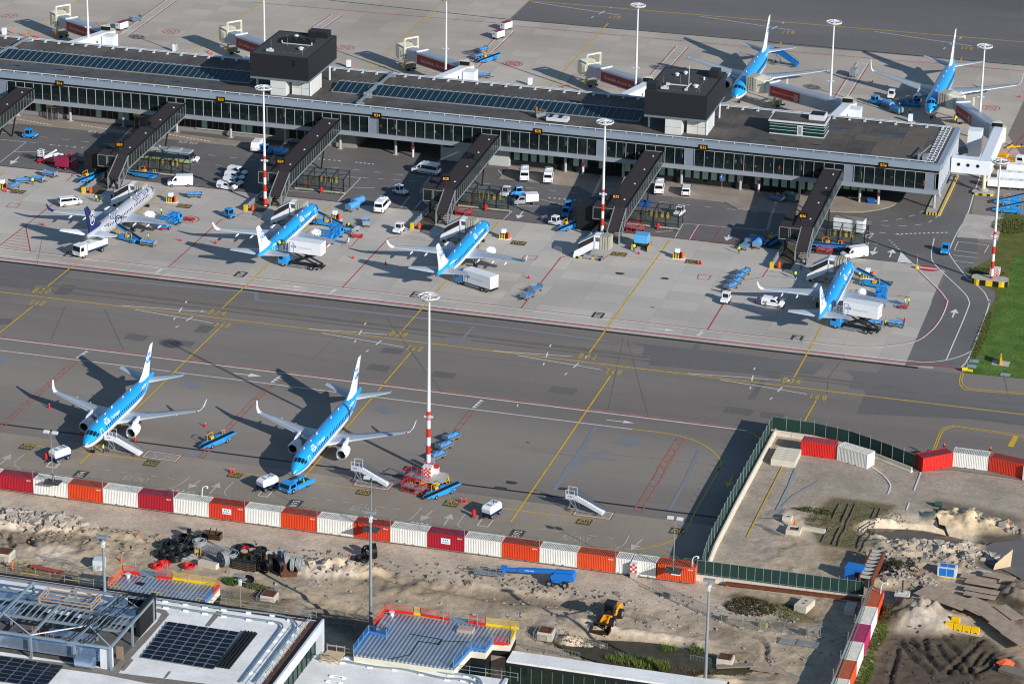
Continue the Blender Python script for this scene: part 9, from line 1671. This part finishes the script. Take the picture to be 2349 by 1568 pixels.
wbuild(one(M('brown_stain',hx('#5a3f36',1.1),.8,0,.4,1.5)).box(XB-1.6,XB-.5,YB-50,YB-.6,Z1r,Z1r+.02).box(XB-110,XB-2,YB-1.2,YB-.5,Z1r,Z1r+.02),'bare_edge_strip',bld)
wbuild(one(Mgg if 'Mgg' in globals() else Mglass).box(XB-.89,XB-.8,YB-60,YB-.9,4.8,Z1r-.7),'glass_wall',bld); m=one(Mdark)
for i in range(30): y=YB-1.-1.9*i; m.box(XB-.8,XB-.72,y-.06,y+.06,4.8,Z1r-.7)
wbuild(m,'glazing_bars',bld)
m=one(Mwr2)
for s in ('E1 130 730 200 740 50 905 0 905 0 895','E0 1400 1370 1500 1270 1530 1290 1430 1410 1390 1420','E0 1930 1420 1965 1420 1900 1500 1870 1500','E0 -10 1235 900 1345 1240 1400 1330 1320 1500 1150 1640 1010 1800 850 1850 760 1790 740 1800 700 1900 720 1940 770 1700 1050 1450 1320 1360 1440 2349 1560 2349 1590 1700 1560 1200 1460 -10 1290'):
 m.poly([(p.x,p.y,Z1r+.015) for p in g(s,Z1r)])
wbuild(m,'gravel_walkway',bld)
def guard(pts,z,label,parent=None,h=1.2,step=2.3,tilt=.25,nm_='guard_rail'):
 t=thing(nm_,label,'guard rail',(pts[0][0],pts[0][1],z),group='temporary guard rails on the new roofs'); P=[Vector((p[0],p[1],z)) for p in pts]; m=one(Mpost)
 for a,b in zip(P,P[1:]):
  for q in (.55,h): m.bar(a+Vector((0,0,q)),b+Vector((0,0,q)),.05)
 wbuild(m,'rails',t); m=one(M('rail_yellow',hx('#c8a83c',1.1),.6)); 
 for a,b in zip(P,P[1:]):
  n=max(1,int((b-a).length/step))
  for i in range(n+1):
   q=a.lerp(b,i/n); wbuild(one(Mpost).bar(q,q+Vector((0,0,h+.1)),.07),'rail_post',t)
   if i%3==1: m.bar(q+Vector((0,0,.6)),q.lerp(b,.06)+Vector((0,0,.6)),.07)
 wbuild(m,'yellow_sleeves',t)
guard([(XB-105,YB+.15),(XB-1,YB+.15)],Z1r,'thin guard rail along the back edge of the white roof')
guard([(XB-1.4,YB-1),(XB-1.4,YB-45)],Z1r,'thin guard rail along the right edge of the white roof')
def tray(s,label,z=.35,w=.24):
 pts=smooth([(p.x,p.y) for p in g(s,Z1r)],5); t=thing('cable_tray',label,'cable tray',(pts[0].x,pts[0].y,Z1r),group='galvanised cable trays on the white roof'); m=one(Msteel)
 for a,b in zip(pts,pts[1:]): m.bar(Vector((a.x,a.y,Z1r+z)),Vector((b.x,b.y,Z1r+z)),w,.16)
 wbuild(m,'tray',t); m=one(Mwht); d=0
 for a,b in zip(pts,pts[1:]):
  d+=(b-a).length
  if d>2.6: d=0; m.cbox((a.x,a.y,Z1r+.12),(.7,.4,.24))
 wbuild(m,'feet',t)
tray('E0 1780 610 E1 0 695 500 755 820 795 950 830 1040 890 1045 950 1000 1010 580 1567','outer cable tray bending along the white roof edge'); tray('E0 1790 680 E1 0 765 500 835 800 875 880 905 885 945 850 1000 420 1567','inner cable tray bending along the white roof edge')
def solar(s,nx,ny,lab,grp,skip=0):
 A,B,Cq,Dq=[p for p in g(s,Z1r+.3)]   # back-left, back-right, front-right, front-left
 global Msol
 if not Msol:
  Msol=M('solar_cell',hx('#0b1120'),.2,0,.2,1,spec=.6)
 w=(B-A).length/nx; l=((Dq-A).length)/ny; proto_=None
 fr=M('panel_frame',hx('#b4b8bd',1.1),.4,.3,0)
 for j in range(ny):
  for i in range(nx):
   o0=A.lerp(Dq,(j+.5)/ny).lerp(B.lerp(Cq,(j+.5)/ny),(i+.5)/nx)
   if proto_ is None:
    t=thing('solar_panel',lab,'solar panel',(o0.x,o0.y,Z1r+.1),group=grp); zz=.2
    one(fr).add([(-w/2+.03,-l/2+.1,.08),(w/2-.03,-l/2+.1,.08),(w/2-.03,l/2-.1,zz),(-w/2+.03,l/2-.1,zz)],[(0,1,2,3),(3,2,1,0)]).build('panel_frame',t)
    one(Msol).add([(-w/2+.1,-l/2+.17,.135),(w/2-.1,-l/2+.17,.135),(w/2-.1,l/2-.18,zz+.02),(-w/2+.1,l/2-.18,zz+.02)],[(0,1,2,3)]).build('cell_face',t); one(Vdk).box(-w/2+.1,w/2-.1,l/2-.12,l/2-.1,0,zz).build('wind_plate',t); proto_=t
   else: dup(proto_,(o0.x,o0.y,Z1r+.1))
solar('E0 1925 845 E1 400 965 E1 100 1395 E0 1605 1255',7,9,'black solar panel in the large array in the middle of the white roof','solar panels of the large array'); solar('E0 -140 1215 735 1355 520 1600 -400 1480',6,6,'black solar panel in the array at the bottom left corner','solar panels of the corner array')
t=thing('black_tube_bundle','long bundle of black tubes lying beside the solar array','tube bundle',tuple(g1('E1 370 1200',Z1r))); a,b=g('E1 520 990 200 1390',Z1r); d=(b-a).normalized(); n=Vector((-d.y,d.x,0)); m=one(Mhose)
for i in range(9): q=n*(i-4)*.24+Vector((0,0,.2+.15*(i%2))); m.tube(a+q,b+q,.14,n=8)
wbuild(m,'tubes',t)
Zt=Z1r+3.6
sk=thing('steel_skeleton','open galvanised steel frame of a plant storey with silver ducts inside','steel frame',tuple(g1('E0 700 1000',Z1r)))
yf=g1('E0 850 1085',Zt).y; yb=g1('E0 1350 540',Zt).y; xs3=[g1('E0 1262 1150',Zt).x]; dx=g1('E0 850 1085',Zt).x-g1('E0 350 1010',Zt).x; xm=g1('E0 850 1085',Zt).x
XS=[xm-5*dx,xm-4*dx,xm-3*dx,xm-2*dx,xm-dx,xm,xs3[0]]
beams=[]
for x in XS: wbuild(one(Msteel).bar((x,yf,Zt),(x,yb,Zt),.3,.34),'cross_beam',sk)
for k,(y,w_) in enumerate(((yf,.3),(yb,.3),(yf+(yb-yf)*.33,.28),(yf+(yb-yf)*.62,.3),(yf+(yb-yf)*.8,.25))): wbuild(one(Msteel).bar((XS[0],y,Zt-.05*(k>1)-.1),(XS[-1],y,Zt-.05*(k>1)-.1),w_,.34),'long_beam',sk)
for x in XS[:]:
 for y in (yf,yb,yf+(yb-yf)*.5): wbuild(one(Msteel).bar((x,y,Z1r),(x,y,Zt-.2),.28),'column',sk)
m=one(Msteel)
for a,b in zip(XS[:-1],XS[1:]):
 y0_,y1_=yf+(yb-yf)*.33,yf+(yb-yf)*.62
 for i in range(7): x=a+(b-a)*(i+.5)/7; m.bar((x,y0_,Zt-.15),(x,y1_,Zt-.15),.12,.18)
wbuild(m,'joists',sk)
m=one(Maluw)
for i,(a,b) in enumerate(zip(XS[1:-1],XS[2:])): m.bar((a,yf,Zt+.1) if i%2 else (a,yf+(yb-yf)*.33,Zt+.1),(b,yf+(yb-yf)*.33,Zt+.1) if i%2 else (b,yf,Zt+.1),.14)
m.bar((XS[4],yb,Zt+.1),(XS[5],yf+(yb-yf)*.8,Zt+.1),.12).bar((XS[5],yb,Zt+.1),(XS[6],yb-4,Zt+.1),.12); wbuild(m,'bracing',sk)
m=one(Mdark)
for xa,xb_ in ((XS[5]-.6,XS[5]+1.6),(XS[5]+1.6,XS[5]+3.8)):
 for k in (0,.5):
  m.bar((xa,yf-.6,Zt+.3+k),(xb_+.2,yb+.3,Zt+.3+k),.09)
 for i in range(14):
  p=Vector((xa,yf-.6,Zt+.3)).lerp(Vector((xb_+.2,yb+.3,Zt+.3)),i/14); q=Vector((xa,yf-.6,Zt+.8)).lerp(Vector((xb_+.2,yb+.3,Zt+.8)),(i+.5)/14); m.bar(p,q,.05)
wbuild(m,'lattice_girder',sk)
Mduct=M('duct_foil',hx('#9fb0c6',1.25),.22,.75,.12,1.5,.15); rr=random.Random(3)
for (x0,x1,y0_,y1_,z0,z1) in ((XS[0],XS[3],yb-3.4,yb-.8,Z1r+.8,Z1r+2.3),(XS[3]+.5,XS[5],yb-3.,yb-1.,Z1r+.8,Z1r+2.4),(XS[5]+.4,XS[6]-1.,yb-4.2,yb-1.,Z1r+1.,Z1r+2.6),(XS[0],XS[2],yf+.6,yf+2.2,Z1r+.7,Z1r+2.3),(XS[2],XS[6]-1,yf+.8,yf+2.4,Z1r+.7,Z1r+2.4),(XS[4],XS[5],yf+5,yf+7,Z1r+.3,Z1r+1.4),(XS[2],XS[3],yf+9,yf+11,Z1r+.3,Z1r+1.7)): wbuild(one(Mduct).box(x0,x1,y0_,y1_,z0,z1),'air_duct',sk)
wbuild(one(Mduct).tube((XS[6]-5,yf-.4,Z1r+1.),(XS[6]-2.4,yf-.4,Z1r+1.),.9,n=16),'air_duct',sk)
wbuild(one(M('floor_dark',hx('#5c5a58',1.1),.8,0,.25,1)).box(XS[0],XS[6],yf+.6,yb-.6,Z1r,Z1r+.03),'floor',sk); m=one(M('site_timber',hx('#a48c78',1.1),.8))
xa,xb_=XS[3]+3.6,XS[4]+5; ya,yb2=yb-6.,yb-2.6
for q in ((xa,ya),(xb_,ya),(xb_,yb2),(xa,yb2)): m.bar((q[0],q[1],Zt-.6),(q[0],q[1],Zt+1.1),.14)
for z in (0,.55,1.05): m.bar((xa,ya,Zt+z),(xb_,ya,Zt+z),.06,.2).bar((xa,yb2,Zt+z),(xb_,yb2,Zt+z),.06,.2).bar((xa,ya,Zt+z),(xa,yb2,Zt+z),.06,.2).bar((xb_,ya,Zt+z),(xb_,yb2,Zt+z),.06,.2)
wbuild(m,'timber_edge_guard',sk); wbuild(one(Mwht).box(xa+.5,xa+4,ya+.6,ya+1.6,Z1r+2,Z1r+2.1).box(xa+5,xb_-.4,ya+.4,ya+1.4,Z1r+2,Z1r+2.1),'insulation_boards',sk)
c=g1('E0 1775 815',Z1r); dd=g1('E0 1585 1030',Z1r); wbuild(one(Mdark).box(c.x-.3,c.x+.25,dd.y,c.y,Z1r,Z1r+4.1).box(c.x-4,c.x-.35,c.y-.3,c.y,Z1r,Z1r+3.5),'black_louvre_wall',bld)
m=one(M('scaffold_orange',hx('#d86a28',1.1),.6)); rr=random.Random(8)
for i in range(9): x=XS[4]-3+rr.uniform(0,7); y=yf+rr.uniform(3,6); m.bar((x,y,Z1r),(x,y,Z1r+2.2),.08)
wbuild(m,'orange_props',sk)
c=g1('E0 1235 1375',Z1r); t=thing('white_cabinet','tall white cabinet at the corner of the steel frame','cabinet',(c.x,c.y,Z1r)); one(Maluw).box(-.9,.7,-.5,.5,0,3.).build('body',t,bevel=.03)
c=g1('E0 1375 1280',Z1r); tag(one(M('brown_board',hx('#8a7664',1.1),.8)).box(-.5,.5,-.1,.1,0,2.).build('brown_board',loc=c),'brown board standing by the white cabinet','board')
ZD=6.2
def deck(name,label,s,z,skirt=True):
 pts=[(p.x,p.y) for p in g(s,z)]; cx_=sum(p[0] for p in pts)/len(pts); cy_=sum(p[1] for p in pts)/len(pts)
 t=thing(name,label,'steel deck',(cx_,cy_,0),group='unfinished steel decks'); wbuild(one(Mdeck).prism(pts,z-.3,z),'deck',t); ins=[(cx_+(p[0]-cx_)*.995,cy_+(p[1]-cy_)*.995) for p in pts]
 wbuild(one(M('cream_panel',hx('#d2cdbb',1.1),.6,0,.05)).prism(ins,z-1.3,z-.3),'upper_panels',t); ins=[(cx_+(p[0]-cx_)*1.002,cy_+(p[1]-cy_)*1.002) for p in pts]; wbuild(one(Mdark).prism(ins,z-2.3,z-1.3),'black_band',t); ins=[(cx_+(p[0]-cx_)*.985,cy_+(p[1]-cy_)*.985) for p in pts]; wbuild(one(M('dim_glass',hx('#12201f'),.08,0,.2,.5,spec=.6)).prism(ins,0,z-2.3),'glass_base',t)
 return t
deck('steel_deck','smaller unfinished metal deck with orange, red and yellow edges at left','E0 1400 310 E1 175 455 E1 10 640 E0 1250 470',ZD); deck('steel_deck','larger unfinished metal deck with red, yellow and blue edges in the bottom centre','E1 2060 745 E2 1215 960 E2 1150 1100 E2 950 1085 E2 870 1190 E2 700 1170 E2 500 1390 E1 1700 1225 E1 1880 990 E1 2070 1030 E1 2110 940 E1 1960 900',ZD)
SC_={'r':'#d02a1e','y':'#e8bd18','o':'#e05524','b':'#3f7fc0'}
def edgeb(s,c,label):
 A,B=g(s,ZD); t=thing('safety_edge',label,'safety barrier',(A.x,A.y,ZD),group='coloured safety edges on the steel decks'); mt=M('edge_'+c,hx(SC_[c],1.12),.5,0,.06,1); wbuild(one(mt).bar(A+Vector((0,0,.22)),B+Vector((0,0,.22)),.06,.42),'toe_board',t)
 wbuild(one(M('mesh_'+c,hx(SC_[c]),.6,0,0,alpha=.28)).add([A+Vector((0,0,.4)),B+Vector((0,0,.4)),B+Vector((0,0,1.3)),A+Vector((0,0,1.3))],[(0,1,2,3)]),'mesh',t); m=one(Mpost); n=max(1,int((B-A).length/2.2))
 for i in range(n+1): q=A.lerp(B,i/n); m.bar(q,q+Vector((0,0,1.35)),.06)
 m.use(mt).bar(A+Vector((0,0,1.3)),B+Vector((0,0,1.3)),.04); wbuild(m,'posts',t)
for s,c,l in (('E0 1245 450 1405 295','o','orange safety edge on the left side of the smaller deck'),('E0 1405 295 1605 320','r','red safety edge at the back of the smaller deck'),('E0 1790 350 1975 372','r','second red safety edge at the back of the smaller deck'),('E0 1975 372 E1 150 445','y','long yellow safety edge at the back of the smaller deck'),('E1 175 450 90 545','r','red safety edge at the right corner of the smaller deck'),('E1 90 545 0 640','b','blue safety edge at the right side of the smaller deck'),
   ('E1 1935 895 2062 735','r','red safety edge on the left side of the larger deck'),('E1 2062 735 E2 40 775','r','red safety edge at the back left of the larger deck'),('E2 40 775 120 785','y','short yellow safety edge between red ones on the larger deck'),('E2 120 785 460 845','r','long red safety edge at the back of the larger deck'),('E2 670 870 865 900','r','red safety edge right of the stair gap on the larger deck'),('E2 865 900 1250 945','y','long yellow safety edge at the back right of the larger deck'),('E2 1215 970 1150 1110','y','yellow safety edge on the right side of the larger deck'),('E2 1130 1125 955 1110','r','red safety edge at the right notch of the larger deck'),('E2 945 1110 870 1195','b','blue safety edge inside the right notch'),('E2 870 1200 705 1175','b','blue safety edge with white patches on the larger deck'),('E2 700 1180 500 1390','b','long blue safety edge on the lower right side'),('E1 1875 985 1700 1215','b','blue safety edge on the lower left of the larger deck'),('E1 1880 985 2075 1035','b','blue safety edge of the left notch, lower side'),('E1 2080 1030 2115 935','b','blue safety edge of the left notch, right side')): edgeb(s,c,l)
m=one(Mdark)
for s in ('E0 1540 420 1580 395 1670 410 1635 445',): tag(MB().use(Mdark).poly([(p.x,p.y,ZD+.02) for p in g(s,ZD)]).build('deck_opening'),'dark square opening in the smaller metal deck','opening')
for s,l in (('E2 0 990 365 1055 310 1115 370 1070 700 1085','dark step line crossing the larger metal deck'),('E1 2110 1280 E2 0 1230 100 1075 350 1110','dark edge of the raised part of the larger deck')):
 mm=MB().use(Mdark); P=g(s,ZD+.03); [mm.bar(a,b,.12,.05) for a,b in zip(P,P[1:])]; tag(mm.build('deck_step'),l,'deck step')
c=g1('E2 640 960',ZD); tag(one(M('pallet_wood',hx('#a8968a',1.1),.8,0,.15)).box(-1.2,1.2,-.8,.8,0,.5).build('pallet_stack',loc=c,bevel=.04),'wrapped pallet of boards on the larger metal deck','pallet'); c=g1('E0 1467 345',ZD); tag(one(Maluw).tube((0,0,0),(0,0,.5),.3,.25,n=12).tube((0,0,.5),(0,0,.6),.45,n=12).build('roof_vent',loc=c),'round white roof vent on the smaller deck','roof vent')
c=g1('E1 2140 780',ZD); tag(one(Maluw).tube((0,0,0),(0,0,.5),.3,.25,n=12).tube((0,0,.5),(0,0,.6),.45,n=12).build('roof_vent',loc=c),'round white roof vent on the larger deck','roof vent')
def scaff(s,label,z1):
 A=g1(s,z1); t=thing('scaffold_stair',label,'scaffold stair',(A.x,A.y,0),group='scaffold stairs'); m=one(Mpost)
 for x in (-2.6,2.6):
  for y in (-.6,1.2): m.tube((x,y,0),(x,y,z1+2.),.05,n=6)
 for z in (z1,z1+1.,z1+2.,z1-2): m.bar((-2.6,-.6,z),(-2.6,1.2,z),.05).bar((2.6,-.6,z),(2.6,1.2,z),.05)
 m.build('frame',t); one(Msteel).box(-2.5,2.5,-.5,1.1,z1-.1,z1).build('platform',t); m=one(Msteel).bar((-2.2,.3,z1),(2.2,.3,z1-2.6),.9,.1).bar((-2.2,-.2,z1+1),(2.2,-.2,z1-1.6),.05); m.build('flight',t)
scaff('E0 1700 310','scaffold stair at the back of the smaller metal deck',ZD); scaff('E2 590 850','scaffold stair at the back of the larger metal deck',ZD)
ZL=5.
C2=g1('E1 1400 1215',ZL); XR2=g1('E2 1140 1480',ZL).x
lw=thing('lower_roof_wing','low white roofed wing in front of the larger metal deck','building',(C2.x+10,C2.y-10,0)); wbuild(one(Mwallw).box(XB-.7,XR2-.1,YB-70,C2.y-.1,0,ZL-.4),'walls',lw); wbuild(one(Mwr).box(XB-.8,XR2,YB-70,C2.y,ZL-.4,ZL),'roof',lw); wbuild(one(Maluw).box(XR2-.4,XR2+.1,YB-70,C2.y+.05,ZL,ZL+.25),'white_edge',lw)
guard([(C2.x,C2.y+.1),(XR2+1.5,C2.y+.1)],ZL,'thin guard rail along the back of the low white roof')
pts=smooth([(p.x,p.y) for p in g('E1 1620 1270 2000 1335 2349 1370 E2 400 1460 640 1480 780 1520 830 1600',ZL)],5); t=thing('cable_tray','cable tray along the low white roof','cable tray',(pts[0].x,pts[0].y,ZL)); m=one(Msteel)
for o_ in (0,-1.5):
 for a,b in zip(pts,pts[1:]): m.bar(Vector((a.x,a.y+o_,ZL+.3)),Vector((b.x,b.y+o_,ZL+.3)),.3,.14)
wbuild(m,'tray',t); m=one(Mwht); [m.cbox((a.x,a.y+o_,ZL+.1),(.7,.4,.2)) for a in pts[::4] for o_ in (0,-1.5)]; wbuild(m,'feet',t)
c=g1('E1 1470 1290',ZL); t=thing('timber_platform','wooden platform with plank rails on the low white roof','platform',(c.x,c.y,ZL)); one(M('plywood',hx('#bda98a'))).box(-1.5,1.3,-1.3,1.6,.5,.6).build('deck',t); m=one(M('site_timber',hx('#a48c78'))); [m.bar((x,y,0),(x*1.05,y,1.7),.09) for x in (-1.4,0,1.2) for y in (-1.2,1.5)]; m.bar((-1.4,-1.2,1.5),(1.2,-1.2,1.5),.06,.18).bar((-1.4,1.5,1.5),(1.2,1.5,1.5),.06,.18); m.build('rails',t)
for i,s in enumerate(('E1 1520 1490','E1 1480 1550')): c=g1(s,ZL); t=thing('roof_bracket','small white two footed roof bracket, '+('upper','lower')[i]+' one','bracket',(c.x,c.y,ZL),group='roof brackets'); one(Mwht).box(-1.2,-.7,-.2,.2,0,.2).box(.7,1.2,-.2,.2,0,.2).bar((-1,0,.25),(1,0,.25),.08).build('bracket',t)
A,B=g('E2 1222 1190 E3 1300 1545',ZL); br=thing('glass_bridge','long low glazed bridge with a white roof along the bottom edge','glass bridge',(A.x+10,A.y-1.5,0)); yb3=A.y; yf3=yb3-3.3
wbuild(one(Mwr).box(A.x-.6,B.x,yf3,yb3,ZL-.35,ZL),'roof',br); wbuild(one(Mdkband).box(A.x-.6,B.x+.1,yf3-.12,yf3+.05,ZL-.75,ZL-.3),'fascia',br); wbuild(one(M('bridge_glass',hx('#1f2f2a'),.06,0,.2,.6,alpha=.6,spec=.6)).box(A.x-.6,B.x,yf3,yf3+.06,.3,ZL-.75).box(A.x-.6,B.x,yb3-.1,yb3-.04,.3,ZL-.4),'glass',br); wbuild(one(M('bridge_floor',hx('#5b6355'),.8,0,.2)).box(A.x-.6,B.x,yf3+.1,yb3-.1,.0,.3),'floor',br)
m=one(M('green_steel',hx('#4f6a62',1.1),.5)); n=int((B.x-A.x)/1.55)
for i in range(n+1):
 x=A.x+(B.x-A.x)*i/n; m.bar((x,yf3-.04,.2),(x,yf3-.04,ZL-.7),.09)
 if i%2==0 and i<n: m.bar((x,yf3+.25,ZL-.9),(x+3,yf3+.25,.5),.12)
wbuild(m,'mullions',br); wbuild(one(Mdark).box(B.x-.1,B.x+.1,yf3,yb3,0,ZL+.02),'end_cap',br)
c=g1('E2 1020 1400',2.); tag(one(M('brown_board2',hx('#8f7f72',1.1),.8,0,.1)).box(-1.1,1.1,-.08,.08,0,4.4).build('wood_panel',loc=(c.x,yb3-1.2,0)),'upright brown wood panel between the decks','wood panel')
for t in set(PR.values()):
 def rm(o):
  for c in KIDS.get(o.name,[]): rm(c)
  bpy.data.objects.remove(o)
 rm(t)
